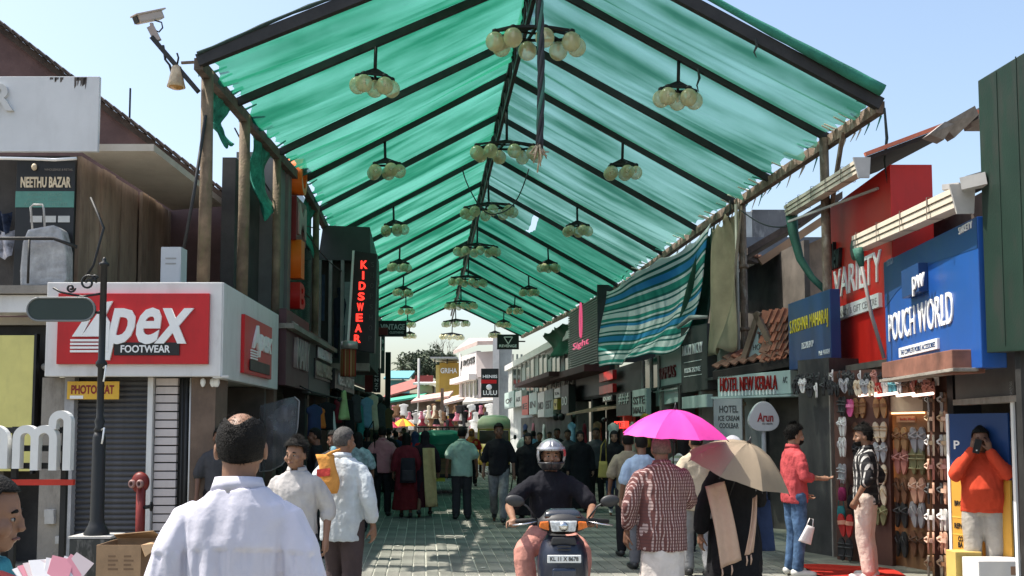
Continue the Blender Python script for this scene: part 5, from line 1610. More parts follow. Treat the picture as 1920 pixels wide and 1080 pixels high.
# white board with maroon letters
fra, ta = board('maroon_letter_sign', 'white board with maroon letters ARMAS left of the charcoal board', 1228, 23.0, 1278, 20.6, 662, 762, .15, M_aqua, tr=648, br=752)
text('ARMAS', mat('maroon_letter', (.14, .012, .015), .5), ta, fit(fra, 1236, 713, 1268, 683), .04, -.002, 0, 0)
box('rail', gc, ta, .1, fra.L - .1, -.08, -.05, hit(fra, 1240, 735)[1], hit(fra, 1240, 733)[1])
# facade from the hotel on to the louvred sign
frG = front_px(1130, 29.0, 1345, 17.6, 740)
rw = frG.thing('right_shop_row', 'row of narrow right hand shop fronts in the shade beyond the hotel', 'building')
gx = lambda px, py=740: hit(frG, px, py)[0]
gzz = lambda px, py: hit(frG, px, py)[1]
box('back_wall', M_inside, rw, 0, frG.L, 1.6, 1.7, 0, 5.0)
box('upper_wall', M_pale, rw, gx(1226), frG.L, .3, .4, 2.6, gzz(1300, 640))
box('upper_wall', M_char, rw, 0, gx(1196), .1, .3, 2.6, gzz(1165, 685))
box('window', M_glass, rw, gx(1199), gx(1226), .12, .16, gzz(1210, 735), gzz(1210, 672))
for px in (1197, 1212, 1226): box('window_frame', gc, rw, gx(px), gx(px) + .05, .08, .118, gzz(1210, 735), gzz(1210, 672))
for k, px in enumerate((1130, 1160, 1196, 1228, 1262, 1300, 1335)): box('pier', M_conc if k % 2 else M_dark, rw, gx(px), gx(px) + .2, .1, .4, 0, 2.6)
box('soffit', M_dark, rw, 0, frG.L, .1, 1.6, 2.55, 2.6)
for k, (p0, p1, y0, y1, m_) in enumerate(((1131, 1158, 697, 714, M_led), (1131, 1158, 722, 738, M_led))):
    pass
def panel_on(fr, label, p0, p1, y0, y1, m_, words=(), mt=None, out=.12, name='shop_sign'):
    t = fr.thing(name, label, 'sign', off=(hit(fr, p0, y1)[0], -out, 0))
    x1 = hit(fr, p1, y1)[0] - hit(fr, p0, y1)[0]
    z0, z1 = hit(fr, (p0 + p1) / 2, y1)[1], hit(fr, (p0 + p1) / 2, y0)[1]
    box('board', m_, t, 0, x1, 0, out - .01, z0, z1, .008)
    for s_, (a, c, b_, d_) in words:
        text(s_, mt, t, (x1 * a, x1 * c, z0 + (z1 - z0) * b_, z0 + (z1 - z0) * d_), .015, -.002, 0, .01)
    return t
M_redp = mat('red_light_panel', (.55, .012, .012), .4, var=.15, scale=6)
panel_on(frG, 'upper bright red panel on the black shop front below the striped tarpaulin', 1131, 1157, 697, 714, M_redp)
panel_on(frG, 'lower bright red panel on the black shop front below the striped tarpaulin', 1131, 1157, 722, 738, M_redp)
panel_on(frG, 'small black plate marked 008 under the red panels', 1138, 1156, 742, 753, M_black, [('008', (.1, .9, .2, .8))], M_lett)
panel_on(frG, 'dark grey display panel with pale grid right of the red panels', 1164, 1192, 736, 780, M_char, [('##', (.2, .9, .5, .95))], M_pale)
panel_on(frG, 'white poster panel with grey letters beside the shop window', 1195, 1222, 730, 780, M_aqua, [('SSTE', (.1, .9, .45, .75)), ('MALL', (.1, .9, .1, .35))], M_char)
panel_on(frG, 'pale aqua plate over the entrance behind the pink umbrella', 1290, 1338, 742, 765, M_aqua)
panel_on(frG, 'small red lit sign beside the pink umbrella', 1160, 1180, 790, 803, M_led, [('ME', (.1, .9, .15, .85))], M_redp)
# awning strip
aw = thing('sloping_awning', 'thin orange edged awning over a right hand shop front', 'awning', at(1060, 778, 31))
a0, a1 = at(1062, 779, 31) - Vector(aw.location), at(1160, 765, 26.5) - Vector(aw.location)
inn = frG.inw * 1.1 + Vector((0, 0, .25))
MB().add([a0, a1, a1 + inn, a0 + inn] + [p + Vector((0, 0, .06)) for p in (a0, a1, a1 + inn, a0 + inn)], [(0, 1, 2, 3), (7, 6, 5, 4), (0, 4, 5, 1), (1, 5, 6, 2), (2, 6, 7, 3), (3, 7, 4, 0)]).build('sheet', mat('awning_tan', (.42, .25, .16), .7, var=.3), aw)
# louvred sign building
frL = front_px(1068, 34.0, 1126, 29.2, 620)
tL = frL.thing('louvred_sign', 'black louvred sign panel with pink neon script', 'sign')
zL0, zL1 = hit(frL, 1068, 697)[1], hit(frL, 1100, 566)[1]
box('backing', M_black, tL, 0, frL.L, .05, .12, zL0, zL1)
box('end_panel', M_clad, tL, frL.L + .002, frL.L + .05, -.1, 2.2, zL0, zL1 + .25)
nl = 26
lm = MB().box(0, frL.L, -.05, .04, 0, (zL1 - zL0) / nl * .5).mesh('slat', mat('slat_grey', (.24, .235, .22), .5, var=.1))
for k in range(nl): link('slat', lm, tL, (0, 0, zL0 + (zL1 - zL0) * k / nl))
M_pinkneon = mat('pink_neon', (.75, .10, .22), .4, emit=.5)
text('Sight', M_pinkneon, tL, fit(frL, 1078, 660, 1108, 632), .02, -.06, .1, .0)
cxn, czn = hit(frL, 1093, 605)
MB().tube([(cxn + .16 * math.sin(a) * (1 if a < PI else 1), -.07, czn + .62 * math.cos(a) * (1.0 if math.cos(a) > 0 else .75)) for a in [2 * PI * k / 24 for k in range(25)]], .03, 6).build('neon_loop', M_pinkneon, tL)
lb_ = frL.thing('louvred_sign_building', 'dark shop building carrying the louvred sign with a maroon canopy', 'building', off=(-.3, .15, 0))
box('upper_wall', M_clad, lb_, 0, frL.L + .3, .05, .4, 2.6, zL1)
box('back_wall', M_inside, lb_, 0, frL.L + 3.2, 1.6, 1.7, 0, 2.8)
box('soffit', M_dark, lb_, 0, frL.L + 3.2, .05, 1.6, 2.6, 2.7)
for k_ in range(4): box('pier', M_dark if k_ % 2 else M_pale, lb_, k_ * (frL.L + 2.8) / 3, k_ * (frL.L + 2.8) / 3 + .3, .1, .5, 0, 2.6)
box('maroon_canopy', mat('maroon_awning', (.10, .03, .03), .7, var=.2), lb_, -.5, frL.L + .6, -.7, .04, zL0 - .28, zL0 - .08)
for k_ in range(3): box('counter', M_inside, lb_, k_ * 2.3 + .5, k_ * 2.3 + 2.0, .6, 1.0, 0, .95, .01)
# ---- tarpaulins hung from the right eave
def tarp(name, label, C, nu, nv, m, bulge, seed, cat='tarpaulin', wav=.12, scal=0.0):
    """C: four corners TL, TR, BR, BL"""
    t = thing(name, label, cat, C[0])
    o0 = C[0].copy()
    n_ = ((C[1] - C[0]).cross(C[3] - C[0])).normalized()
    vs, uvs = [], []
    for i in range(nu + 1):
        u = i / nu
        for j in range(nv + 1):
            v = j / nv
            p = C[0].lerp(C[1], u).lerp(C[3].lerp(C[2], u), v) - o0
            p += n_ * (bulge * math.sin(PI * v) * math.sin(PI * u) + wav * noise.noise(Vector((u * 3.0 + seed, v * 1.2, .5))) + wav * .5 * math.sin(9 * u + 3 * v + seed) * v)
            p.z += scal * math.sin(PI * v) * 0 + .12 * v * noise.noise(Vector((u * 4, 7, seed))) - .10 * abs(math.sin(5 * PI * u)) * (v < .01) * 1.0
            vs.append(p); uvs.append((u, v + .012 * noise.noise(Vector((u * 5, v * 4, seed)))))
    fs = [(i * (nv + 1) + j, (i + 1) * (nv + 1) + j, (i + 1) * (nv + 1) + j + 1, i * (nv + 1) + j + 1) for i in range(nu) for j in range(nv)]
    me = bpy.data.meshes.new('sheet')
    me.from_pydata([tuple(v) for v in vs], [], fs)
    me.polygons.foreach_set('use_smooth', [True] * len(fs))
    ul = me.uv_layers.new(name='UVMap')
    li = np.empty(len(me.loops), dtype=np.int32); me.loops.foreach_get('vertex_index', li)
    ul.data.foreach_set('uv', np.array(uvs, dtype=np.float32)[li].ravel())
    me.materials.append(m)
    o = link('sheet', me, t)
    md = o.modifiers.new('thick', 'SOLIDIFY'); md.thickness = .008
    return t
W_, G_, B_, D_ = (.80, .83, .82), (.05, .38, .32), (.06, .34, .64), (.03, .19, .18)
M_str = stripes('striped_tarp', [W_, D_, W_, D_, B_, D_, W_, G_, D_, W_, D_, W_, G_, W_, D_, B_], .52, 3, widths=[3, 1, 1.4, 1, 3, 1, 1.3, 2.8, 1, 1.5, 1, 3, 2, 1, 1.2, 1.6])
def add_translucency(m, f):
    N, L_ = m.node_tree.nodes, m.node_tree.links
    o = [n for n in N if n.type == 'OUTPUT_MATERIAL'][0]
    b_ = N['Principled BSDF']
    tr = N.new('ShaderNodeBsdfTranslucent')
    src = b_.inputs['Base Color'].links[0].from_socket
    L_.new(src, tr.inputs[0])
    mx = N.new('ShaderNodeMixShader'); mx.inputs[0].default_value = f
    L_.new(b_.outputs[0], mx.inputs[1]); L_.new(tr.outputs[0], mx.inputs[2]); L_.new(mx.outputs[0], o.inputs[0])
add_translucency(M_str, .45)
tarp('striped_tarpaulin', 'blue green and white striped tarpaulin hung slanting from the right eave', [at(1138, 546, 28.2), at(1339, 420, 18.5), at(1266, 652, 19.6), at(1130, 690, 26.4)], 36, 40, M_str, .5, 3, wav=.22)
M_tan = mat('tan_tarp', (.46, .38, .26), .85, var=.2, scale=2, bump=.4, bscale=8)
add_translucency(M_tan, .35)
tarp('tan_tarpaulin', 'tan canvas draped from the eave beside the striped tarpaulin', [at(1332, 428, 18.7), at(1384, 382, 17.5), at(1380, 655, 17.2), at(1326, 668, 18.4)], 30, 24, M_tan, .25, 9, wav=.25)
tarp('dark_green_tarpaulin', 'dark green sheet hanging between the striped and tan tarpaulins', [at(1322, 440, 19.6), at(1345, 418, 19.0), at(1322, 640, 19.6), at(1262, 650, 21.2)], 16, 20, mat('dark_green_cloth', (.03, .09, .06), .85, var=.3, bump=.4), .15, 4)
tarp('dark_green_drape', 'bunched dark green drape hung from the eave left of the louvred sign', [at(1022, 628, 37), at(1068, 600, 34.2), at(1066, 665, 34.2), at(1028, 672, 37)], 20, 12, mat('green_drape', (.02, .11, .065), .85, var=.3, bump=.4), .35, 6, wav=.3)
# ---- houses behind the hotel
wb = thing('weathered_white_house', 'white house with peeling wall and dark tiled roof behind the hotel', 'house', (at(1390, 600, 24).x, 24, 0))
x = lambda px, d=24: at(px, 560, d).x - wb.location.x
box('wall', mat('peeling_white', (.52, .51, .48), .9, var=.2, scale=1, dirt=.75, dirtcol=(.16, .15, .14), bump=.3), wb, x(1380), x(1540), 0, .3, 0, zat(495, 24))
rf_ = MB().add([(x(1375), -.6, zat(488, 24)), (x(1545), -.6, zat(548, 24)), (x(1545), 4, zat(500, 24)), (x(1375), 4, zat(440, 24))] + [(x(1375), -.6, zat(488, 24) + .12), (x(1545), -.6, zat(548, 24) + .12), (x(1545), 4, zat(500, 24) + .12), (x(1375), 4, zat(440, 24) + .12)], [(0, 1, 2, 3), (7, 6, 5, 4), (0, 4, 5, 1), (1, 5, 6, 2), (2, 6, 7, 3), (3, 7, 4, 0)]).build('roof', M_tile, wb)
for k in range(24):
    p = Vector((x(1375), -.62, zat(488, 24) + .15)).lerp(Vector((x(1545), -.62, zat(548, 24) + .15)), (k + .5) / 24)
    MB().tube([p + Vector((0, -.02, 0)), p + Vector((0, .5, .06))], .055, 6).build('tile', M_clay, rf_)
b2 = thing('tan_gable_house', 'tan house with broad dark roof verge behind the dark blue fascia', 'house', (at(1500, 500, 19.5).x, 19.5, 0))
x2 = lambda px, d=19.5: at(px, 480, d).x - b2.location.x
MB().prism([(x2(1490), 0), (x2(1640), 0), (x2(1640), zat(400, 19.5)), (x2(1490), zat(470, 19.5))], 0, .2).build('wall', mat('tan_wall', (.30, .22, .16), .9, var=.2, dirt=.4), b2)
v0, v1 = at(1402, 478, 18.9) - Vector(b2.location), at(1580, 372, 18.9) - Vector(b2.location)
MB().add([v0, v1, v1 + Vector((0, 3, 0)), v0 + Vector((0, 3, 0))] + [p + Vector((0, 0, .14)) for p in (v0, v1, v1 + Vector((0, 3, 0)), v0 + Vector((0, 3, 0)))], [(0, 1, 2, 3), (7, 6, 5, 4), (0, 4, 5, 1), (1, 5, 6, 2), (2, 6, 7, 3), (3, 7, 4, 0)]).build('roof', M_tile, b2)
MB().bar(v0 + Vector((.25, .1, -.12)), v1 + Vector((0, .1, -.16)), .1, .14).build('barge_board', mat('tan_board', (.36, .22, .13), .8), b2)
b3 = thing('grey_block_house', 'dark grey concrete roof block with stained band in the distance behind the tan house', 'building', (at(1392, 430, 34).x, 34, 0))
x3 = lambda px, d=34: at(px, 430, d).x - b3.location.x
box('block', mat('stained_dark_concrete', (.15, .15, .155), .9, var=.3, scale=.8, dirt=.7, dirtcol=(.40, .40, .38)), b3, x3(1411), x3(1476), 0, 3, 2, zat(393, 34))
box('side', M_pale, b3, x3(1392), x3(1411) - .01, .0, 3, 2, zat(397, 34))
box('lower_block', mat('bluegrey_wall', (.12, .13, .15), .9, var=.2), b3, x3(1380), x3(1560), -1.0, -.1, 0, zat(455, 34))
box('window_band', M_glass, b3, x3(1440), x3(1510), -1.05, -1.01, zat(520, 34), zat(500, 34))

# ================================================================ RIGHT SIDE, FAR ROW
frF = front_px(946, 54.0, 1068, 34.2, 720)
far = frF.thing('far_right_row', 'faded grey two storey shop row beyond the louvred sign', 'building')
fx = lambda px, py=720: hit(frF, px, py)[0]
fz = lambda px, py: hit(frF, px, py)[1]
box('wall', M_pale, far, 0, frF.L, .2, .5, 0, fz(1000, 668))
box('parapet', M_white, far, 0, frF.L, .0, .19, fz(1000, 668), fz(1000, 656))
box('upper_storey', mat('teal_grey_wall', (.13, .16, .15), .85, var=.3), far, fx(1000), frF.L, .5, .9, fz(1030, 668), fz(1030, 630))
box('awning_beam', mat('maroon_awning', (.10, .03, .03), .7, var=.2), far, fx(1005), frF.L + 1.2, -.9, .1, fz(1050, 714), fz(1050, 706))
rr = random.Random(17)
for k in range(15):
    px = 950 + k * 8
    o = box('window', M_glass if k % 3 else M_pale, far, fx(px), fx(px + 5.5), .12, .19, fz(px, 738), fz(px, 672 if px > 985 else 690))
    box('window_post', gc, far, fx(px + 6), fx(px + 6) + .1, .1, .19, fz(px, 745), fz(px, 668))
box('shop_gap', M_inside, far, fx(975), frF.L, .05, .1, 0, fz(1020, 780))
cols_ = [M_aqua, M_white, M_red, M_aqua, M_white, M_pale, mat('yellow_small', (.6, .42, .05), .5), M_white, M_char, M_aqua]
for k, (p0, p1, y0, y1) in enumerate(((955, 973, 735, 765), (976, 988, 733, 762), (989, 1001, 742, 778), (1003, 1018, 736, 777), (1020, 1033, 735, 782), (1034, 1050, 730, 782), (1051, 1058, 748, 768), (1052, 1064, 728, 746), (1066, 1080, 722, 776))):
    panel_on(frF, ['%s panel, number %s along the far right shop fronts' % (c_, ORD[k]) for c_ in ('pale aqua', 'white', 'red', 'aqua', 'white', 'grey', 'yellow', 'white', 'charcoal')][k], p0, p1, y0, y1, cols_[k], [(['OF', 'AX', 'E', 'IN', 'MO', 'EST', 'Y', 'TA', 'DO'][k], (.15, .85, .3, .6))], M_char if k != 8 else M_lett, out=.25)
flood(1043, 782, 32.5, .12, 'left of a pair of lit lamps over a right hand shop', 3)
flood(1053, 782, 32.3, .12, 'right of a pair of lit lamps over a right hand shop', 3)
flood(1133, 802 - 15, 27, .07, 'small lit lamp in the shop behind the scooter rider', 3)
rv, rx = blade_sign('black hanging sign lettered REVENGE with a triangle emblem', 932, 973, 627, 655, 47, M_black, [('REVENGE', (.1, .9, .68, .86))], M_lett)
for p, q_ in (((945, 632), (961, 632)), ((961, 632), (953, 645)), ((953, 645), (945, 632))):
    MB().bar((rx(p[0]), -.02, zat(p[1], 47)), (rx(q_[0]), -.02, zat(q_[1], 47)), .04, .04).build('emblem_bar', M_lett, rv)
MB().bar((rx(973), .05, zat(640, 47)), (rx(985), .05, zat(640, 47)), .06, .06).build('arm', M_steel, rv)
lu, lx = blade_sign('black sign stack lettered HENIIS and LULU on the far right side', 902, 935, 691, 745, 56, M_black, [('HENIIS', (.1, .92, .22, .33)), ('LULU', (.12, .9, .76, .92))], M_lett)
box('red_band', M_red, lu, .0, lx(931), -.02, -.002, zat(719, 56), zat(712, 56))
MB().lathe([(.01, 0), (.16, 0), (.16, .03), (.01, .03)], (0, 0, 0), 14, M=Matrix.Rotation(R(90), 3, 'X')).build('emblem', M_lett, lu).location = (lx(917), -.003, zat(726, 56))
# white pillar and grey wall behind REVENGE
wp = thing('white_pillar_block', 'white rendered pillar and grey wall behind the REVENGE sign', 'building', (at(924, 680, 58).x, 58, 0))
box('pillar', mat('pillar_white', (.66, .62, .58), .8, var=.08), wp, 0, at(936, 680, 58).x - wp.location.x, 0, 2, 0, zat(622, 58))
box('wall', M_pale, wp, at(936, 680, 58).x - wp.location.x + .01, at(960, 680, 58).x - wp.location.x, .3, 2, 0, zat(640, 58))
# white two storey house with letters
jh = thing('white_corner_house', 'white two storey corner house with dark letters under a deep eave', 'house', (at(852, 700, 66).x, 66, 0))
frJ = front_px(862, 72, 893, 66, 700)
frJ2 = front_px(893, 66, 930, 65, 700)
def onj(fr, name, m_, p0, p1, y0, y1, d0=0.0, d1=.3, pref=None):
    xa, xb = hit(fr, p0, 720)[0], hit(fr, p1, 720)[0]
    za, zb = hit(fr, pref or p1, y1)[1], hit(fr, pref or p1, y0)[1]
    o = box(name, m_, jh, xa, xb, d0, d1, max(0, za), zb)
    p = fr.p0 - Vector(jh.location)
    o.location = (p.x, p.y, 0); o.rotation_euler.z = fr.rz
    return o
M_jw = mat('white_render', (.62, .58, .56), .85, var=.1, scale=.7, dirt=.2, dirtcol=(.35, .3, .27))
M_jp = mat('pinkgrey_render', (.42, .37, .36), .85, var=.1, scale=.7)
onj(frJ, 'upper_wall', M_jw, 862, 893, 658, 710)
onj(frJ2, 'upper_wall', M_jp, 893.3, 930, 658, 706)
onj(frJ, 'string_course', M_jw, 856, 893, 701, 712, -.5, -.01)
onj(frJ, 'lower_wall', mat('grey_glass_wall', (.25, .25, .25), .5, var=.3, scale=2), 862, 893, 712, 900, .1)
onj(frJ2, 'lower_wall', M_jp, 893.3, 930, 707, 900, .1)
for k in range(4): onj(frJ, 'mullion', M_white, 864 + 7.5 * k, 865.5 + 7.5 * k, 714, 755, .0, .09, 880)
for k in range(4): onj(frJ, 'shutter_panel', M_glass, 866 + 7.5 * k, 870.5 + 7.5 * k, 716, 742, .03, .09, 880)
tj = text('J ROSS', M_char, jh, fit(frJ, 864, 692, 891, 668), .06, -.01, .1, .02)
tj.location = (frJ.p0.x - jh.location.x, frJ.p0.y - jh.location.y, 0); tj.rotation_euler.z = frJ.rz
ro = MB()
P = [at(850, 664, 74), at(895, 647, 64.5), at(935, 646, 64), at(935, 640, 72), at(880, 640, 80)]
P = [p - Vector(jh.location) for p in P]
n = len(P)
ro.add(P + [p + Vector((0, 0, .25)) for p in P], [tuple(range(n)), tuple(range(2 * n - 1, n - 1, -1))] + [(k, (k + 1) % n, (k + 1) % n + n, k + n) for k in range(n)])
ro.build('roof', mat('pink_roof', (.42, .33, .30), .9, var=.2), jh)
MB().tube([at(863, 664, 71.5) - Vector(jh.location), at(863, 780, 71.5) - Vector(jh.location)], .08, 6).build('downpipe', M_white, jh)
# yellow building lettered GRIH
yg = thing('yellow_building', 'ochre yellow building lettered GRIHA under a flat canopy', 'building', (at(818, 710, 84).x, 84, 0))
xg = lambda px: at(px, 710, 84).x - yg.location.x
M_och = mat('ochre_wall', (.50, .30, .06), .85, var=.15, scale=.6, dirt=.2)
box('wall', M_och, yg, xg(824), xg(862), 0, 5, 0, zat(680, 84))
box('return_wall', mat('pale_ochre_wall', (.62, .46, .16), .85, var=.1), yg, xg(817), xg(824) - .01, .1, 5, 0, zat(684, 84))
text('GRIHA', M_lett, yg, (xg(826), xg(857), zat(700, 84), zat(690, 84)), .12, -.005, 0, .02)
box('flat_canopy', M_pale, yg, xg(808), xg(858), -1.2, 3, zat(674, 84), zat(671, 84))
for px in (815, 838): box('canopy_post', M_steel, yg, xg(px), xg(px) + .1, -.6, -.5, zat(683, 84), zat(674, 84))
# low roofs closing the street
def low_house(label, p0, p1, d, ytop, m_wall, m_roof, slope=0, rise=1.0, name='low_house'):
    t = thing(name, label, 'house', (at(p0, 760, d).x, d, 0))
    x1 = at(p1, 760, d).x - t.location.x
    zt2 = zat(ytop, d)
    box('wall', m_wall, t, .1, x1 - .1, .5, 5, 0, zt2)
    q = MB().add([(-.4, -.6, zt2 - slope), (x1 + .4, -.6, zt2 + slope), (x1 + .4, 5, zt2 + slope + rise), (-.4, 5, zt2 - slope + rise)] + [(-.4, -.6, zt2 - slope + .15), (x1 + .4, -.6, zt2 + slope + .15), (x1 + .4, 5, zt2 + slope + rise + .15), (-.4, 5, zt2 - slope + rise + .15)],
                 [(0, 1, 2, 3), (7, 6, 5, 4), (0, 4, 5, 1), (1, 5, 6, 2), (2, 6, 7, 3), (3, 7, 4, 0)])
    q.build('roof', m_roof, t)
    return t
M_teal = mat('teal_wall', (.10, .30, .32), .8, var=.1)
low_house('teal walled house at the far left end of the street', 728, 760, 96, 712, M_teal, mat('teal_roof', (.12, .33, .36), .8))
low_house('far house with red sloping roof and pale edge', 729, 785, 88, 737, mat('maroon_far_wall', (.18, .06, .05), .9, var=.2), mat('red_far_roof', (.30, .10, .08), .9, var=.2), .5, 1.2)
low_house('green roofed stall at the far left end of the street', 728, 784, 82, 752, M_inside, mat('green_far_roof', (.05, .30, .20), .8), .25, .5)
low_house('pale far wall with vertical boards before the yellow building', 784, 812, 86, 722, mat('sand_wall', (.44, .40, .30), .85, var=.1), M_white, 0, .4)
low_house('pink roofed stall row in the middle distance', 782, 832, 74, 752, M_inside, mat('pink_far_roof', (.50, .33, .28), .9, var=.2), .2, .6)
low_house('pale roofed stall right of the pink roofed row', 838, 884, 70, 754, M_inside, mat('pale_pink_roof', (.55, .42, .37), .9, var=.2), .3, .6)
low_house('plain stall with cream roof behind the yellow rickshaw', 880, 940, 64, 756, M_inside, M_slab, .1, .5)
rb_, rbx = blade_sign('dull red hanging board above the far stalls', 778, 812, 704, 716, 76, mat('far_red_board', (.24, .05, .045), .6), None, None)
MB().tube([(rbx(785), .0, 0), (rbx(785), 0, zat(672, 76))], .09, 6).build('pole', M_pale, rb_)
blade_sign('leaning dark board on a pole before the far stalls', 826, 832, 728, 800, 68, M_brownw, None, None)
# goods hung on the far stalls
rr = random.Random(44)
gcols = ['white', 'cream', 'maroon', 'brown', 'brown', 'white', 'dark grey', 'black', 'cream', 'black', 'dark grey', 'pink']
far_all = []
for k in range(110):
    px = rr.uniform(736, 925)
    d = rr.uniform(66, 72) if px > 782 else rr.uniform(76, 80)
    if px > 884: d = rr.uniform(60, 62.5)
    rowk = rr.choice((0, 1, 1, 2))
    py = 757 + 13 * rowk + rr.uniform(-3, 3)
    c = rr.choice(gcols)
    t = hang_dress(rr.choice(('shirt', 'kurta', 'dress')), rr.uniform(.4, .75), rr.uniform(.5, .95), gmat(c), rr) if k < 14 else copy_tree(far_src[rr.randrange(14)])
    if k == 0: far_src = []
    if k < 14: far_src.append(t); t['gc'] = c
    else: c = t['gc']
    t.location = at(px, py, d)
    t.rotation_euler.z = rr.uniform(-.6, .6)
    far_all.append((rowk, px, c, t))
TENS = ['', '', 'twenty', 'thirty', 'forty', 'fifty', 'sixty', 'seventy']
def ordinal(n):
    return WORDN[n] if n < 20 else TENS[(n + 1) // 10] + ('-' + WORDN[(n + 1) % 10 - 1] if (n + 1) % 10 else 'th')
for rk_ in range(3):
    for n_, (_, _, c, t) in enumerate(sorted((f for f in far_all if f[0] == rk_), key=lambda f: f[1])):
        tag(t, '%s garment, %s from the left in the %s row of the far stalls' % (c, ordinal(n_), ('top', 'middle', 'bottom')[rk_]), 'garment', 'clothes on the far stalls')
for t in far_src: del t['gc']
for o_ in list(COL.objects):
    if 'gc' in o_.keys(): del o_['gc']
# far parasols
def parasol(label, px, py, d, r, cols2, h=2.0):
    t = thing('market_parasol', label, 'parasol', (at(px, py, d).x, d, 0))
    zt2 = zat(py, d)
    n = 10
    for k in range(n):
        a0_, a1_ = 2 * PI * k / n, 2 * PI * (k + 1) / n
        q = MB()
        q.grid(lambda u, v: Vector((r * v * math.cos(a0_ + (a1_ - a0_) * u), r * v * math.sin(a0_ + (a1_ - a0_) * u), zt2 - .55 * v ** 1.6 + .04 * math.sin(PI * u) * v)), 3, 5)
        q.build('gore', cols2[k % len(cols2)], t)
    MB().tube([(0, 0, 0), (0, 0, zt2 - .02)], .03, 6).build('pole', gc, t)
parasol('yellow and orange market parasol at the far end of the street', 756, 785, 72, .85, [cloth('parasol_yellow', (.75, .52, .05)), cloth('parasol_orange', (.62, .16, .04))])
parasol('pink market parasol left of the yellow one', 728, 787, 68, .7, [cloth('parasol_pink', (.62, .10, .17)), cloth('parasol_red', (.5, .05, .06))])

# ---- trees behind the end of the street
M_leaf = mat('leaf_dark', (.045, .062, .035), .7, var=.4, scale=.4)
M_leaf2 = mat('leaf_mid', (.075, .10, .055), .7, var=.35, scale=.4)
M_bark = mat('bark', (.14, .11, .085), .95, var=.3, bump=.6)
def leafy_tree(label, px, py_top, py_bot, d, rx_, seed):
    t = thing('leafy_tree', label, 'tree', (at(px, 700, d).x, d, 0))
    zt2, zb2 = zat(py_top, d), zat(py_bot, d)
    rr = random.Random(seed)
    tr = MB().tube([(0, 0, 0), (.2, 0, zb2 * .6), (0, 0, zb2), (.3, 0, (zt2 + zb2) / 2)], [.35, .28, .22, .08], 8)
    for k in range(7):
        a = k * 2.4
        tr.tube([(0, 0, zb2 * (.85 + .03 * k)), (rx_ * .4 * math.cos(a), rx_ * .3 * math.sin(a), (zt2 + zb2) / 2), (rx_ * .8 * math.cos(a), rx_ * .6 * math.sin(a), zb2 + (zt2 - zb2) * rr.uniform(.4, .9))], [.14, .08, .03], 6)
    tr.build('trunk', M_bark, t)
    cl = [(Vector((rr.uniform(-.8, .8) * rx_, rr.uniform(-.6, .6) * rx_, zb2 + (zt2 - zb2) * rr.uniform(.15, .9))), rr.uniform(.25, .5) * rx_) for _ in range(16)]
    for mm, part in ((M_leaf, 0), (M_leaf2, 1)):
        vs, fs = [], []
        for c, r_ in cl:
            for _ in range(150):
                v = Vector((rr.gauss(0, 1), rr.gauss(0, 1), rr.gauss(0, 1))).normalized() * r_ * rr.random() ** .4
                p = c + v * Vector((1, 1, .7)).x
                a, b_ = Vector((rr.gauss(0, 1), rr.gauss(0, 1), rr.gauss(0, 1))).normalized() * .22, Vector((rr.gauss(0, 1), rr.gauss(0, 1), rr.gauss(0, 1))).normalized() * .12
                n = len(vs)
                vs += [p - a, p + b_, p + a, p - b_]
                fs.append((n, n + 1, n + 2, n + 3))
        o = MB().add(vs, fs).build('crown', mm, t); tag(o, kind='stuff')
leafy_tree('dark leafy tree rising behind the far red board', 800, 662, 705, 112, 2.6, 1)
leafy_tree('lower leafy tree left of the tall one behind the far roofs', 786, 684, 708, 108, 1.1, 2)
leafy_tree('leafy tree behind the yellow building', 822, 668, 705, 118, 2.0, 3)
pt = thing('coconut_palm', 'coconut palm with drooping fronds against the sky at the end of the street', 'palm tree', (at(754, 700, 105).x, 105, 0))
pz = zat(688, 105)
MB().tube([(.1, 0, 0), (.25, 0, pz * .5), (0, 0, pz)], [.2, .15, .11], 8).build('trunk', M_bark, pt)
rr = random.Random(6)
for k in range(17):
    a = 2 * PI * k / 17 + rr.uniform(-.15, .15)
    el = rr.uniform(-.5, 1.2)
    ln = rr.uniform(1.5, 1.9)
    pts = []
    for j in range(7):
        s_ = j / 6
        pts.append(Vector((math.cos(a) * math.cos(el) * ln * s_, math.sin(a) * math.cos(el) * ln * s_, pz + math.sin(el) * ln * s_ - .9 * s_ ** 2)))
    q = MB().tube(pts, [.03 - .003 * j for j in range(7)], 5)
    for j in range(1, 26):
        s_ = j / 26
        i0 = min(5, int(s_ * 6)); f_ = s_ * 6 - i0
        p = pts[i0].lerp(pts[i0 + 1], f_)
        dirn = (pts[i0 + 1] - pts[i0]).normalized()
        sd_ = dirn.cross(Vector((0, 0, 1))).normalized()
        for sg in (-1, 1):
            tip = p + sd_ * sg * .32 * (1 - s_ * .5) + dirn * .2 - Vector((0, 0, .18))
            q.add([p, p + dirn * .06, tip], [(0, 1, 2)])
    q.build('frond', M_leaf2 if k % 2 else M_leaf, pt)
bt_ = thing('bare_tree', 'bare branching tree against the sky behind the yellow building', 'tree', (at(826, 660, 125).x, 125, 0))
tr = MB()
rr = random.Random(8)
def branch(p, dirn, ln, r_, depth):
    q_ = p + dirn * ln
    tr.tube([p, p.lerp(q_, .5) + Vector((rr.uniform(-.1, .1), 0, rr.uniform(-.05, .1))) * ln, q_], [r_, r_ * .8, r_ * .6], 5)
    if depth == 0: return
    for _ in range(3 if depth > 1 else 2):
        d2 = (dirn + Vector((rr.uniform(-.9, .9), rr.uniform(-.5, .5), rr.uniform(-.25, .5)))).normalized()
        branch(q_, d2, ln * rr.uniform(.6, .85), r_ * .55, depth - 1)
branch(Vector((0, 0, 0)), Vector((0, 0, 1)), zat(700, 125), .2, 0)
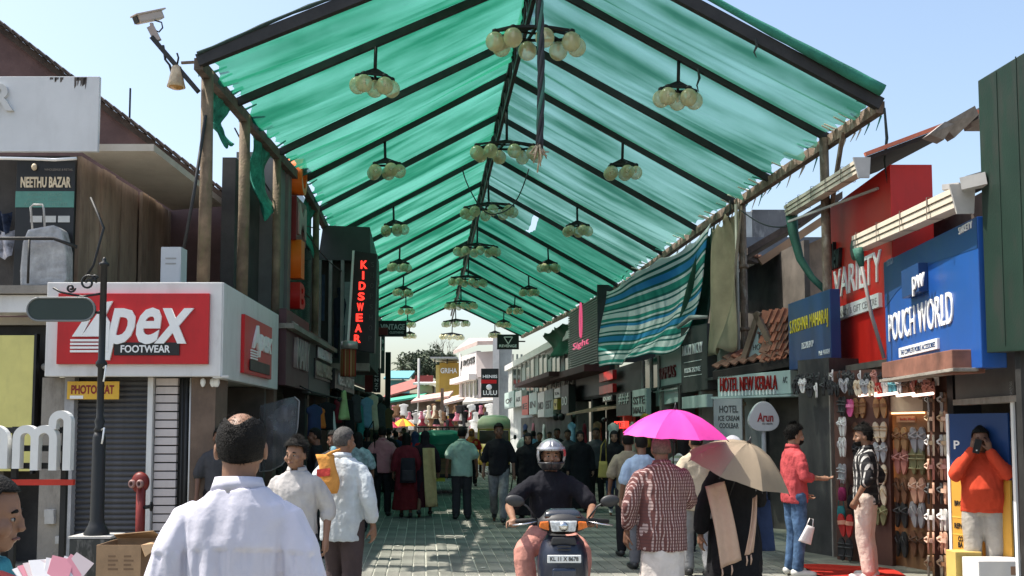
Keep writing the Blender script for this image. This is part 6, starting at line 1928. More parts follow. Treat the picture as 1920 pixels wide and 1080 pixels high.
branch(Vector((0, 0, zat(700, 125))), Vector((.1, 0, 1)), 1.5, .14, 4)
tr.build('trunk', M_bark, bt_)

# clothes hung over the right hand shop fronts
rr = random.Random(52)
for k, (px, py, d, kind, c, lab) in enumerate(((1186, 786, 22.5, 'shirt', 'cream', 'cream shirt hung over the shop front left of the pink umbrella'), (1150, 788, 24.5, 'shirt', 'white', 'white shirt hung behind the woman with the mustard bag'), (1120, 786, 26.0, 'kurta', 'brown', 'brown tunic hung in the shop behind the rider'),
        (1096, 790, 28.5, 'dress', 'maroon', 'maroon dress hung in the shade right of the helmet'), (1072, 788, 30.5, 'shirt', 'sky blue', 'sky blue shirt hung in the far right shop'), (1210, 770, 21.5, 'kurta', 'mustard', 'mustard tunic hung above the pink umbrella'), (1240, 772, 20.5, 'shirt', 'teal', 'teal shirt hung beside the mustard tunic'),
        (1020, 792, 36, 'shirt', 'white', 'white shirt hung at the far right fronts'), (1000, 790, 39, 'dress', 'pink', 'pink dress hung at the far right fronts'), (985, 792, 42, 'shirt', 'navy', 'navy shirt hung at the far right fronts'))):
    t = hang_dress(kind, .48, .7, gmat(c), rr)
    t.location = at(px, py, d); t.rotation_euler.z = frG.rz + rr.uniform(0, .9)
    tag(t, lab, 'garment', 'clothes hung outside the right shops')
# ================================================================ PEOPLE
def remesh(mb, vox, smooth=3, factor=.5, wr=None, name='m', dec=None):
    """fuse overlapping closed shapes into one continuous surface"""
    me = mb.mesh(name)
    o = bpy.data.objects.new('tmp', me)
    md = o.modifiers.new('r', 'REMESH'); md.mode = 'VOXEL'; md.voxel_size = vox; md.adaptivity = 0
    if smooth:
        ms = o.modifiers.new('s', 'SMOOTH'); ms.factor = factor; ms.iterations = smooth
    if dec:
        mdc = o.modifiers.new('d', 'DECIMATE'); mdc.ratio = dec
    out = evaluated_mesh(o)
    bpy.data.objects.remove(o); bpy.data.meshes.remove(me)
    n = len(out.vertices)
    if wr:
        amp, fx_, fy_, fz_, seed = wr
        co = np.empty(n * 3, dtype=np.float32); out.vertices.foreach_get('co', co); co = co.reshape(-1, 3)
        no = np.empty(n * 3, dtype=np.float32); out.vertices.foreach_get('normal', no); no = no.reshape(-1, 3)
        dsp = np.array([noise.noise(Vector((c[0] * fx_ + seed, c[1] * fy_, c[2] * fz_ + .4 * c[0] * fx_))) * .65 + noise.noise(Vector((c[0] * fx_ * 2.3, c[1] * fy_ * 2.3 + seed, c[2] * fz_ * 1.9 - c[0] * fx_))) * .35 for c in co], dtype=np.float32)
        co += no * (dsp * amp)[:, None]
        out.vertices.foreach_set('co', co.ravel())
    out.polygons.foreach_set('use_smooth', [True] * len(out.polygons))
    out.update()
    return out

def ringz(cx, cy, z, rx, ry, n=16, p=2.3):
    """superellipse ring at height z"""
    out = []
    for k in range(n):
        a = 2 * PI * k / n
        c, s = math.cos(a), math.sin(a)
        out.append(Vector((cx + rx * math.copysign(abs(c) ** (2 / p), c), cy + ry * math.copysign(abs(s) ** (2 / p), s), z)))
    return out

def limb(mb, pts, rads, n=10, sub=3):
    """rounded tapering limb through pts"""
    P, Rr = [], []
    pts = [Vector(p) for p in pts]
    m = len(pts)
    for i in range(m - 1):
        for k in range(sub):
            t = k / sub
            p0, p1, p2, p3 = pts[max(0, i - 1)], pts[i], pts[i + 1], pts[min(m - 1, i + 2)]
            q = .5 * ((2 * p1) + (p2 - p0) * t + (2 * p0 - 5 * p1 + 4 * p2 - p3) * t * t + (3 * p1 - p0 - 3 * p2 + p3) * t ** 3)
            P.append(q * .5 + (p1.lerp(p2, t)) * .5); Rr.append(rads[i] + (rads[i + 1] - rads[i]) * t)
    P.append(pts[-1]); Rr.append(rads[-1])
    d0 = (P[1] - P[0]).normalized(); d1 = (P[-1] - P[-2]).normalized()
    P = [P[0] - d0 * Rr[0] * .7] + P + [P[-1] + d1 * Rr[-1] * .7]
    Rr = [Rr[0] * .6] + Rr + [Rr[-1] * .6]
    mb.tube(P, Rr, n)

def hand(mb, wrist, dirn, palm, curl=.35, side=1, spread=.0):
    """palm with four bent fingers of unequal length and a thumb that leaves the side of the palm"""
    w = Vector(wrist); d = Vector(dirn).normalized()
    pn = Vector(palm); pn = (pn - d * pn.dot(d)).normalized()      # the way the palm faces
    s = d.cross(pn).normalized() * side                              # towards the thumb
    limb(mb, [w - d * .02, w + d * .03, w + d * .085], [.024, .03, .03], 8, 2)
    for k in (-1, 0, 1):
        limb(mb, [w + d * .02 + s * .012 * k, w + d * .088 + s * .026 * k], [.017, .015], 7, 1)
    for k, (off, ln) in enumerate(((.033, .068), (.011, .077), (-.011, .072), (-.031, .056))):
        b0 = w + d * .09 + s * off * 1.05
        pts = [b0 - d * .015]
        p = b0.copy(); a = curl * .5
        for seg in (.45, .32, .25):
            dd_ = (d * math.cos(a) + pn * math.sin(a) + s * off * spread * 8).normalized()
            p = p + dd_ * ln * seg
            pts.append(p.copy()); a += curl * 1.1
        limb(mb, pts, [.0098, .0092, .0084, .0074], 6, 1)
    t0 = w + d * .028 + s * .026
    t1 = t0 + (d * .6 + s * .7 + pn * .25).normalized() * .036
    t2 = t1 + (d * .85 + s * .25 + pn * (.25 + curl * .5)).normalized() * .032
    t3 = t2 + (d * .9 + pn * (.3 + curl * .6)).normalized() * .022
    limb(mb, [t0, t1, t2, t3], [.0145, .0115, .010, .008], 6, 1)

SKIN = {'a': (.17, .085, .052), 'b': (.22, .115, .07), 'c': (.30, .165, .105), 'd': (.12, .06, .038)}
def skin_mat(k):
    return mat('skin_' + k, SKIN[k], .5, var=.10, scale=14, bump=.12, bscale=120, spec=.35)
M_hair = mat('black_hair', (.009, .008, .007), .7, var=.3, scale=60, bump=.6, bscale=160, spec=.15)
M_hairg = mat('greying_hair', (.07, .065, .06), .6, var=.5, scale=60, bump=.9, bscale=160)
M_eyew = mat('eye_white', (.30, .27, .25), .4)
M_eyed = mat('eye_dark', (.012, .01, .01), .2)
M_lip = mat('lip', (.16, .065, .05), .5)
M_shoe_w = mat('shoe_white', (.62, .6, .55), .5, var=.1)
M_shoe_b = mat('shoe_black', (.02, .02, .02), .5, var=.1)
M_shoe_br = mat('shoe_brown', (.09, .05, .03), .5, var=.1)

def person(label, px, py_head, d, h, heading, skin='b', arms=None, legs='stand', top=None, bottom=None, hair='short', head=(0, 0, 0), lean=0.0, group='people in the street',
           near=False, hood=None, shoes=M_shoe_b, beard=False, hairm=None, x=None, belly=0.0, wide=1.0, headless=False, base=None, cat='person', hips=0.0, name='person'):
    """figure at depth d under pixel px; heading 0 walks away from the view, 180 comes towards it.
    arms: {side: (elbow, wrist, hand_dir, palm, curl)} in metres for a 1.7 m figure; legs: stand, walk, walk2, sit or a dict of knees and ankles"""
    wx = at(px, py_head + 30, d).x if x is None else x
    t = thing(name, label, cat, (wx, d, 0) if base is None else base, R(heading), group)
    k = h / 1.7
    S = lambda v: Vector(v)
    W = wide
    vox = .0075 if near else .012
    LN = lambda v: Vector((v[0], v[1] + lean * max(0, v[2] - .95), v[2]))
    # joints
    sho = {s: LN((s * .172 * W, -.008, 1.372)) for s in (-1, 1)}
    A = {}
    for s in (-1, 1):
        a = (arms or {}).get(s)
        if a is None:
            a = ((s * .245 * W, -.045, 1.125), (s * .265 * W, .03, .885), (s * .02, .12, -1), (-s, .15, 0), .45)
        A[s] = a
    if legs == 'stand': K = {-1: ((-.10, .02, .49), (-.105, -.03, .085), (-.14, .14, .03)), 1: ((.10, .02, .49), (.11, -.03, .085), (.145, .13, .03))}
    elif legs == 'walk': K = {-1: ((-.09, .17, .51), (-.09, .22, .10), (-.095, .40, .06)), 1: ((.09, -.02, .49), (.09, -.30, .16), (.09, -.19, .03))}
    elif legs == 'walk2': K = {1: ((.09, .17, .51), (.09, .22, .10), (.095, .40, .06)), -1: ((-.09, -.02, .49), (-.09, -.30, .16), (-.09, -.19, .03))}
    elif legs == 'step': K = {-1: ((-.09, .09, .50), (-.09, .06, .085), (-.10, .23, .03)), 1: ((.09, .01, .49), (.09, -.15, .10), (.09, -.01, .03))}
    else: K = legs
    hip = {s: Vector((s * .088, 0, .90 + hips)) for s in (-1, 1)}
    HC = LN((0, .015, 1.585))
    # ---- head in its own frame, then turned
    hm = MB()
    hm.ell((0, 0, .022), (.074, .094, .098), 16, 12)
    hm.ell((0, .022, -.045), (.060, .068, .068), 14, 10)
    hm.ell((0, .055, -.078), (.030, .033, .026), 10, 8)       # chin
    hm.ell((0, .075, .018), (.052, .022, .018), 10, 6)         # brow
    hm.ell((0, .092, -.012), (.0125, .02, .026), 8, 6)         # nose bridge
    hm.ell((0, .100, -.027), (.018, .017, .0135), 8, 6)        # nose tip
    hm.ell((0, .083, -.060), (.026, .016, .011), 8, 6)         # mouth
    for s in (-1, 1):
        hm.ell((s * .046, .062, -.028), (.026, .028, .028), 8, 6)   # cheeks
        hm.ell((s * .079, -.008, -.006), (.009, .022, .033), 8, 6)  # ears
    HM = Matrix.Translation(HC) @ Euler((R(head[0]), R(head[1]), R(head[2])), 'XYZ').to_matrix().to_4x4()
    body = MB()
    if not headless:
        body.v += [tuple(HM @ Vector(v)) for v in hm.v]; body.f += hm.f; body.sm += hm.sm
    limb(body, [LN((0, -.02, 1.40)), LN((0, -.012, 1.46)), HC + Vector((0, -.02, -.03))], [.062, .056, .056], 12)
    # torso core
    body.loft([[LN(v) for v in ringz(0, y, z, rx * W, ry)] for z, rx, ry, y in ((.84, .13, .09, 0), (.95, .15, .10, 0), (1.1, .13, .095, 0), (1.28, .145, .095, 0), (1.36, .14, .075, -.005), (1.41, .085, .055, -.01))])
    for s in (-1, 1):
        el, wr_, hd, pn, cu = A[s]
        el, wr_ = Vector(el), Vector(wr_)
        limb(body, [sho[s] + Vector((-s * .03, 0, -.02)), sho[s].lerp(el, .5), el, el.lerp(wr_, .45), wr_], [.036, .040, .036, .034, .024], 10)
        hand(body, wr_, hd, pn, cu, -s)
        kn, an, toe = (Vector(v) for v in K[s])
        limb(body, [hip[s], hip[s].lerp(kn, .5), kn, kn.lerp(an, .4), an], [.078, .068, .05, .046, .034], 10)
        limb(body, [an + Vector((0, -.03, -.045)), toe], [.036, .028], 8)
    sc = lambda mb: [tuple(Vector(v) * k) for v in mb.v]
    body.v = sc(body)
    me = remesh(body, vox * k, 2, .5, None, 'body')
    me.materials.append(skin_mat(skin))
    link('body', me, t)
    # ---- face details
    if not headless:
        for s in (-1, 1):
            e = MB().ell((0, 0, 0), (.0125, .006, .0058), 8, 6); e.v = sc(e)
            o = link('eye', e.mesh('eye', M_eyew), t, (HM @ Vector((s * .031, .0815, .000))) * k); o.rotation_euler = HM.to_euler()
            e = MB().ell((0, 0, 0), (.0068, .004, .0062), 8, 6); e.v = sc(e)
            o2 = link('iris', e.mesh('iris', M_eyed), o, (0, .0045 * k, 0))
            e = MB().tube([(s * .014, .086, .020), (s * .030, .089, .026), (s * .048, .080, .021)], [.004, .006, .003], 6)
            e.v = [tuple((HM @ Vector(v)) * k) for v in e.v]
            link('eyebrow', e.mesh('eyebrow', M_hair), t)
        e = MB().tube([(-.024, .088, -.060), (0, .099, -.058), (.024, .088, -.060)], [.003, .0055, .003], 6)
        e.v = [tuple((HM @ Vector(v)) * k) for v in e.v]
        link('lips', e.mesh('lips', M_lip), t)
    # ---- hair
    hm_ = hairm or M_hair
    def headpart(name, fn, m_, nu=22, nv=12):
        q = MB().grid(fn, nu, nv)
        q.v = [tuple((HM @ Vector(v)) * k) for v in q.v]
        o = link(name, q.mesh(name, m_), t)
        md = o.modifiers.new('thick', 'SOLIDIFY'); md.thickness = .006 * k; md.offset = 0
        return o
    if hair in ('short', 'bald', 'mop', 'crop') and not headless:
        top_cut = {'short': 0, 'mop': 0, 'crop': 0, 'bald': 1}[hair]
        vol = {'short': .010, 'mop': .020, 'crop': .005, 'bald': .004}[hair]
        def hf(u, v):
            a = 2 * PI * u                       # 0 at the face
            fr_ = .5 + .5 * math.cos(a)          # 1 in front, 0 behind
            low = -.36 - .26 * (1 - fr_) if fr_ < .62 else .42 + .3 * (fr_ - .62)
            if .46 < fr_ <= .62: low = -.36 + (.78) * (fr_ - .46) / .16
            hi = PI / 2 if not top_cut else (.80 - .9 * max(0, fr_ - .35) + .16 * math.sin(a * 3 + 1) * (1 - fr_) + .10 * noise.noise(Vector((math.cos(a) * 4, math.sin(a) * 4, 2))))
            if top_cut: low = min(low, hi - .02)
            th = low + (hi - low) * v
            rough_ = 1 + .05 * noise.noise(Vector((math.cos(a) * 5, math.sin(a) * 5, th * 6 + px)))
            sm_ = max(0, min(1, (th + .15) / .9)); r0 = .004 + vol * (sm_ * sm_ * (3 - 2 * sm_)) * (1.0 if hair == 'mop' else 1.0)
            return Vector(((.074 + r0) * math.cos(th) * math.sin(a) * rough_, (.094 + r0) * math.cos(th) * math.cos(a) * rough_, .022 + (.098 + r0 * 1.2) * math.sin(th) * rough_))
        hp_ = headpart('hair', hf, hm_, 28, 14)
        if near:      # loose strands so the outline is not a cap
            rs = random.Random(px)
            q = MB()
            ln0 = {'short': .022, 'mop': .04, 'crop': .008, 'bald': .011}[hair]
            for _ in range(2600 if hair != 'crop' else 2000):
                u_, v_ = rs.random(), rs.random() ** .8
                if hair == 'bald': v_ = rs.random() * 1.28
                if hair == 'bald' and v_ > .9 and rs.random() < (v_ - .9) * 2.6: continue
                p_ = hf(u_, v_)
                n_ = Vector((p_.x / .0055, p_.y / .009, (p_.z - .022) / .0096)).normalized()
                dn_ = Vector((rs.uniform(-.5, .5), -.55 + rs.uniform(-.5, .5), -.55 if v_ < .75 else rs.uniform(-.2, .4)))
                dr = (n_ * {'mop': .7, 'short': .3, 'crop': .25, 'bald': .1}[hair] + dn_).normalized()
                w_ = n_.cross(dr).normalized() * .0016
                l_ = ln0 * rs.uniform(.5, 1.2)
                q.add([p_ - w_, p_ + w_, p_ + dr * l_], [(0, 1, 2)])
            q.v = [tuple((HM @ Vector(v)) * k) for v in q.v]
            tag(q.build('hair_strands', hm_, t), kind='stuff')
    if hair == 'bun':
        def hf(u, v):
            a = 2 * PI * u
            fr_ = .5 + .5 * math.cos(a)
            low = -.40 - .3 * (1 - fr_) if fr_ < .5 else (-.40 + 1.0 * min(1, (fr_ - .5) / .25))
            th = low + (PI / 2 - low) * v
            return Vector((.082 * math.cos(th) * math.sin(a), .102 * math.cos(th) * math.cos(a), .022 + .106 * math.sin(th)))
        headpart('hair', hf, hm_, 26, 14)
        e = MB().ell((0, -.115, -.03), (.042, .035, .045), 12, 8)
        e.v = [tuple((HM @ Vector(v)) * k) for v in e.v]
        link('hair_bun', e.mesh('hair_bun', hm_), t)
    if hair == 'long':
        def hf(u, v):
            a = .55 + (2 * PI - 1.1) * u
            if v < .5:
                th = PI / 2 * (1 - v / .5) 
                return Vector((.088 * math.cos(th) * math.sin(a), .106 * math.cos(th) * math.cos(a), .022 + .112 * math.sin(th)))
            w = (v - .5) / .5
            return Vector((.088 * (1 - .1 * w) * math.sin(a), (.106 - .02 * w) * math.cos(a) - .03 * w, .022 - .26 * w))
        headpart('hair', hf, hm_, 26, 16)
    if beard:
        def bf(u, v):
            a = -1.35 + 2.7 * u
            th = -.15 - .85 * v - .15 * (1 - abs(a) / 1.35)
            return Vector((.068 * math.cos(th) * math.sin(a) * 1.02, .012 + .092 * math.cos(th) * math.cos(a) + .006, -.035 + .075 * math.sin(th)))
        headpart('beard', bf, M_hair, 14, 7)
    if hood:     # head scarf falling on the shoulders
        q = MB()
        q.ell(HC + Vector((0, -.012, .02)), (.096, .112, .122), 16, 10)
        limb(q, [HC + Vector((0, -.03, -.03)), LN((0, -.025, 1.45)), LN((0, -.01, 1.37))], [.088, .095, .115], 12)
        q.loft([[LN(v) for v in ringz(0, -.01, z, rx, ry)] for z, rx, ry in ((1.22, .21 * W, .135), (1.32, .20 * W, .13), (1.42, .14, .105), (1.47, .08, .08))])
        if 'cut' not in hood:
            pass
        q.v = sc(q)
        me = remesh(q, .012 * k, 3, .5, (.008, 7, 7, 9, px), 'head_scarf')
        bm = bmesh.new(); bm.from_mesh(me)
        Mi = HM.inverted()
        kill = [v for v in bm.verts if (lambda p: abs(p.x) < .056 and p.y > .045 and -.085 < p.z < .055)(Mi @ (v.co / k))]
        bmesh.ops.delete(bm, geom=kill, context='VERTS'); bm.to_mesh(me); bm.free()
        me.materials.append(hood['m'])
        link('head_scarf', me, t)
    # ---- upper garment
    if top:
        m_ = top['m']; sl = top.get('sleeve', 1.0); hem = top.get('hem', .80); loose = top.get('loose', .014); flare = top.get('flare', 0)
        q = MB()
        rings = []
        for z, rx, ry, y in ((hem, .163 + flare, .118 + flare * .8, .0), (.90, .160 + flare * .6, .122, .0), (1.0, .158, .118 + belly * .6, belly * .6), (1.1, .152, .112 + belly, belly), (1.22, .162, .113 + belly * .6, belly * .5), (1.30, .172, .110, .0), (1.365, .172, .094, -.006), (1.405, .145, .080, -.012), (1.435, .098, .070, -.013), (1.458, .072, .064, -.013)):
            if z < hem: continue
            rings.append([LN(v) for v in ringz(0, y, z, (rx + loose) * W, ry + loose)])
        q.loft(rings)
        for s in (-1, 1):
            el, wr_ = Vector(A[s][0]), Vector(A[s][1])
            r_ = loose * .6
            if sl >= .9: limb(q, [sho[s] + Vector((-s * .02, 0, -.012)), sho[s].lerp(el, .5), el, el.lerp(wr_, .5), el.lerp(wr_, sl - .06 if sl < 1.2 else .97)], [.055 + r_, .060 + r_, .052 + r_, .047 + r_, .040 + r_], 12)
            elif sl > .5: limb(q, [sho[s] + Vector((-s * .02, 0, -.012)), sho[s].lerp(el, .5), el, el.lerp(wr_, (sl - .5) * 2)], [.055 + r_, .060 + r_, .054 + r_, .050 + r_], 12)
            elif sl > 0: limb(q, [sho[s] + Vector((-s * .02, 0, -.012)), sho[s].lerp(el, .5), sho[s].lerp(el, sl * 2)], [.055 + r_, .064 + r_, .066 + r_], 12)
        q.v = sc(q)
        me = remesh(q, (top.get('vox', .010) if near else .013) * k, 3, .5, (top.get('wr', .016 if near else .014), *top.get('wf', (13, 13, 7) if near else (9, 9, 6)), px * .37), top.get('name', 'shirt'))
        if top.get('yoke'):
            n = len(me.vertices)
            co = np.empty(n * 3, dtype=np.float32); me.vertices.foreach_get('co', co); co = co.reshape(-1, 3)
            no = np.empty(n * 3, dtype=np.float32); me.vertices.foreach_get('normal', no); no = no.reshape(-1, 3)
            zs = 1.262 * k + .012 * np.cos(co[:, 0] * 9)
            back = np.clip((-no[:, 1] - .25) / .4, 0, 1)
            step = np.clip((co[:, 2] - zs) / .006, -1, 1) * .5 + .5
            below = np.clip(zs - co[:, 2], 0, 9)
            pl_ = np.array([noise.noise(Vector((x_ * 30, 1.7, z_ * 2.5))) + .6 * noise.noise(Vector((x_ * 62, 4.1, z_ * 3))) for x_, _, z_ in co], dtype=np.float32)
            dsp = back * (.006 * step + (1 - step) * pl_ * .016 * np.exp(-below / .16))
            co += no * dsp[:, None]
            me.vertices.foreach_set('co', co.ravel()); me.update()
        me.materials.append(m_)
        link(top.get('name', 'shirt'), me, t)
        if top.get('collar'):
            c = MB()
            n = 22
            vs = []
            for i in range(n):
                a = .35 + (2 * PI - .7) * i / (n - 1)
                for rr_, zz in ((.070, 1.452), (.066, 1.492), (.073, 1.494), (.090, 1.442)):
                    vs.append(LN((rr_ * 1.04 * math.sin(a), -.014 + rr_ * .98 * math.cos(a), zz + .008 * (-math.cos(a)))))
            fs = [(i * 4 + j, (i + 1) * 4 + j, (i + 1) * 4 + (j + 1) % 4, i * 4 + (j + 1) % 4) for i in range(n - 1) for j in range(4)]
            c.add(vs, fs, True); c.v = sc(c)
            c.build('collar', top.get('cm', m_), t)
    # ---- lower garment
    if bottom:
        kind = bottom['kind']; m_ = bottom['m']
        q = MB()
        if kind == 'trousers':
            lo = bottom.get('loose', .012)
            q.loft([[v for v in ringz(0, 0, z, rx + lo, ry + lo)] for z, rx, ry in ((.84 + hips, .150, .100), (.93 + hips, .155, .108), (1.0 + hips, .146, .104), (1.04 + hips, .138, .098))])
            for s in (-1, 1):
                kn, an, toe = (Vector(v) for v in K[s])
                limb(q, [hip[s] + Vector((0, 0, .02)), hip[s].lerp(kn, .5), kn, kn.lerp(an, .5), kn.lerp(an, bottom.get('len', .97))], [.092 + lo, .082 + lo, .066 + lo, .060 + lo, .056 + lo + bottom.get('flare', 0)], 12)
        else:       # dhoti, skirt, gown
            z1 = bottom.get('top', 1.05); z0 = bottom.get('hem', .08); fl = bottom.get('flare', .05)
            rings = []
            for j in range(9):
                v = j / 8
                z = z1 + (z0 - z1) * v
                ring = ringz(0, .0 + .02 * v, z, .145 + .03 * min(1, v * 3) + fl * v, .108 + .025 * min(1, v * 3) + fl * v * 1.1, 28, 2.1)
                for i, p_ in enumerate(ring):
                    f_ = 1 + .05 * v * math.sin(i * 2 * PI / 28 * 7 + 1.3) + .03 * v * math.sin(i * 2 * PI / 28 * 11)
                    ring[i] = Vector((p_.x * f_, p_.y * f_, z))
                rings.append(ring)
            q.loft(rings)
        q.v = sc(q)
        me = remesh(q, .013 * k, 2, .5, (.012, 8, 8, 4, px * .11), bottom.get('name', kind))
        me.materials.append(m_)
        link(bottom.get('name', kind), me, t)
    # ---- shoes
    if shoes is not None:
        for s in (-1, 1):
            kn, an, toe = (Vector(v) for v in K[s])
            q = MB()
            d_ = (toe - an); d_.z = min(d_.z, 0); 
            hl = an + Vector((0, -.04, -.04))
            limb(q, [hl + Vector((0, 0, .01)), hl.lerp(toe, .5) + Vector((0, 0, .005)), toe + Vector((0, .02, .005))], [.046, .046, .036], 10)
            zmin = 0
            q.v = [(v[0] * k, v[1] * k, max(v[2], min(an.z - .085, .3) + .0) * k) for v in q.v]
            o = q.build('shoe', shoes, t)
    return t

def sleeve(elbow, wrist, hd=(0, .2, -1), pn=(0, 1, 0), curl=.5): return (elbow, wrist, hd, pn, curl)
C_ = cloth
M_wshirt = cloth('white_shirt', (.54, .53, .60), .05, bump=.35, bscale=9)
# man in white in the foreground, seen from behind
m1 = person('balding man in a white collared shirt seen from behind in the foreground', 451, 775, 3.35, 1.70, 2, 'b', top=dict(m=M_wshirt, sleeve=.97, hem=.86, loose=.022, collar=True, wr=.02, wf=(11, 8, 3.4), yoke=True, vox=.0062), bottom=dict(kind='trousers', m=C_('grey_tr', (.12, .12, .13))),
            hair='bald', head=(4, 0, 8), near=True, wide=.95, hairm=M_hair)
# woman at the left edge
w1 = person('woman in a teal top with pulled back hair at the left edge', -34, 868, 2.75, 1.52, -76, 'b', top=dict(m=cloth('teal_dress', (.05, .22, .26), .3), sleeve=.75, hem=.5, loose=.03), bottom=dict(kind='skirt', m=cloth('teal_dress', (.05, .22, .26)), name='skirt'),
            hair='bun', head=(-6, 0, 0), near=True, arms={1: ((.26, .06, 1.10), (.17, .30, 1.06), (-.3, 1, .1), (0, 0, 1), .8), -1: ((-.26, .04, 1.1), (-.12, .30, 1.05), (.3, 1, .1), (0, 0, 1), .8)})
q = MB().tube([(.13, -.07, 1.23), (.09, .02, 1.285), (.04, .09, 1.24), (.02, .13, 1.14), (0, .14, 1.0)], [.02, .024, .026, .03, .03], 8)
q.build('shawl', cloth('coral_shawl', (.5, .09, .08)), w1)
MB().lathe([(.004, .03), (.014, .02), (.014, -.01), (.004, -.02)], (.0, -.09, 1.51), 8).build('hair_clip', mat('clip_white', (.7, .7, .68), .3), w1)
# the papers she holds
pp = thing('bundle_of_papers', 'bundle of white and pink leaflets held at the lower left', 'papers', at(96, 1082, 2.55))
rr = random.Random(12)
for k in range(12):
    a = -.5 + k * .09
    w_, h_ = .026, .042
    o = box('leaflet', mat('leaflet_%d' % (k % 3), [(.68, .66, .66), (.62, .25, .3), (.6, .5, .5)][k % 3], .7, var=.1), pp, -w_, w_, -.001, .001, -h_, h_)
    o.location = (-.036 + .007 * k, .006 * k - .03, .0 + .003 * (k % 4)); o.rotation_euler = (R(-35) + a * .3, a * .8 + .2, .6 - a)
# boy facing the view
person('boy in a pale grey collared shirt walking towards the view', 556, 830, 7.8, 1.56, 176, 'b', top=dict(m=cloth('pale_shirt', (.40, .38, .37), .08), sleeve=.62, hem=.80, loose=.022, collar=True), bottom=dict(kind='trousers', m=C_('dark_tr', (.04, .04, .045))),
       hair='mop', head=(0, 0, -16), near=True, arms={-1: ((-.26, -.06, 1.13), (-.27, .05, .90), (0, .2, -1), (1, .2, 0), .5)})
# man with the orange bag
m4 = person('man in a pale blue shirt carrying an orange bag over his shoulder', 643, 818, 8.45, 1.66, -12, 'b', top=dict(m=cloth('pale_blue_shirt', (.52, .56, .58), .12), sleeve=.85, hem=.76, loose=.025, collar=True), bottom=dict(kind='trousers', m=C_('brown_tr', (.075, .055, .055)), loose=.018),
       hair='crop', hairm=M_hairg, near=True, head=(0, 0, -25), legs='step', arms={-1: ((-.23, -.02, 1.20), (-.14, .16, 1.36), (.3, -.2, 1), (0, -1, 0), 1.0)})
ob = thing('orange_bag', 'orange cloth bag with a red printed patch slung on the man in pale blue', 'bag', (at(612, 890, 8.2).x, 8.2, zat(925, 8.2)), R(-12))
hb_ = zat(852, 8.2) - ob.location.z
rings = []
for j in range(9):
    v = j / 8
    rings.append(ringz(.02 * math.sin(4 * v), .0, hb_ * v, .088 - .018 * v + .01 * math.sin(7 * v), .055 - .02 * v, 18, 3))
me = MB().loft(rings).mesh('bag', cloth('orange_bag', (.62, .28, .07), .15)); link('bag', me, ob)
MB().grid(lambda u, v: Vector((-.06 + .115 * u, -.0595 + .006 * v, hb_ * (.42 + .2 * v) + .012 * u)), 4, 3).build('printed_patch', cloth('red_patch', (.5, .06, .05)), ob)
MB().tube([(.0, -.02, hb_ * .96), (.05, -.03, hb_ * 1.05), (.09, .06, hb_ * 1.12)], [.014, .012, .01], 6).build('strap', cloth('orange_bag'), ob)

# the middle group walking away
def bag_on(label, px, py, d, w, hgt, m, rz=0, nm='shoulder_bag', strap=.5):
    t = thing(nm, label, 'bag', (at(px, py, d).x, d, zat(py, d)), rz)
    MB().loft([ringz(0, 0, hgt * v - hgt / 2, w * (1 - .25 * v), .07 * (1 - .4 * v), 16, 3) for v in (0, .1, .4, .7, 1)]).build('body', m, t, 0)
    MB().tube([(-w * .6, 0, hgt * .45), (-w * .3, 0, hgt * .5 + strap * .7), (.05, 0, hgt * .5 + strap), (w * .6, 0, hgt * .45)], .012, 6).build('strap', m, t)
    return t
person('man in a dusty pink shirt and black trousers walking away', 717, 808, 19.6, 1.70, 4, 'a', top=dict(m=cloth('pink_shirt', (.42, .19, .20), .1), sleeve=.38, hem=.82, loose=.022, collar=True), bottom=dict(kind='trousers', m=C_('black_tr', (.018, .018, .02))), legs='stand', wide=1.05)
bag_on('black bag carried by the man in the dusty pink shirt', 694, 872, 19.5, .17, .45, gmat('black'), strap=.62)
person('woman in a maroon dress walking away with a dark backpack', 762, 820, 19.3, 1.58, 6, 'a', top=dict(m=cloth('maroon_top', (.15, .022, .03), .2), sleeve=.8, hem=.55, loose=.03, flare=.05), bottom=dict(kind='skirt', m=cloth('maroon_sk', (.13, .016, .018)), name='skirt', hem=.16, flare=.12), hair='long', legs='step')
bp_ = thing('backpack', 'dark backpack on the woman in the maroon dress', 'backpack', (at(765, 880, 19.1).x, 19.1, zat(905, 19.1)))
MB().loft([ringz(0, 0, .46 * v, .15 * (1 - .15 * v * v), .09 * (1 - .3 * v), 16, 3) for v in (0, .08, .5, .85, 1)]).build('pack', cloth('pack_dark', (.03, .028, .035)), bp_)
MB().loft([ringz(0, -.075, .04 + .2 * v, .11, .04, 14, 3) for v in (0, .1, .9, 1)]).build('pocket', cloth('pack_grey', (.05, .045, .05)), bp_)
for s in (-1, 1): MB().tube([(s * .1, .06, .05), (s * .12, .12, .25), (s * .09, .06, .44)], .014, 6).build('strap', cloth('pack_dark'), bp_)
person('woman in dark clothes walking away with a pale yellow shawl', 797, 816, 19.4, 1.62, 0, 'a', top=dict(m=cloth('dark_plum', (.03, .018, .025), .2), sleeve=.9, hem=.5, loose=.03, flare=.04), bottom=dict(kind='skirt', m=cloth('dark_maroon', (.05, .012, .016)), name='skirt', hem=.2, flare=.08), hood=dict(m=cloth('black_scarf', (.02, .018, .02))), hair='none', legs='walk2')
sw = thing('yellow_shawl', 'pale yellow shawl hanging down the back of the woman in dark clothes', 'shawl', (at(808, 880, 19.15).x, 19.15, zat(950, 19.15)))
hs = zat(840, 19.15) - sw.location.z
MB().grid(lambda u, v: Vector((-.10 + .22 * u - .05 * v, -.02 - .03 * math.sin(6 * u + 3 * v), hs * v)), 10, 14).build('cloth', cloth('shawl_yellow', (.50, .40, .19), .15), sw)
sw.children[0].modifiers.new('t', 'SOLIDIFY').thickness = .015
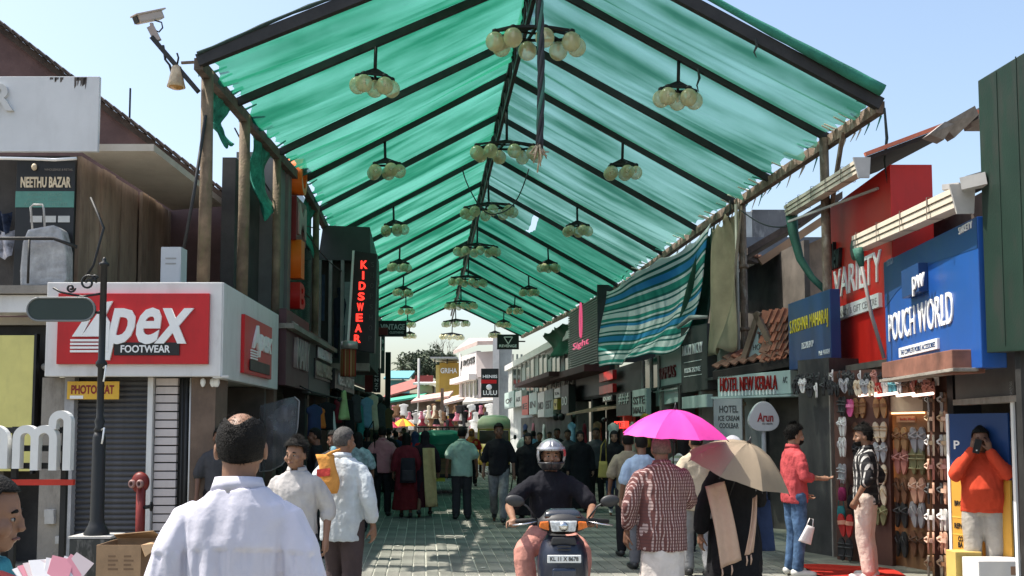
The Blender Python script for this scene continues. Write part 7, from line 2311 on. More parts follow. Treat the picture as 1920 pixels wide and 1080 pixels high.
person('man in a mint green shirt and dark trousers walking away', 866, 812, 18.9, 1.68, 3, 'a', top=dict(m=cloth('mint_shirt', (.33, .47, .38), .12), sleeve=.40, hem=.80, loose=.03, collar=True, wr=.022), bottom=dict(kind='trousers', m=C_('charcoal_tr', (.035, .035, .038)), loose=.02), legs='stand', wide=1.08)
person('man in a black shirt and faded grey jeans walking towards the view', 935, 806, 18.2, 1.74, 178, 'a', top=dict(m=gmat('black'), sleeve=.62, hem=.82, loose=.022), bottom=dict(kind='trousers', m=cloth('grey_jeans', (.20, .20, .20), .35)), legs='walk', shoes=M_shoe_b, hair='mop', head=(0, 0, 8))
person('woman in a long black gown walking in the middle of the street', 990, 822, 19.0, 1.58, 178, 'c', top=dict(m=gmat('black'), sleeve=1.0, hem=.5, loose=.035, flare=.04), bottom=dict(kind='gown', m=gmat('black'), name='gown', flare=.12), hood=dict(m=gmat('black')), hair='none')
bag_on('black handbag carried beside the woman in the black gown', 966, 933, 18.6, .14, .24, gmat('black'), strap=.36, nm='handbag')
person('woman in black top and blue jeans with a yellow bag coming towards the view', 1152, 818, 19.4, 1.62, 172, 'c', top=dict(m=gmat('black'), sleeve=1.0, hem=.72, loose=.03), bottom=dict(kind='trousers', m=cloth('blue_jeans', (.05, .075, .13), .2), len=.9), hood=dict(m=gmat('black')), hair='none', legs='walk', shoes=M_shoe_w)
bag_on('mustard cloth bag on the woman in black top and blue jeans', 1131, 880, 19.1, .10, .30, cloth('mustard_bag', (.42, .34, .10)), strap=.42)
person('woman in a black gown with a pale face behind the rider', 1088, 818, 20.6, 1.62, 176, 'c', top=dict(m=gmat('black'), sleeve=1.0, hem=.5, loose=.04, flare=.04), bottom=dict(kind='gown', m=gmat('black'), name='gown', flare=.12), hood=dict(m=gmat('black')), hair='none')
person('man in a dark shirt standing in shade behind the black gowned woman', 1118, 812, 22.2, 1.68, 165, 'a', top=dict(m=gmat('dark grey'), sleeve=.4, hem=.82), bottom=dict(kind='trousers', m=C_('black_tr')))
person('woman in a navy head scarf walking away left of the yellow shawl', 778, 814, 22.5, 1.6, 5, 'b', top=dict(m=gmat('red'), sleeve=.9, hem=.55, loose=.03), bottom=dict(kind='skirt', m=gmat('maroon'), name='skirt'), hood=dict(m=gmat('navy')), hair='none')
# people in the shade at the left
person('person in a blue face mask in the shade behind the orange bag', 626, 826, 13.2, 1.62, 165, 'a', top=dict(m=gmat('dark grey'), sleeve=.5, hem=.8), bottom=dict(kind='trousers', m=C_('black_tr')), hair='short')
mk = thing('face_mask', 'pale blue face mask worn by the person behind the orange bag', 'face mask', (0, 0, 0))
mk.location = (at(629, 838, 13.1).x, 13.1, zat(843, 13.1))
MB().grid(lambda u, v: Vector((-.06 + .12 * u, -.035 * math.sin(PI * u) - .01 * math.sin(PI * v), -.045 + .09 * v)), 8, 5).build('mask', cloth('mask_blue', (.25, .45, .52)), mk)
for s in (-1, 1): MB().tube([(s * .06, 0, .03), (s * .085, .06, .02), (s * .06, 0, -.03)], .003, 5).build('ear_loop', M_lett, mk)
person('person in a pale green printed tunic in the shade of the left shops', 671, 812, 16.5, 1.6, 20, 'a', top=dict(m=cloth('pale_print', (.30, .42, .42), .5), sleeve=.5, hem=.6), bottom=dict(kind='trousers', m=C_('black_tr')), hair='long')
person('dark clothed shopper standing in the left shop entrance', 592, 818, 15.2, 1.66, 100, 'a', top=dict(m=gmat('black'), sleeve=.9, hem=.8), bottom=dict(kind='trousers', m=C_('black_tr')))
person('shopper in a black top between the left stalls and the pink shirted man', 688, 814, 22.0, 1.64, 10, 'a', top=dict(m=gmat('black'), sleeve=.5, hem=.8), bottom=dict(kind='trousers', m=C_('black_tr')))
person('partly hidden person in a grey shirt behind the white shirted man', 412, 806, 12.4, 1.66, 200, 'a', top=dict(m=gmat('dark grey'), sleeve=.5, hem=.8), bottom=dict(kind='trousers', m=C_('black_tr')))
# right side
PLAID1 = plaid('brown_check', (.13, .055, .05), (.42, .31, .29), (.10, .05, .05), .026, .35)
m15 = person('old man in a brown checked shirt and white wrap walking away under the pink umbrella', 1240, 828, 8.15, 1.60, 2, 'a', top=dict(m=PLAID1, sleeve=.84, hem=.74, loose=.03, collar=True, wr=.02), bottom=dict(kind='dhoti', m=cloth('white_dhoti', (.60, .54, .50), .08), name='wrap', hem=.06, flare=.03),
       hair='crop', hairm=mat('cropped_grey_hair', (.11, .075, .06), .7, var=.4, scale=50), near=True, wide=1.12, arms={1: ((.24, .04, 1.14), (.16, .20, 1.30), (0, .1, 1), (-1, 0, 0), 1.3)}, shoes=M_shoe_br)
person('man in a pale blue shirt ahead of the checked old man', 1203, 832, 12.2, 1.58, 5, 'a', top=dict(m=cloth('sky_shirt', (.33, .42, .55), .1), sleeve=.5, hem=.8), bottom=dict(kind='trousers', m=C_('grey_tr')))
person('man in a beige shirt and grey trousers between the two umbrellas', 1306, 826, 11.6, 1.62, 10, 'b', top=dict(m=cloth('beige_shirt', (.46, .38, .28), .1), sleeve=.5, hem=.78, loose=.025, collar=True), bottom=dict(kind='trousers', m=cloth('grey_tr2', (.22, .22, .22))), legs='step', shoes=M_shoe_b)
person('person in a brown top among the crowd left of the blue shirted man', 1178, 836, 13.4, 1.6, 0, 'a', top=dict(m=cloth('khaki_top', (.26, .22, .15), .2), sleeve=.5, hem=.7), bottom=dict(kind='trousers', m=C_('black_tr')))
person('woman in a patterned top ahead of the umbrellas', 1282, 836, 14.0, 1.55, 0, 'a', top=dict(m=plaid('floral', (.3, .3, .25), (.5, .5, .45), (.15, .2, .1), .07, .5), sleeve=.5, hem=.7), bottom=dict(kind='trousers', m=C_('black_tr')), hair='long')
w17 = person('woman in a long black gown walking away under the beige umbrella', 1375, 850, 8.6, 1.58, 4, 'b', top=dict(m=gmat('black'), sleeve=.9, hem=.5, loose=.04, flare=.05), bottom=dict(kind='gown', m=gmat('black'), name='gown', flare=.13, hem=.05), hood=dict(m=cloth('grey_scarf', (.34, .34, .36))), hair='none', near=True,
       arms={1: ((.25, .03, 1.14), (.14, .20, 1.25), (0, .1, 1), (-1, 0, 0), 1.3), -1: ((-.28, -.03, 1.10), (-.31, .0, .84), (0, .1, -1), (1, .2, 0), .35)})
# her beige stole hanging down the back
M_stole = cloth('beige_stole', (.50, .34, .25), .06)
stl = thing('beige_stole', 'beige stole hanging down the back of the woman in the black gown', 'stole', (at(1352, 900, 8.3).x, 8.3, 0))
def stole(pts_top, pts_bot, seed):
    (ax, ay), (bx_, by) = pts_top; (cx_, cy), (dx_, dy) = pts_bot
    def fn(u, v):
        p = at(ax + (bx_ - ax) * u, ay + (by - ay) * u, 8.32).lerp(at(cx_ + (dx_ - cx_) * u, cy + (dy - cy) * u, 8.22), v)
        return p - Vector(stl.location) + Vector((0, -.015 * math.sin(8 * u + 2 * v + seed) * (1 - u * .3) - .05 * math.sin(PI * v), 0))
    q = MB().grid(fn, 12, 20)
    o = q.build('cloth', M_stole, stl); o.modifiers.new('t', 'SOLIDIFY').thickness = .008
stole(((1322, 912), (1358, 902)), ((1352, 1066), (1391, 1050)), 0)
stole(((1412, 935), (1420, 928)), ((1398, 1042), (1412, 1036)), 2)
q = MB()
for px, py in ((1354, 1066), (1372, 1060), (1400, 1042), (1408, 1040)):
    a = at(px, py, 8.22) - Vector(stl.location)
    q.tube([a, a + Vector((.004, 0, -.04)), a + Vector((-.003, 0, -.08))], [.006, .008, .004], 5)
tag(q.build('tassels', M_stole, stl), kind='stuff')
bag_on('navy shopping bag carried at the right of the woman in the black gown', 1420, 985, 8.7, .15, .42, gmat('navy'), strap=.2, nm='shopping_bag')
# shoppers at the shoe shop
m18 = person('bearded man in a coral shirt and ripped blue jeans facing the shoe shop', 1488, 812, 11.6, 1.69, -82, 'c', top=dict(m=cloth('coral_shirt', (.44, .07, .075), .1), sleeve=.66, hem=.83, loose=.016, collar=True), bottom=dict(kind='trousers', m=cloth('jeans', (.07, .125, .22), .5), loose=.008), shoes=M_shoe_w, hair='mop', beard=True, near=True,
       arms={1: ((.24, .02, 1.13), (.17, .24, 1.11), (-.1, 1, .0), (0, 0, 1), .25), -1: ((-.24, .0, 1.12), (-.2, .2, .93), (0, .7, -.6), (0, 1, .5), .6)})
sb = thing('shopping_bag', 'white carrier bag held by the man in ripped jeans', 'bag', (at(1508, 1000, 11.4).x, 11.4, zat(1018, 11.4)))
MB().loft([ringz(.015 * v, 0, .20 * v, .075 - .03 * v, .03, 12, 3) for v in (0, .1, .6, .85, 1)]).build('bag', mat('white_carrier', (.62, .58, .56), .5, bump=.4), sb)
MB().tube([(-.03, 0, .19), (-.02, 0, .28), (.02, 0, .28), (.04, 0, .19)], .006, 5).build('handle', mat('white_carrier'), sb)
sb.rotation_euler.y = .3
PLAID2 = plaid('black_check', (.02, .02, .022), (.50, .48, .45), (.04, .04, .04), .085, .3)
m19 = person('bearded man in a black and white checked shirt and cream trousers', 1622, 815, 11.35, 1.68, 62, 'b', top=dict(m=PLAID2, sleeve=.62, hem=.84, loose=.02, collar=True), bottom=dict(kind='trousers', m=cloth('cream_tr', (.58, .47, .40), .08), loose=.022), shoes=M_shoe_w, hair='mop', beard=True, near=True, head=(0, 0, 18),
       arms={-1: ((-.25, -.06, 1.13), (-.25, .06, .92), (.05, .4, -.9), (1, 0, 0), .6), 1: ((.26, -.11, 1.14), (.20, -.02, .95), (-.4, .3, -.7), (-1, 0, 0), .5)})
m20 = person('man in a red sweater and grey trousers holding a phone to his face', 1838, 797, 10.1, 1.66, 160, 'a', top=dict(m=cloth('red_sweater', (.48, .055, .025), .06, bump=.3), sleeve=1.25, hem=.86, loose=.024, wr=.012), bottom=dict(kind='trousers', m=cloth('grey_trousers', (.36, .33, .29), .08), loose=.02), shoes=M_shoe_w, hair='short', near=True, belly=.055, wide=1.1,
       arms={-1: ((-.22, .17, 1.24), (-.07, .15, 1.47), (.1, .0, 1), (.7, -.7, 0), .8), 1: ((.26, .16, 1.22), (.09, .15, 1.48), (-.2, .0, 1), (-.8, -.6, 0), .7)})
ph_ = thing('mobile_phone', 'dark mobile phone held at the face of the man in the red sweater', 'phone', (at(1829, 838, 9.93).x, 9.93, zat(850, 9.93)))
box('case', M_black, ph_, -.034, .034, -.005, .005, 0, .14, .004)
MB().lathe([(.002, 0), (.008, 0), (.008, .004), (.002, .004)], (0, 0, 0), 10, M=Matrix.Rotation(R(90), 3, 'X')).build('lens', M_lett, ph_).location = (0, -.006, .03)
ph_.rotation_euler.y = .25
# the distant crowd
rr = random.Random(77)
crowd_cols = ['black', 'navy', 'maroon', 'dark grey', 'black', 'teal', 'brown', 'sky blue', 'white', 'black', 'red', 'cream']
k = 0
protos = []
for px, d, c, lab in ((728, 27, 'black', 'distant shopper in black left of the green covered cart'), (742, 30, 'navy', 'distant shopper in navy under the yellow parasol'), (757, 34, 'maroon', 'distant shopper in maroon before the yellow parasol'), (738, 38, 'dark grey', 'distant shopper in grey at the end of the left row'),
                      (884, 30, 'red', 'distant person in an orange head cloth behind the mint green shirt'), (1000, 30, 'sky blue', 'distant person in sky blue beside the yellow rickshaw'), (985, 34, 'white', 'distant person in white beside the yellow rickshaw'), (1012, 27, 'black', 'distant person in black right of the yellow rickshaw'),
                      (1030, 32, 'navy', 'distant person in navy before the far right shops'), (750, 44, 'black', 'far shopper in black near the parasols'), (766, 46, 'brown', 'far shopper in brown near the parasols'), (1045, 25.5, 'black', 'person in black behind the helmet of the rider'), (1065, 24, 'dark grey', 'person in dark grey right of the rider helmet'), (705, 25, 'black', 'shopper in black by the round flood lamp')):
    person(lab, px, 815, d, rr.uniform(1.56, 1.7), rr.choice((0, 180, 20, 160)), rr.choice('ab'), top=dict(m=gmat(c), sleeve=.5, hem=.78), bottom=dict(kind='trousers', m=C_('black_tr')), hair='short' if px != 884 else 'none', legs=rr.choice(('stand', 'step')),
           hood=dict(m=cloth('orange_headcloth', (.55, .2, .06), .5)) if px == 884 else None, group='distant crowd')

# ---- umbrellas
def umbrella(label, px, py, d, r, rise, m, tilt, ax, shaft=.75, ribs=8, trim=None):
    t = thing('open_umbrella', label, 'umbrella', at(px, py, d))
    t.rotation_euler = Euler((R(tilt) * ax[0], R(tilt) * ax[1], .3), 'XYZ')
    for k in range(ribs):
        a0_, a1_ = 2 * PI * k / ribs, 2 * PI * (k + 1) / ribs
        def fn(u, v):
            a = a0_ + (a1_ - a0_) * u
            sag = math.sin(PI * u)
            rr_ = r * v * (1 - .10 * sag * v)
            return Vector((rr_ * math.cos(a), rr_ * math.sin(a), -rise * v ** 1.9 - .018 * sag * v * (1 - v) * 2 + .006 * noise.noise(Vector((u * 4 + k, v * 5, 1)))))
        o = MB().grid(fn, 8, 10).build('panel', m, t)
        q = MB().tube([(r * v * math.cos(a0_), r * v * math.sin(a0_), -rise * v ** 1.9 - .006) for v in (0, .25, .5, .75, 1.02)], .0035, 5).build('rib', M_steel, t)
        q = MB().tube([(r * .5 * math.cos(a0_), r * .5 * math.sin(a0_), -rise * .5 ** 1.9 - .008), (.01 * math.cos(a0_), .01 * math.sin(a0_), -rise * 1.25)], .0025, 5).build('stretcher', M_steel, t)
    MB().tube([(0, 0, .045), (0, 0, -shaft)], .006, 6).build('shaft', M_steel, t)
    MB().lathe([(.002, .06), (.008, .03), (.02, .0), (.01, -.004)], n=8).build('tip', M_black, t)
    MB().tube([(0, 0, -shaft + .02), (0, 0, -shaft - .08)], .014, 8).build('handle', M_black, t)
    return t
def umb_mat(name, col):
    m = mat(name, col, .55, var=.06, scale=4, bump=.1, spec=.3)
    N, L_ = m.node_tree.nodes, m.node_tree.links
    o = [n for n in N if n.type == 'OUTPUT_MATERIAL'][0]
    b_ = N['Principled BSDF']
    tr = N.new('ShaderNodeBsdfTranslucent'); tr.inputs[0].default_value = (*col, 1)
    mx = N.new('ShaderNodeMixShader'); mx.inputs[0].default_value = .3
    L_.new(b_.outputs[0], mx.inputs[1]); L_.new(tr.outputs[0], mx.inputs[2]); L_.new(mx.outputs[0], o.inputs[0])
    return m
umbrella('bright pink open umbrella held by the checked old man', 1266, 768, 8.25, .445, .215, umb_mat('umbrella_pink', (.85, .07, .42)), 4, (1, .3), shaft=.62)
umbrella('beige open umbrella tilted over the woman in the black gown', 1404, 830, 8.35, .45, .26, umb_mat('umbrella_beige', (.34, .27, .19)), 24, (.75, .55), shaft=.62)

# litter on the paving
rr = random.Random(91)
for k, (px, py, wd_) in enumerate(((694, 1008, 'leftmost, in the building shade'), (745, 1022, 'left of the sunlit patch'), (905, 1062, 'near the scooter wheel'), (1425, 1058, 'below the navy bag'), (1560, 1070, 'beside the shoe shop mat'), (1118, 965, 'behind the rider'), (1290, 1048, 'behind the white wrap'))):
    d_ = H * F / (py - 806)
    t = thing('paper_scrap', 'small pale scrap of paper on the ground, ' + wd_, 'litter', (at(px, py, d_).x, d_, .004), rr.uniform(0, 6), 'scraps on the paving')
    MB().grid(lambda u, v: Vector((.07 * (u - .5), .05 * (v - .5), .004 + .012 * abs(noise.noise(Vector((u * 3 + k, v * 3, 1)))))), 4, 4).build('paper', mat('scrap_paper', (.5, .48, .42), .8), t)
# ================================================================ VEHICLES
M_navy = mat('navy_paint', (.008, .012, .026), .3, var=.08, spec=.45, coat=.25, dirt=.15, dirtcol=(.06, .055, .05))
M_rub = mat('rubber', (.018, .018, .018), .85, var=.2, bump=.3)
M_chr = mat('chrome', (.6, .6, .6), .2, metal=1.0, var=.05)
M_plas = mat('black_plastic', (.025, .025, .027), .5, var=.1)
def wheel(parent, loc, r, w, name='wheel'):
    o = MB().lathe([(r - .07, -w / 2), (r - .02, -w / 2), (r, -w / 4), (r, w / 4), (r - .02, w / 2), (r - .07, w / 2)], n=28, M=Matrix.Rotation(R(90), 3, 'Y')).build(name, M_rub, parent)
    o.location = loc
    h = MB().lathe([(.01, -w / 2 + .005), (r - .07, -w / 2 + .01), (r - .07, w / 2 - .01), (.01, w / 2 - .005)], n=20, M=Matrix.Rotation(R(90), 3, 'Y')).build('rim', M_plas, o)
    return o
sc_d = 7.75
sct = thing('scooter', 'dark navy scooter with orange indicators and a white number plate facing the view', 'scooter', (at(1056, 1000, sc_d).x, sc_d, 0))
# front apron
def sec(z, hw, yf, yb, n=14):
    ring = []
    for k in range(n):
        a = PI * k / (n - 1)
        ring.append(Vector((-hw * math.cos(a), yb - (yb - yf) * max(0, math.sin(a)) ** .7, z)))
    for k in range(n):
        a = PI * (1 - k / (n - 1))
        ring.append(Vector((-hw * .93 * math.cos(a), yb + .03 - (yb - yf) * .75 * max(0, math.sin(a)) ** .7, z)))
    return ring
ap = MB().loft([sec(z, hw, yf, yb) for z, hw, yf, yb in ((.27, .10, -.03, .10), (.34, .155, -.08, .10), (.45, .185, -.11, .09), (.58, .195, -.12, .09), (.70, .188, -.11, .10), (.79, .165, -.08, .12), (.845, .12, -.03, .13))])
ap.build('apron', M_navy, sct)
MB().prism([(-.10, .79), (.10, .79), (.085, .845), (-.085, .845)], -.085, -.02).build('apron_cap', M_plas, sct, .01)
for k in range(2): box('air_slot', M_black, sct, -.05, .05, -.13, -.11, .775 - .022 * k, .785 - .022 * k)
MB().prism([(-.075, .28), (.075, .28), (.09, .62), (-.09, .62)], -.145, -.10).build('centre_panel', mat('navy_paint_light', (.014, .022, .045), .28, spec=.5, coat=.3), sct, .015)
npl = box('number_plate', mat('plate_white', (.72, .72, .70), .5), sct, -.125, .125, -.152, -.138, .665, .722, .004)
text('KL 11 X 8678', M_black, npl, (-.105, .105, .679, .711), .002, -.153, 0, .02)
fd = MB()
fd.grid(lambda u, v: Vector(((v - .5) * .16, -.02 + .0 + (-.235) * math.cos(R(-20 + 150 * u)) * 1.0, .21 + .24 * math.sin(R(-20 + 150 * u)) - .05 * (2 * v - 1) ** 2)), 14, 6)
o = fd.build('front_fender', M_navy, sct); o.modifiers.new('t', 'SOLIDIFY').thickness = .012
wheel(sct, (0, -.02, .21), .21, .09)
wheel(sct, (0, 1.22, .21), .21, .1)
for s in (-1, 1): MB().tube([(s * .075, -.02, .21), (s * .075, .06, .5), (s * .03, .12, .8)], .018, 8).build('fork', M_plas, sct)
# handlebar cowl
cw = MB().loft([[Vector((x_, y_, z_)) for x_, y_, z_ in r_] for r_ in (
    [(hw * math.cos(2 * PI * k / 20) * (1.0), cy + ry * math.sin(2 * PI * k / 20), z) for k in range(20)] for z, hw, ry, cy in ((.855, .07, .06, .10), (.885, .16, .08, .08), (.92, .195, .10, .06), (.965, .19, .10, .06), (1.0, .15, .09, .08), (1.035, .12, .06, .11), (1.045, .08, .03, .12)))])
cw.build('handlebar_cowl', M_plas, sct)
MB().loft([[Vector((.125 * f * math.cos(2 * PI * k / 18), .03 + .075 * f2 + .02 * math.sin(2 * PI * k / 18), .0 + z)) for k in range(18)] for z, f, f2 in ((.985, 1.15, -.25), (1.02, 1.05, .1), (1.05, .75, .6))]).build('top_visor', mat('visor_grey', (.016, .02, .028), .25, spec=.6, coat=.5), sct)
hl = MB().prism([(-.088, .885), (.088, .885), (.105, .965), (-.105, .965)], -.065, .02)
hl.build('headlamp', mat('lamp_clear', (.55, .57, .58), .12, spec=.8, var=.4, scale=30), sct, .012)
MB().lathe([(.005, 0), (.032, .0), (.036, .012), (.005, .012)], n=14, M=Matrix.Rotation(R(90), 3, 'X')).build('lamp_reflector', M_chr, sct).location = (0, -.066, .925)
for s in (-1, 1):
    MB().prism([(s * .108, .89), (s * .185, .915), (s * .175, .955), (s * .112, .962)], -.045, .03).build('indicator', mat('amber_lens_lamp', (.62, .14, .01), .15, spec=.7, var=.2, scale=30), sct, .01)
    MB().tube([(s * .12, .12, .95), (s * .24, .13, .955), (s * .36, .15, .945)], .017, 8).build('grip', M_rub, sct)
    MB().tube([(s * .2, .08, .945), (s * .3, .06, .93), (s * .385, .08, .92)], [.009, .007, .008], 6).build('brake_lever', M_chr, sct)
    MB().tube([(s * .2, .12, .97), (s * .27, .12, 1.06), (s * .335, .11, 1.10)], .008, 6).build('mirror_stem', M_plas, sct)
    q = MB().ell((s * .365, .10, 1.105), (.075, .022, .045), 16, 10, Matrix.Rotation(R(-s * 8), 3, 'Y')); q.build('mirror', M_plas, sct)
# body behind
MB().loft([[Vector((hw * math.cos(2 * PI * k / 16), y, zc + hz * math.sin(2 * PI * k / 16))) for k in range(16)] for y, hw, zc, hz in ((.55, .13, .50, .18), (.75, .18, .52, .2), (1.1, .19, .56, .2), (1.45, .14, .62, .15), (1.62, .06, .66, .06))]).build('rear_body', M_navy, sct)
MB().loft([[Vector((hw * math.cos(2 * PI * k / 16), y, zc + .06 * math.sin(2 * PI * k / 16))) for k in range(16)] for y, hw, zc in ((.5, .10, .74), (.65, .14, .76), (1.0, .15, .77), (1.4, .13, .80), (1.5, .09, .81))]).build('seat', M_rub, sct)
box('floorboard', M_plas, sct, -.16, .16, .1, .6, .24, .30, .02)
# the rider
rd = person('scooter rider in a black shirt, salmon trousers and silver helmet', 1035, 830, sc_d, 1.64, 180, 'b', base=(at(1040, 900, sc_d).x, sc_d + .78, -.10), near=True, lean=.10, shoes=M_shoe_b, hair='none', beard=True,
            top=dict(m=cloth('rider_black', (.012, .012, .016), .2), sleeve=.42, hem=.86, loose=.02), bottom=dict(kind='trousers', m=cloth('salmon_trousers', (.45, .21, .17), .15), loose=.025),
            legs={-1: ((-.235, .38, .80), (-.20, .44, .42), (-.20, .60, .37)), 1: ((.235, .38, .80), (.20, .44, .42), (.20, .60, .37))},
            arms={1: ((.36, .22, 1.17), (.325, .56, 1.085), (-.05, 1, -.1), (0, 0, -1), 1.5), -1: ((-.34, .22, 1.17), (-.29, .56, 1.085), (.05, 1, -.1), (0, 0, -1), 1.5)}, head=(2, 0, 4), group='people in the street')
kk = 1.64 / 1.7
HC_ = Vector((0, .015 + .10 * .635, 1.585)) * kk
hmM = mat('helmet_silver', (.30, .30, .32), .22, metal=.55, var=.45, scale=9, spec=.6, coat=.6)
def helm(u, v):
    a = 2 * PI * u; th = -1.05 + (PI / 2 + 1.05) * v
    return Vector((.122 * math.cos(th) * math.sin(a), .142 * math.cos(th) * math.cos(a), .015 + .135 * math.sin(th))) + HC_
N1, N2 = 40, 26
vs = [helm(i / N1, j / N2) for i in range(N1 + 1) for j in range(N2 + 1)]
fs, fs2 = [], []
for i in range(N1):
    for j in range(N2):
        u, v = (i + .5) / N1, (j + .5) / N2
        a = abs(((u + .5) % 1) - .5) * 2 * PI
        th = -1.05 + (PI / 2 + 1.05) * v
        f_ = (i * (N2 + 1) + j, (i + 1) * (N2 + 1) + j, (i + 1) * (N2 + 1) + j + 1, i * (N2 + 1) + j + 1)
        if a < 1.08 and -.42 < th < .30: continue
        (fs2 if a < 1.25 and th <= -.42 else fs).append(f_)
for nm, ff, m_ in (('helmet', fs, hmM), ('helmet_chin_bar', fs2, mat('helmet_dark', (.03, .03, .035), .3, spec=.5))):
    used = sorted({i for f_ in ff for i in f_}); mp_ = {i: k for k, i in enumerate(used)}
    q = MB().add([vs[i] for i in used], [tuple(mp_[i] for i in f_) for f_ in ff], True)
    o = q.build(nm, m_, rd); o.modifiers.new('t', 'SOLIDIFY').thickness = .012
MB().grid(lambda u, v: HC_ + Vector((.126 * math.sin(-1.5 + 3.0 * u) * math.cos(.30 + .16 * v), .147 * math.cos(-1.5 + 3.0 * u) * math.cos(.30 + .16 * v), .02 + .139 * math.sin(.30 + .16 * v))), 18, 3).build('visor_rim', mat('helmet_rim', (.45, .45, .46), .25, metal=.5), rd)
MB().grid(lambda u, v: HC_ + Vector((-.1245 * math.sin(.95 + .5 * u) * math.cos(-.1 + .6 * v), .1445 * math.cos(.95 + .5 * u) * math.cos(-.1 + .6 * v), .017 + .137 * math.sin(-.1 + .6 * v))), 6, 6).build('helmet_decal', mat('decal_red', (.5, .05, .06), .3), rd)

# ---- goods cart under a green sheet
gd = 26.0
gcx = thing('goods_autorickshaw', 'three wheeled goods carrier under a green sheet with wooden tailgate seen from behind', 'goods carrier', (at(822, 860, gd).x, gd, 0))
M_ply = mat('cart_wood', (.20, .115, .06), .8, var=.3, scale=2, stretch=(.3, 1, 2), bump=.3)
M_gsheet = mat('green_sheet', (.012, .17, .10), .5, var=.2, scale=3, bump=.5, bscale=6)
for k in range(3): box('tailgate_board', M_ply, gcx, -.62, .62, -.01 - .006 * (k % 2), .03, .52 + .145 * k, .655 + .145 * k, .004)
for s in (-1, 1): box('side_board', M_ply, gcx, s * .62 - .02, s * .62 + .02, .035, 1.5, .52, .95)
box('bed', M_plas, gcx, -.6, .6, .04, 1.5, .44, .52)
rings = []
for j in range(10):
    y = -.08 + 1.75 * j / 9
    ring = []
    for k in range(18):
        a = PI * k / 17
        hw = .68; zz = .93 + .70 * max(0, math.sin(a)) ** .45
        ring.append(Vector((-hw * math.copysign(abs(math.cos(a)) ** .5, math.cos(a)) * (1 - .06 * math.sin(a)), y + .03 * math.sin(5 * a + j), zz + .05 * noise.noise(Vector((k * .5, j * .7, 3))) - (.25 if j in (0, 9) else 0) * max(0, math.sin(a)) * .3)))
    rings.append(ring)
MB().loft(rings).build('load_sheet', M_gsheet, gcx)
q = MB()
for zz in (1.05, 1.3): q.tube([(-.66, -.115, zz), (0, -.125, zz - .03), (.66, -.115, zz)], .012, 5)
q.build('rope', mat('sheet_fold', (.01, .10, .065), .6), gcx)
rk = MB().tube([(-.7, 1.5, 1.72), (.7, 1.5, 1.72)], .022, 6)
for k in range(9): rk.tube([(-.66 + .165 * k, 1.5, 1.55), (-.66 + .165 * k, 1.5, 1.72)], .014, 5)
rk.build('roof_rack', M_steel, gcx)
for s in (-1, 1): wheel(gcx, (s * .5, .35, .24), .24, .12)
box('cab', mat('cart_cab', (.05, .06, .05), .5), gcx, -.58, .58, 1.56, 2.3, .3, 1.55, .06)
box('bumper', gc, gcx, -.5, .5, -.08, -.03, .36, .42, .01)
for s in (-1, 1): box('tail_lamp', M_red, gcx, s * .52 - .05, s * .52 + .05, -.06, -.02, .45, .51)
nb_p = box('number_plate', M_yel, gcx, -.18, .18, -.1, -.085, .34, .43, .003)
# ---- yellow autorickshaw facing the view
ad = 37.5
ay = thing('yellow_autorickshaw', 'yellow autorickshaw with pale khaki roof panel facing the view', 'autorickshaw', (at(926, 840, ad).x, ad, 0))
M_ay = mat('rickshaw_yellow', (.75, .50, .08), .4, var=.12, dirt=.25, dirtcol=(.2, .13, .03))
M_akh = mat('khaki_roof', (.74, .74, .50), .7, var=.12)
MB().loft([[Vector((x_, y_, z)) for x_, y_ in ((-hw, .35), (-hw, .1), (-hw * .55, -.02 - bul), (hw * .55, -.02 - bul), (hw, .1), (hw, .35))] for z, hw, bul in ((.32, .42, .02), (.5, .55, .08), (.8, .60, .08), (1.12, .60, .03))]).build('front_panel', M_ay, ay)
box('body', M_ay, ay, -.6, .6, .36, 2.2, .35, 1.1, .05)
ws = MB().prism([(-.55, 1.15), (.55, 1.15), (.53, 1.62), (-.53, 1.62)], .04, .06).build('windscreen', M_glass, ay)
for s in (-1, 1): MB().bar((s * .58, .05, 1.1), (s * .565, .12, 1.72), .07, .06).build('windscreen_pillar', M_ay, ay)
MB().bar((-.58, .08, 1.66), (.58, .08, 1.66), .06, .07).build('windscreen_header', M_ay, ay)
MB().loft([[Vector((x_, y, z_)) for x_, z_ in ((-.62, 1.7), (-.60, 1.95 + dz), (-.45, 2.1 + dz), (0, 2.14 + dz), (.45, 2.1 + dz), (.60, 1.95 + dz), (.62, 1.7))] for y, dz in ((.02, -.03), (.35, .05), (1.3, .08), (2.2, 0))]).build('roof', M_akh, ay)
for s in (-1, 1):
    MB().lathe([(.01, 0), (.085, 0), (.09, .04), (.01, .05)], n=14, M=Matrix.Rotation(R(90), 3, 'X')).build('headlamp', M_chr, ay).location = (s * .36, -.03, .78)
    wheel(ay, (s * .55, 1.7, .22), .22, .1)
    MB().tube([(s * .62, .1, 1.3), (s * .75, .05, 1.35)], .012, 6).build('mirror_arm', M_plas, ay)
    MB().ell((s * .78, .05, 1.38), (.06, .02, .09), 10, 8).build('mirror', M_plas, ay)
wheel(ay, (0, .15, .22), .22, .1)
box('grille', M_plas, ay, -.25, .25, -.13, -.11, .55, .68)

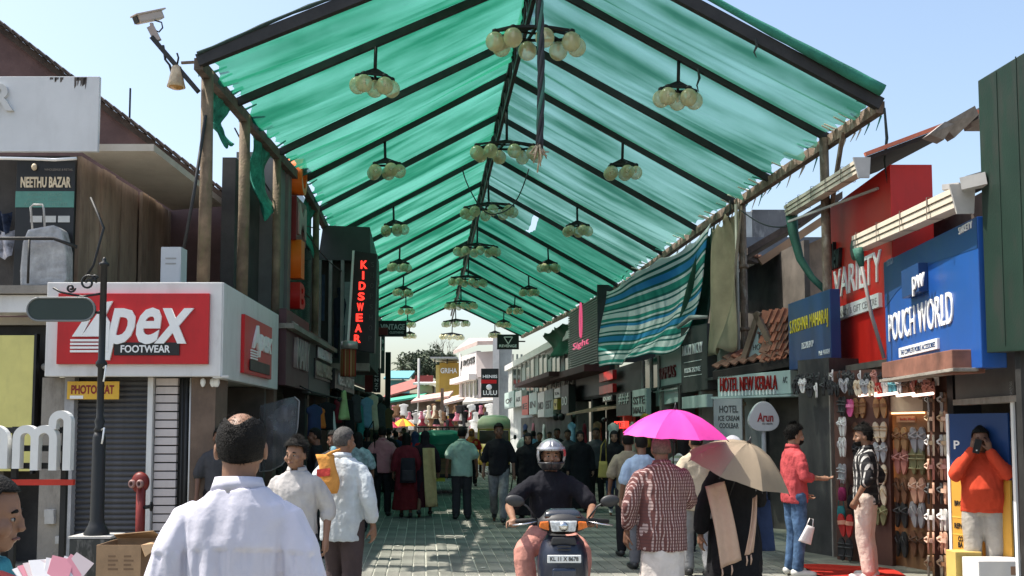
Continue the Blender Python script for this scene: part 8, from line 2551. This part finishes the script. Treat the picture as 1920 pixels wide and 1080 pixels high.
# ================================================================ STREET FURNITURE AT THE LEFT
ld = 9.0
sl = thing('street_lamp_post', 'black ornate street post with a blank oval name plate', 'street post', (at(184, 900, ld).x, ld, 0))
M_irn = mat('black_iron', (.02, .021, .022), .45, metal=.3, var=.2)
lz = lambda py: zat(py, ld)
sxp = lambda px: at(px, 700, ld).x - sl.location.x
MB().lathe([(.10, lz(1010)), (.11, lz(1000)), (.075, lz(985)), (.06, lz(975)), (.055, lz(820)), (.042, lz(810))], n=14).build('base_column', M_irn, sl)
MB().lathe([(.034, lz(812)), (.05, lz(806)), (.034, lz(800)), (.045, lz(790)), (.03, lz(782)), (.03, lz(690)), (.048, lz(686)), (.05, lz(680)), (.03, lz(674)), (.028, lz(500)), (.045, lz(498)), (.045, lz(494)), (.015, lz(490)), (.018, lz(486)), (.004, lz(482))], n=12).build('shaft', M_irn, sl)
pl_ = []
x0, x1, z0, z1 = sxp(49), sxp(176), lz(602), lz(559)
rr_ = (z1 - z0) / 2
for k in range(11): a = PI / 2 + PI * k / 10; pl_.append((x0 + rr_ + rr_ * math.cos(a), (z0 + z1) / 2 + rr_ * math.sin(a)))
for k in range(11): a = -PI / 2 + PI * k / 10; pl_.append((x1 - rr_ + rr_ * math.cos(a), (z0 + z1) / 2 + rr_ * math.sin(a)))
MB().prism(pl_, -.02, .02).build('name_plate', mat('plate_dark_green', (.02, .035, .03), .4, var=.1), sl, .004)
rim = [(x, -.022, z) for x, z in pl_] + [(pl_[0][0], -.022, pl_[0][1])]
MB().tube(rim, .010, 6).build('plate_rim', mat('plate_rim', (.16, .17, .17), .5), sl)
for cx, cz, r0, turns, dr in ((160, 530, .075, 1.5, 1), (128, 540, .04, 1.4, -1), (172, 522, .03, 1.2, 1)):
    pts = []
    for k in range(26):
        s_ = k / 25; a = dr * turns * 2 * PI * s_
        r_ = r0 * (1 - .8 * s_)
        pts.append((sxp(cx) + r_ * math.cos(a), 0, lz(cz) + r_ * math.sin(a)))
    MB().tube(pts, .010, 6).build('scroll', M_irn, sl)
MB().tube([(0, 0, lz(550)), (sxp(150), 0, lz(556)), (sxp(110), 0, lz(548)), (sxp(95), 0, lz(540))], .011, 6).build('scroll_arm', M_irn, sl)
MB().tube([(0, 0, lz(586)), (sxp(172), 0, lz(586))], .014, 6).build('plate_arm', M_irn, sl)
for py in (690, 806): MB().tube([(.03, -.03, lz(py)), (.06, -.05, lz(py - 4)), (.05, -.05, lz(py + 16)), (.04, -.045, lz(py + 26))], .008, 5).build('loose_clip', M_lett, sl)
sb_ = thing('utility_box', 'scuffed dark metal box at the foot of the street post', 'box', (at(168, 1040, 8.85).x, 8.85, 0))
M_scuff = mat('scuffed_metal', (.035, .038, .036), .6, var=.3, scale=5, dirt=.6, dirtcol=(.35, .34, .32))
box('body', M_scuff, sb_, -.18, .17, 0, .32, 0, zat(1011, 8.85), .008)
box('rim', gc, sb_, -.19, .18, -.008, .33, zat(1010, 8.85), zat(1006, 8.85))
kb = thing('cardboard_box', 'open brown cardboard carton with torn flaps beside the street post', 'carton', (at(228, 1040, 8.5).x, 8.5, 0))
M_card = mat('cardboard', (.33, .21, .12), .85, var=.15, scale=5, bump=.25)
zt3 = zat(1022, 8.5)
w2 = .21
box('front', M_card, kb, -w2, w2 - .05, 0, .006, 0, zt3)
MB().add([(w2 - .05, 0, 0), (w2 + .02, .28, 0), (w2 + .02, .28, zt3 + .02), (w2 - .05, 0, zt3), (w2 - .056, .004, 0), (w2 + .012, .28, 0), (w2 + .012, .28, zt3 + .02), (w2 - .056, .004, zt3)], [(0, 1, 2, 3), (7, 6, 5, 4), (0, 4, 5, 1), (2, 6, 7, 3)]).build('side', mat('cardboard_dark', (.22, .13, .075), .85, var=.15), kb)
box('back', M_card, kb, -w2 + .06, w2 + .02, .285, .291, 0, zt3 + .03)
MB().add([(-w2, .006, 0), (-w2 + .06, .28, 0), (-w2 + .06, .28, zt3 + .02), (-w2, .006, zt3), (-w2 + .006, .008, 0), (-w2 + .066, .28, 0), (-w2 + .066, .28, zt3 + .02), (-w2 + .006, .008, zt3)], [(0, 1, 2, 3), (7, 6, 5, 4), (0, 4, 5, 1), (2, 6, 7, 3)]).build('side', M_card, kb)
MB().add([(-w2 + .06, .28, zt3 + .03), (w2 + .03, .28, zt3 + .03), (w2 + .0, .14, zt3 + .10), (-w2 + .09, .13, zt3 + .07)], [(0, 1, 2, 3)]).build('flap', mat('cardboard_light', (.45, .29, .16), .85, var=.15), kb)
MB().add([(w2 - .05, 0, zt3), (w2 + .02, .28, zt3 + .02), (w2 + .07, .2, zt3 + .0), (w2 + .0, -.03, zt3 - .09)], [(0, 1, 2, 3)]).build('flap', mat('cardboard_light'), kb)
for i in kb.children:
    if i.name.startswith('flap'): i.modifiers.new('t', 'SOLIDIFY').thickness = .006
for j in range(4):
    for i in range(2):
        box('print_line', mat('card_print', (.20, .12, .07), .85), kb, -.11 + .13 * i, -.05 + .13 * i + .02 * (j % 2), -.0025, -.0004, zt3 - .10 - .035 * j, zt3 - .085 - .035 * j)
# twin-headed red hydrant
hd_ = thing('fire_hydrant', 'red riser pipe with a twin outlet head before the roller shutter', 'hydrant', (at(261, 950, 11.7).x, 11.7, 0))
M_hyd = mat('hydrant_red', (.17, .016, .012), .5, var=.25, dirt=.25, dirtcol=(.1, .03, .02))
hz_ = zat(905, 11.7)
hd_.scale = (.82, .82, 1)
MB().tube([(.02, 0, 0), (.02, 0, hz_ - .05)], .065, 12).build('riser', M_hyd, hd_)
MB().lathe([(.02, -.05), (.115, -.04), (.125, .02), (.09, .07), (.02, .075)], n=18, M=Matrix.Rotation(R(90), 3, 'X')).build('head', M_hyd, hd_).location = (0, .03, hz_)
for s in (-1, 1):
    o = MB().lathe([(.03, 0), (.045, -.005), (.05, .04), (.038, .075), (.024, .075), (.024, .01)], n=14, M=Matrix.Rotation(R(90), 3, 'X')).build('outlet', mat('hydrant_outlet', (.30, .17, .15), .5, var=.2), hd_)
    o.location = (-.02 + s * .055, -.06, hz_ - .01)
MB().tube([(.07, -.02, hz_ - .28), (.17, -.03, hz_ - .27)], .022, 8).build('valve_stem', M_irn, hd_)
MB().lathe([(.01, -.01), (.055, -.01), (.055, .01), (.01, .01)], n=10, M=Matrix.Rotation(R(90), 3, 'Y')).build('valve_wheel', M_irn, hd_).location = (.18, -.03, hz_ - .27)
# white street letters
wd = 9.4
wlr = thing('street_letters', 'large white Malayalam letters mounted on dark rails with a red bar', 'letters', (at(60, 850, wd).x, wd, 0))
wx_ = lambda zx: at(zx / 3.177, 850, wd).x - wlr.location.x
wz_ = lambda zy: zat(740 + zy / 3.177, wd)
M_wl = mat('letter_white', (.70, .70, .68), .45, var=.06, dirt=.1, dirtcol=(.4, .38, .35))
def ribbon(path, w, y0, y1):
    """flat band of width w along a path in x,z, extruded"""
    P = [Vector((p[0], 0, p[1])) for p in path]
    n = len(P)
    Lf, Rt = [], []
    for i in range(n):
        t_ = (P[min(n - 1, i + 1)] - P[max(0, i - 1)]).normalized()
        nn = Vector((-t_.z, 0, t_.x)) * (w / 2)
        Lf.append(P[i] + nn); Rt.append(P[i] - nn)
    vs = []
    for a, b_ in zip(Lf, Rt): vs += [(a.x, y0, a.z), (b_.x, y0, b_.z), (b_.x, y1, b_.z), (a.x, y1, a.z)]
    fs = [(i * 4 + j, i * 4 + (j + 1) % 4, (i + 1) * 4 + (j + 1) % 4, (i + 1) * 4 + j) for i in range(n - 1) for j in range(4)] + [(3, 2, 1, 0), ((n - 1) * 4, (n - 1) * 4 + 1, (n - 1) * 4 + 2, (n - 1) * 4 + 3)]
    return MB().add(vs, fs)
def arch(x0, x1, zb0, zt, zb1, n=12):
    """up x0, over, down x1 in the picture's own marks"""
    r_ = (x1 - x0) / 2
    pts = [(wx_(x0), wz_(zb0))]
    for k in range(n + 1):
        a = PI - PI * k / n
        pts.append((wx_(x0 + r_ + r_ * math.cos(a)), wz_(zt + r_ - r_ * math.sin(a))))
    pts.append((wx_(x1), wz_(zb1)))
    return pts
sw_ = wx_(46) - wx_(0)
ribbon(arch(-90, 36, 440, 205, 440), sw_, -.05, .03).build('letter', M_wl, wlr)
l2 = ribbon(arch(110, 218, 440, 205, 450), sw_, -.05, .03)
o = l2.build('letter', M_wl, wlr)
ribbon(arch(219, 328, 300, 205, 450), sw_, -.052, .032).build('letter_stroke', M_wl, o)
ribbon([(wx_(318), wz_(205))] + arch(322, 410, 190, 118, 450)[1:], sw_, -.05, .03).build('letter', M_wl, wlr)
for zy in (212, 320, 425):
    MB().bar((wx_(-200), .06, wz_(zy)), (wx_(400), .06, wz_(zy)), .04, .055).build('rail', M_irn, wlr)
MB().bar((wx_(-200), .06, wz_(524)), (wx_(430), .06, wz_(524)), .05, wz_(508) - wz_(542)).build('red_bar', mat('letters_red_bar', (.50, .03, .015), .5, var=.1), wlr)
for zx in (60, 360): MB().bar((wx_(zx), .1, 0), (wx_(zx), .1, wz_(190)), .05, .05).build('stand', M_irn, wlr)
# loose overhead cables
cbl = thing('overhead_cables', 'thin slack black cables strung between the left buildings and the canopy', 'cable', (0, 14, 6))
for k, (a, b_, sg) in enumerate(((at(440, 240, 14.5), at(600, 430, 20.5), .4), (at(500, 300, 16.5), at(690, 520, 24), .6), (at(1390, 395, 17.5), at(1500, 420, 15.4), .15))):
    MB().tube([a.lerp(b_, t_ / 12) - Vector(cbl.location) - Vector((0, 0, sg * math.sin(PI * t_ / 12))) for t_ in range(13)], .012, 5).build('cable', M_cab, cbl)
bpy.data.scenes.remove(TMP)
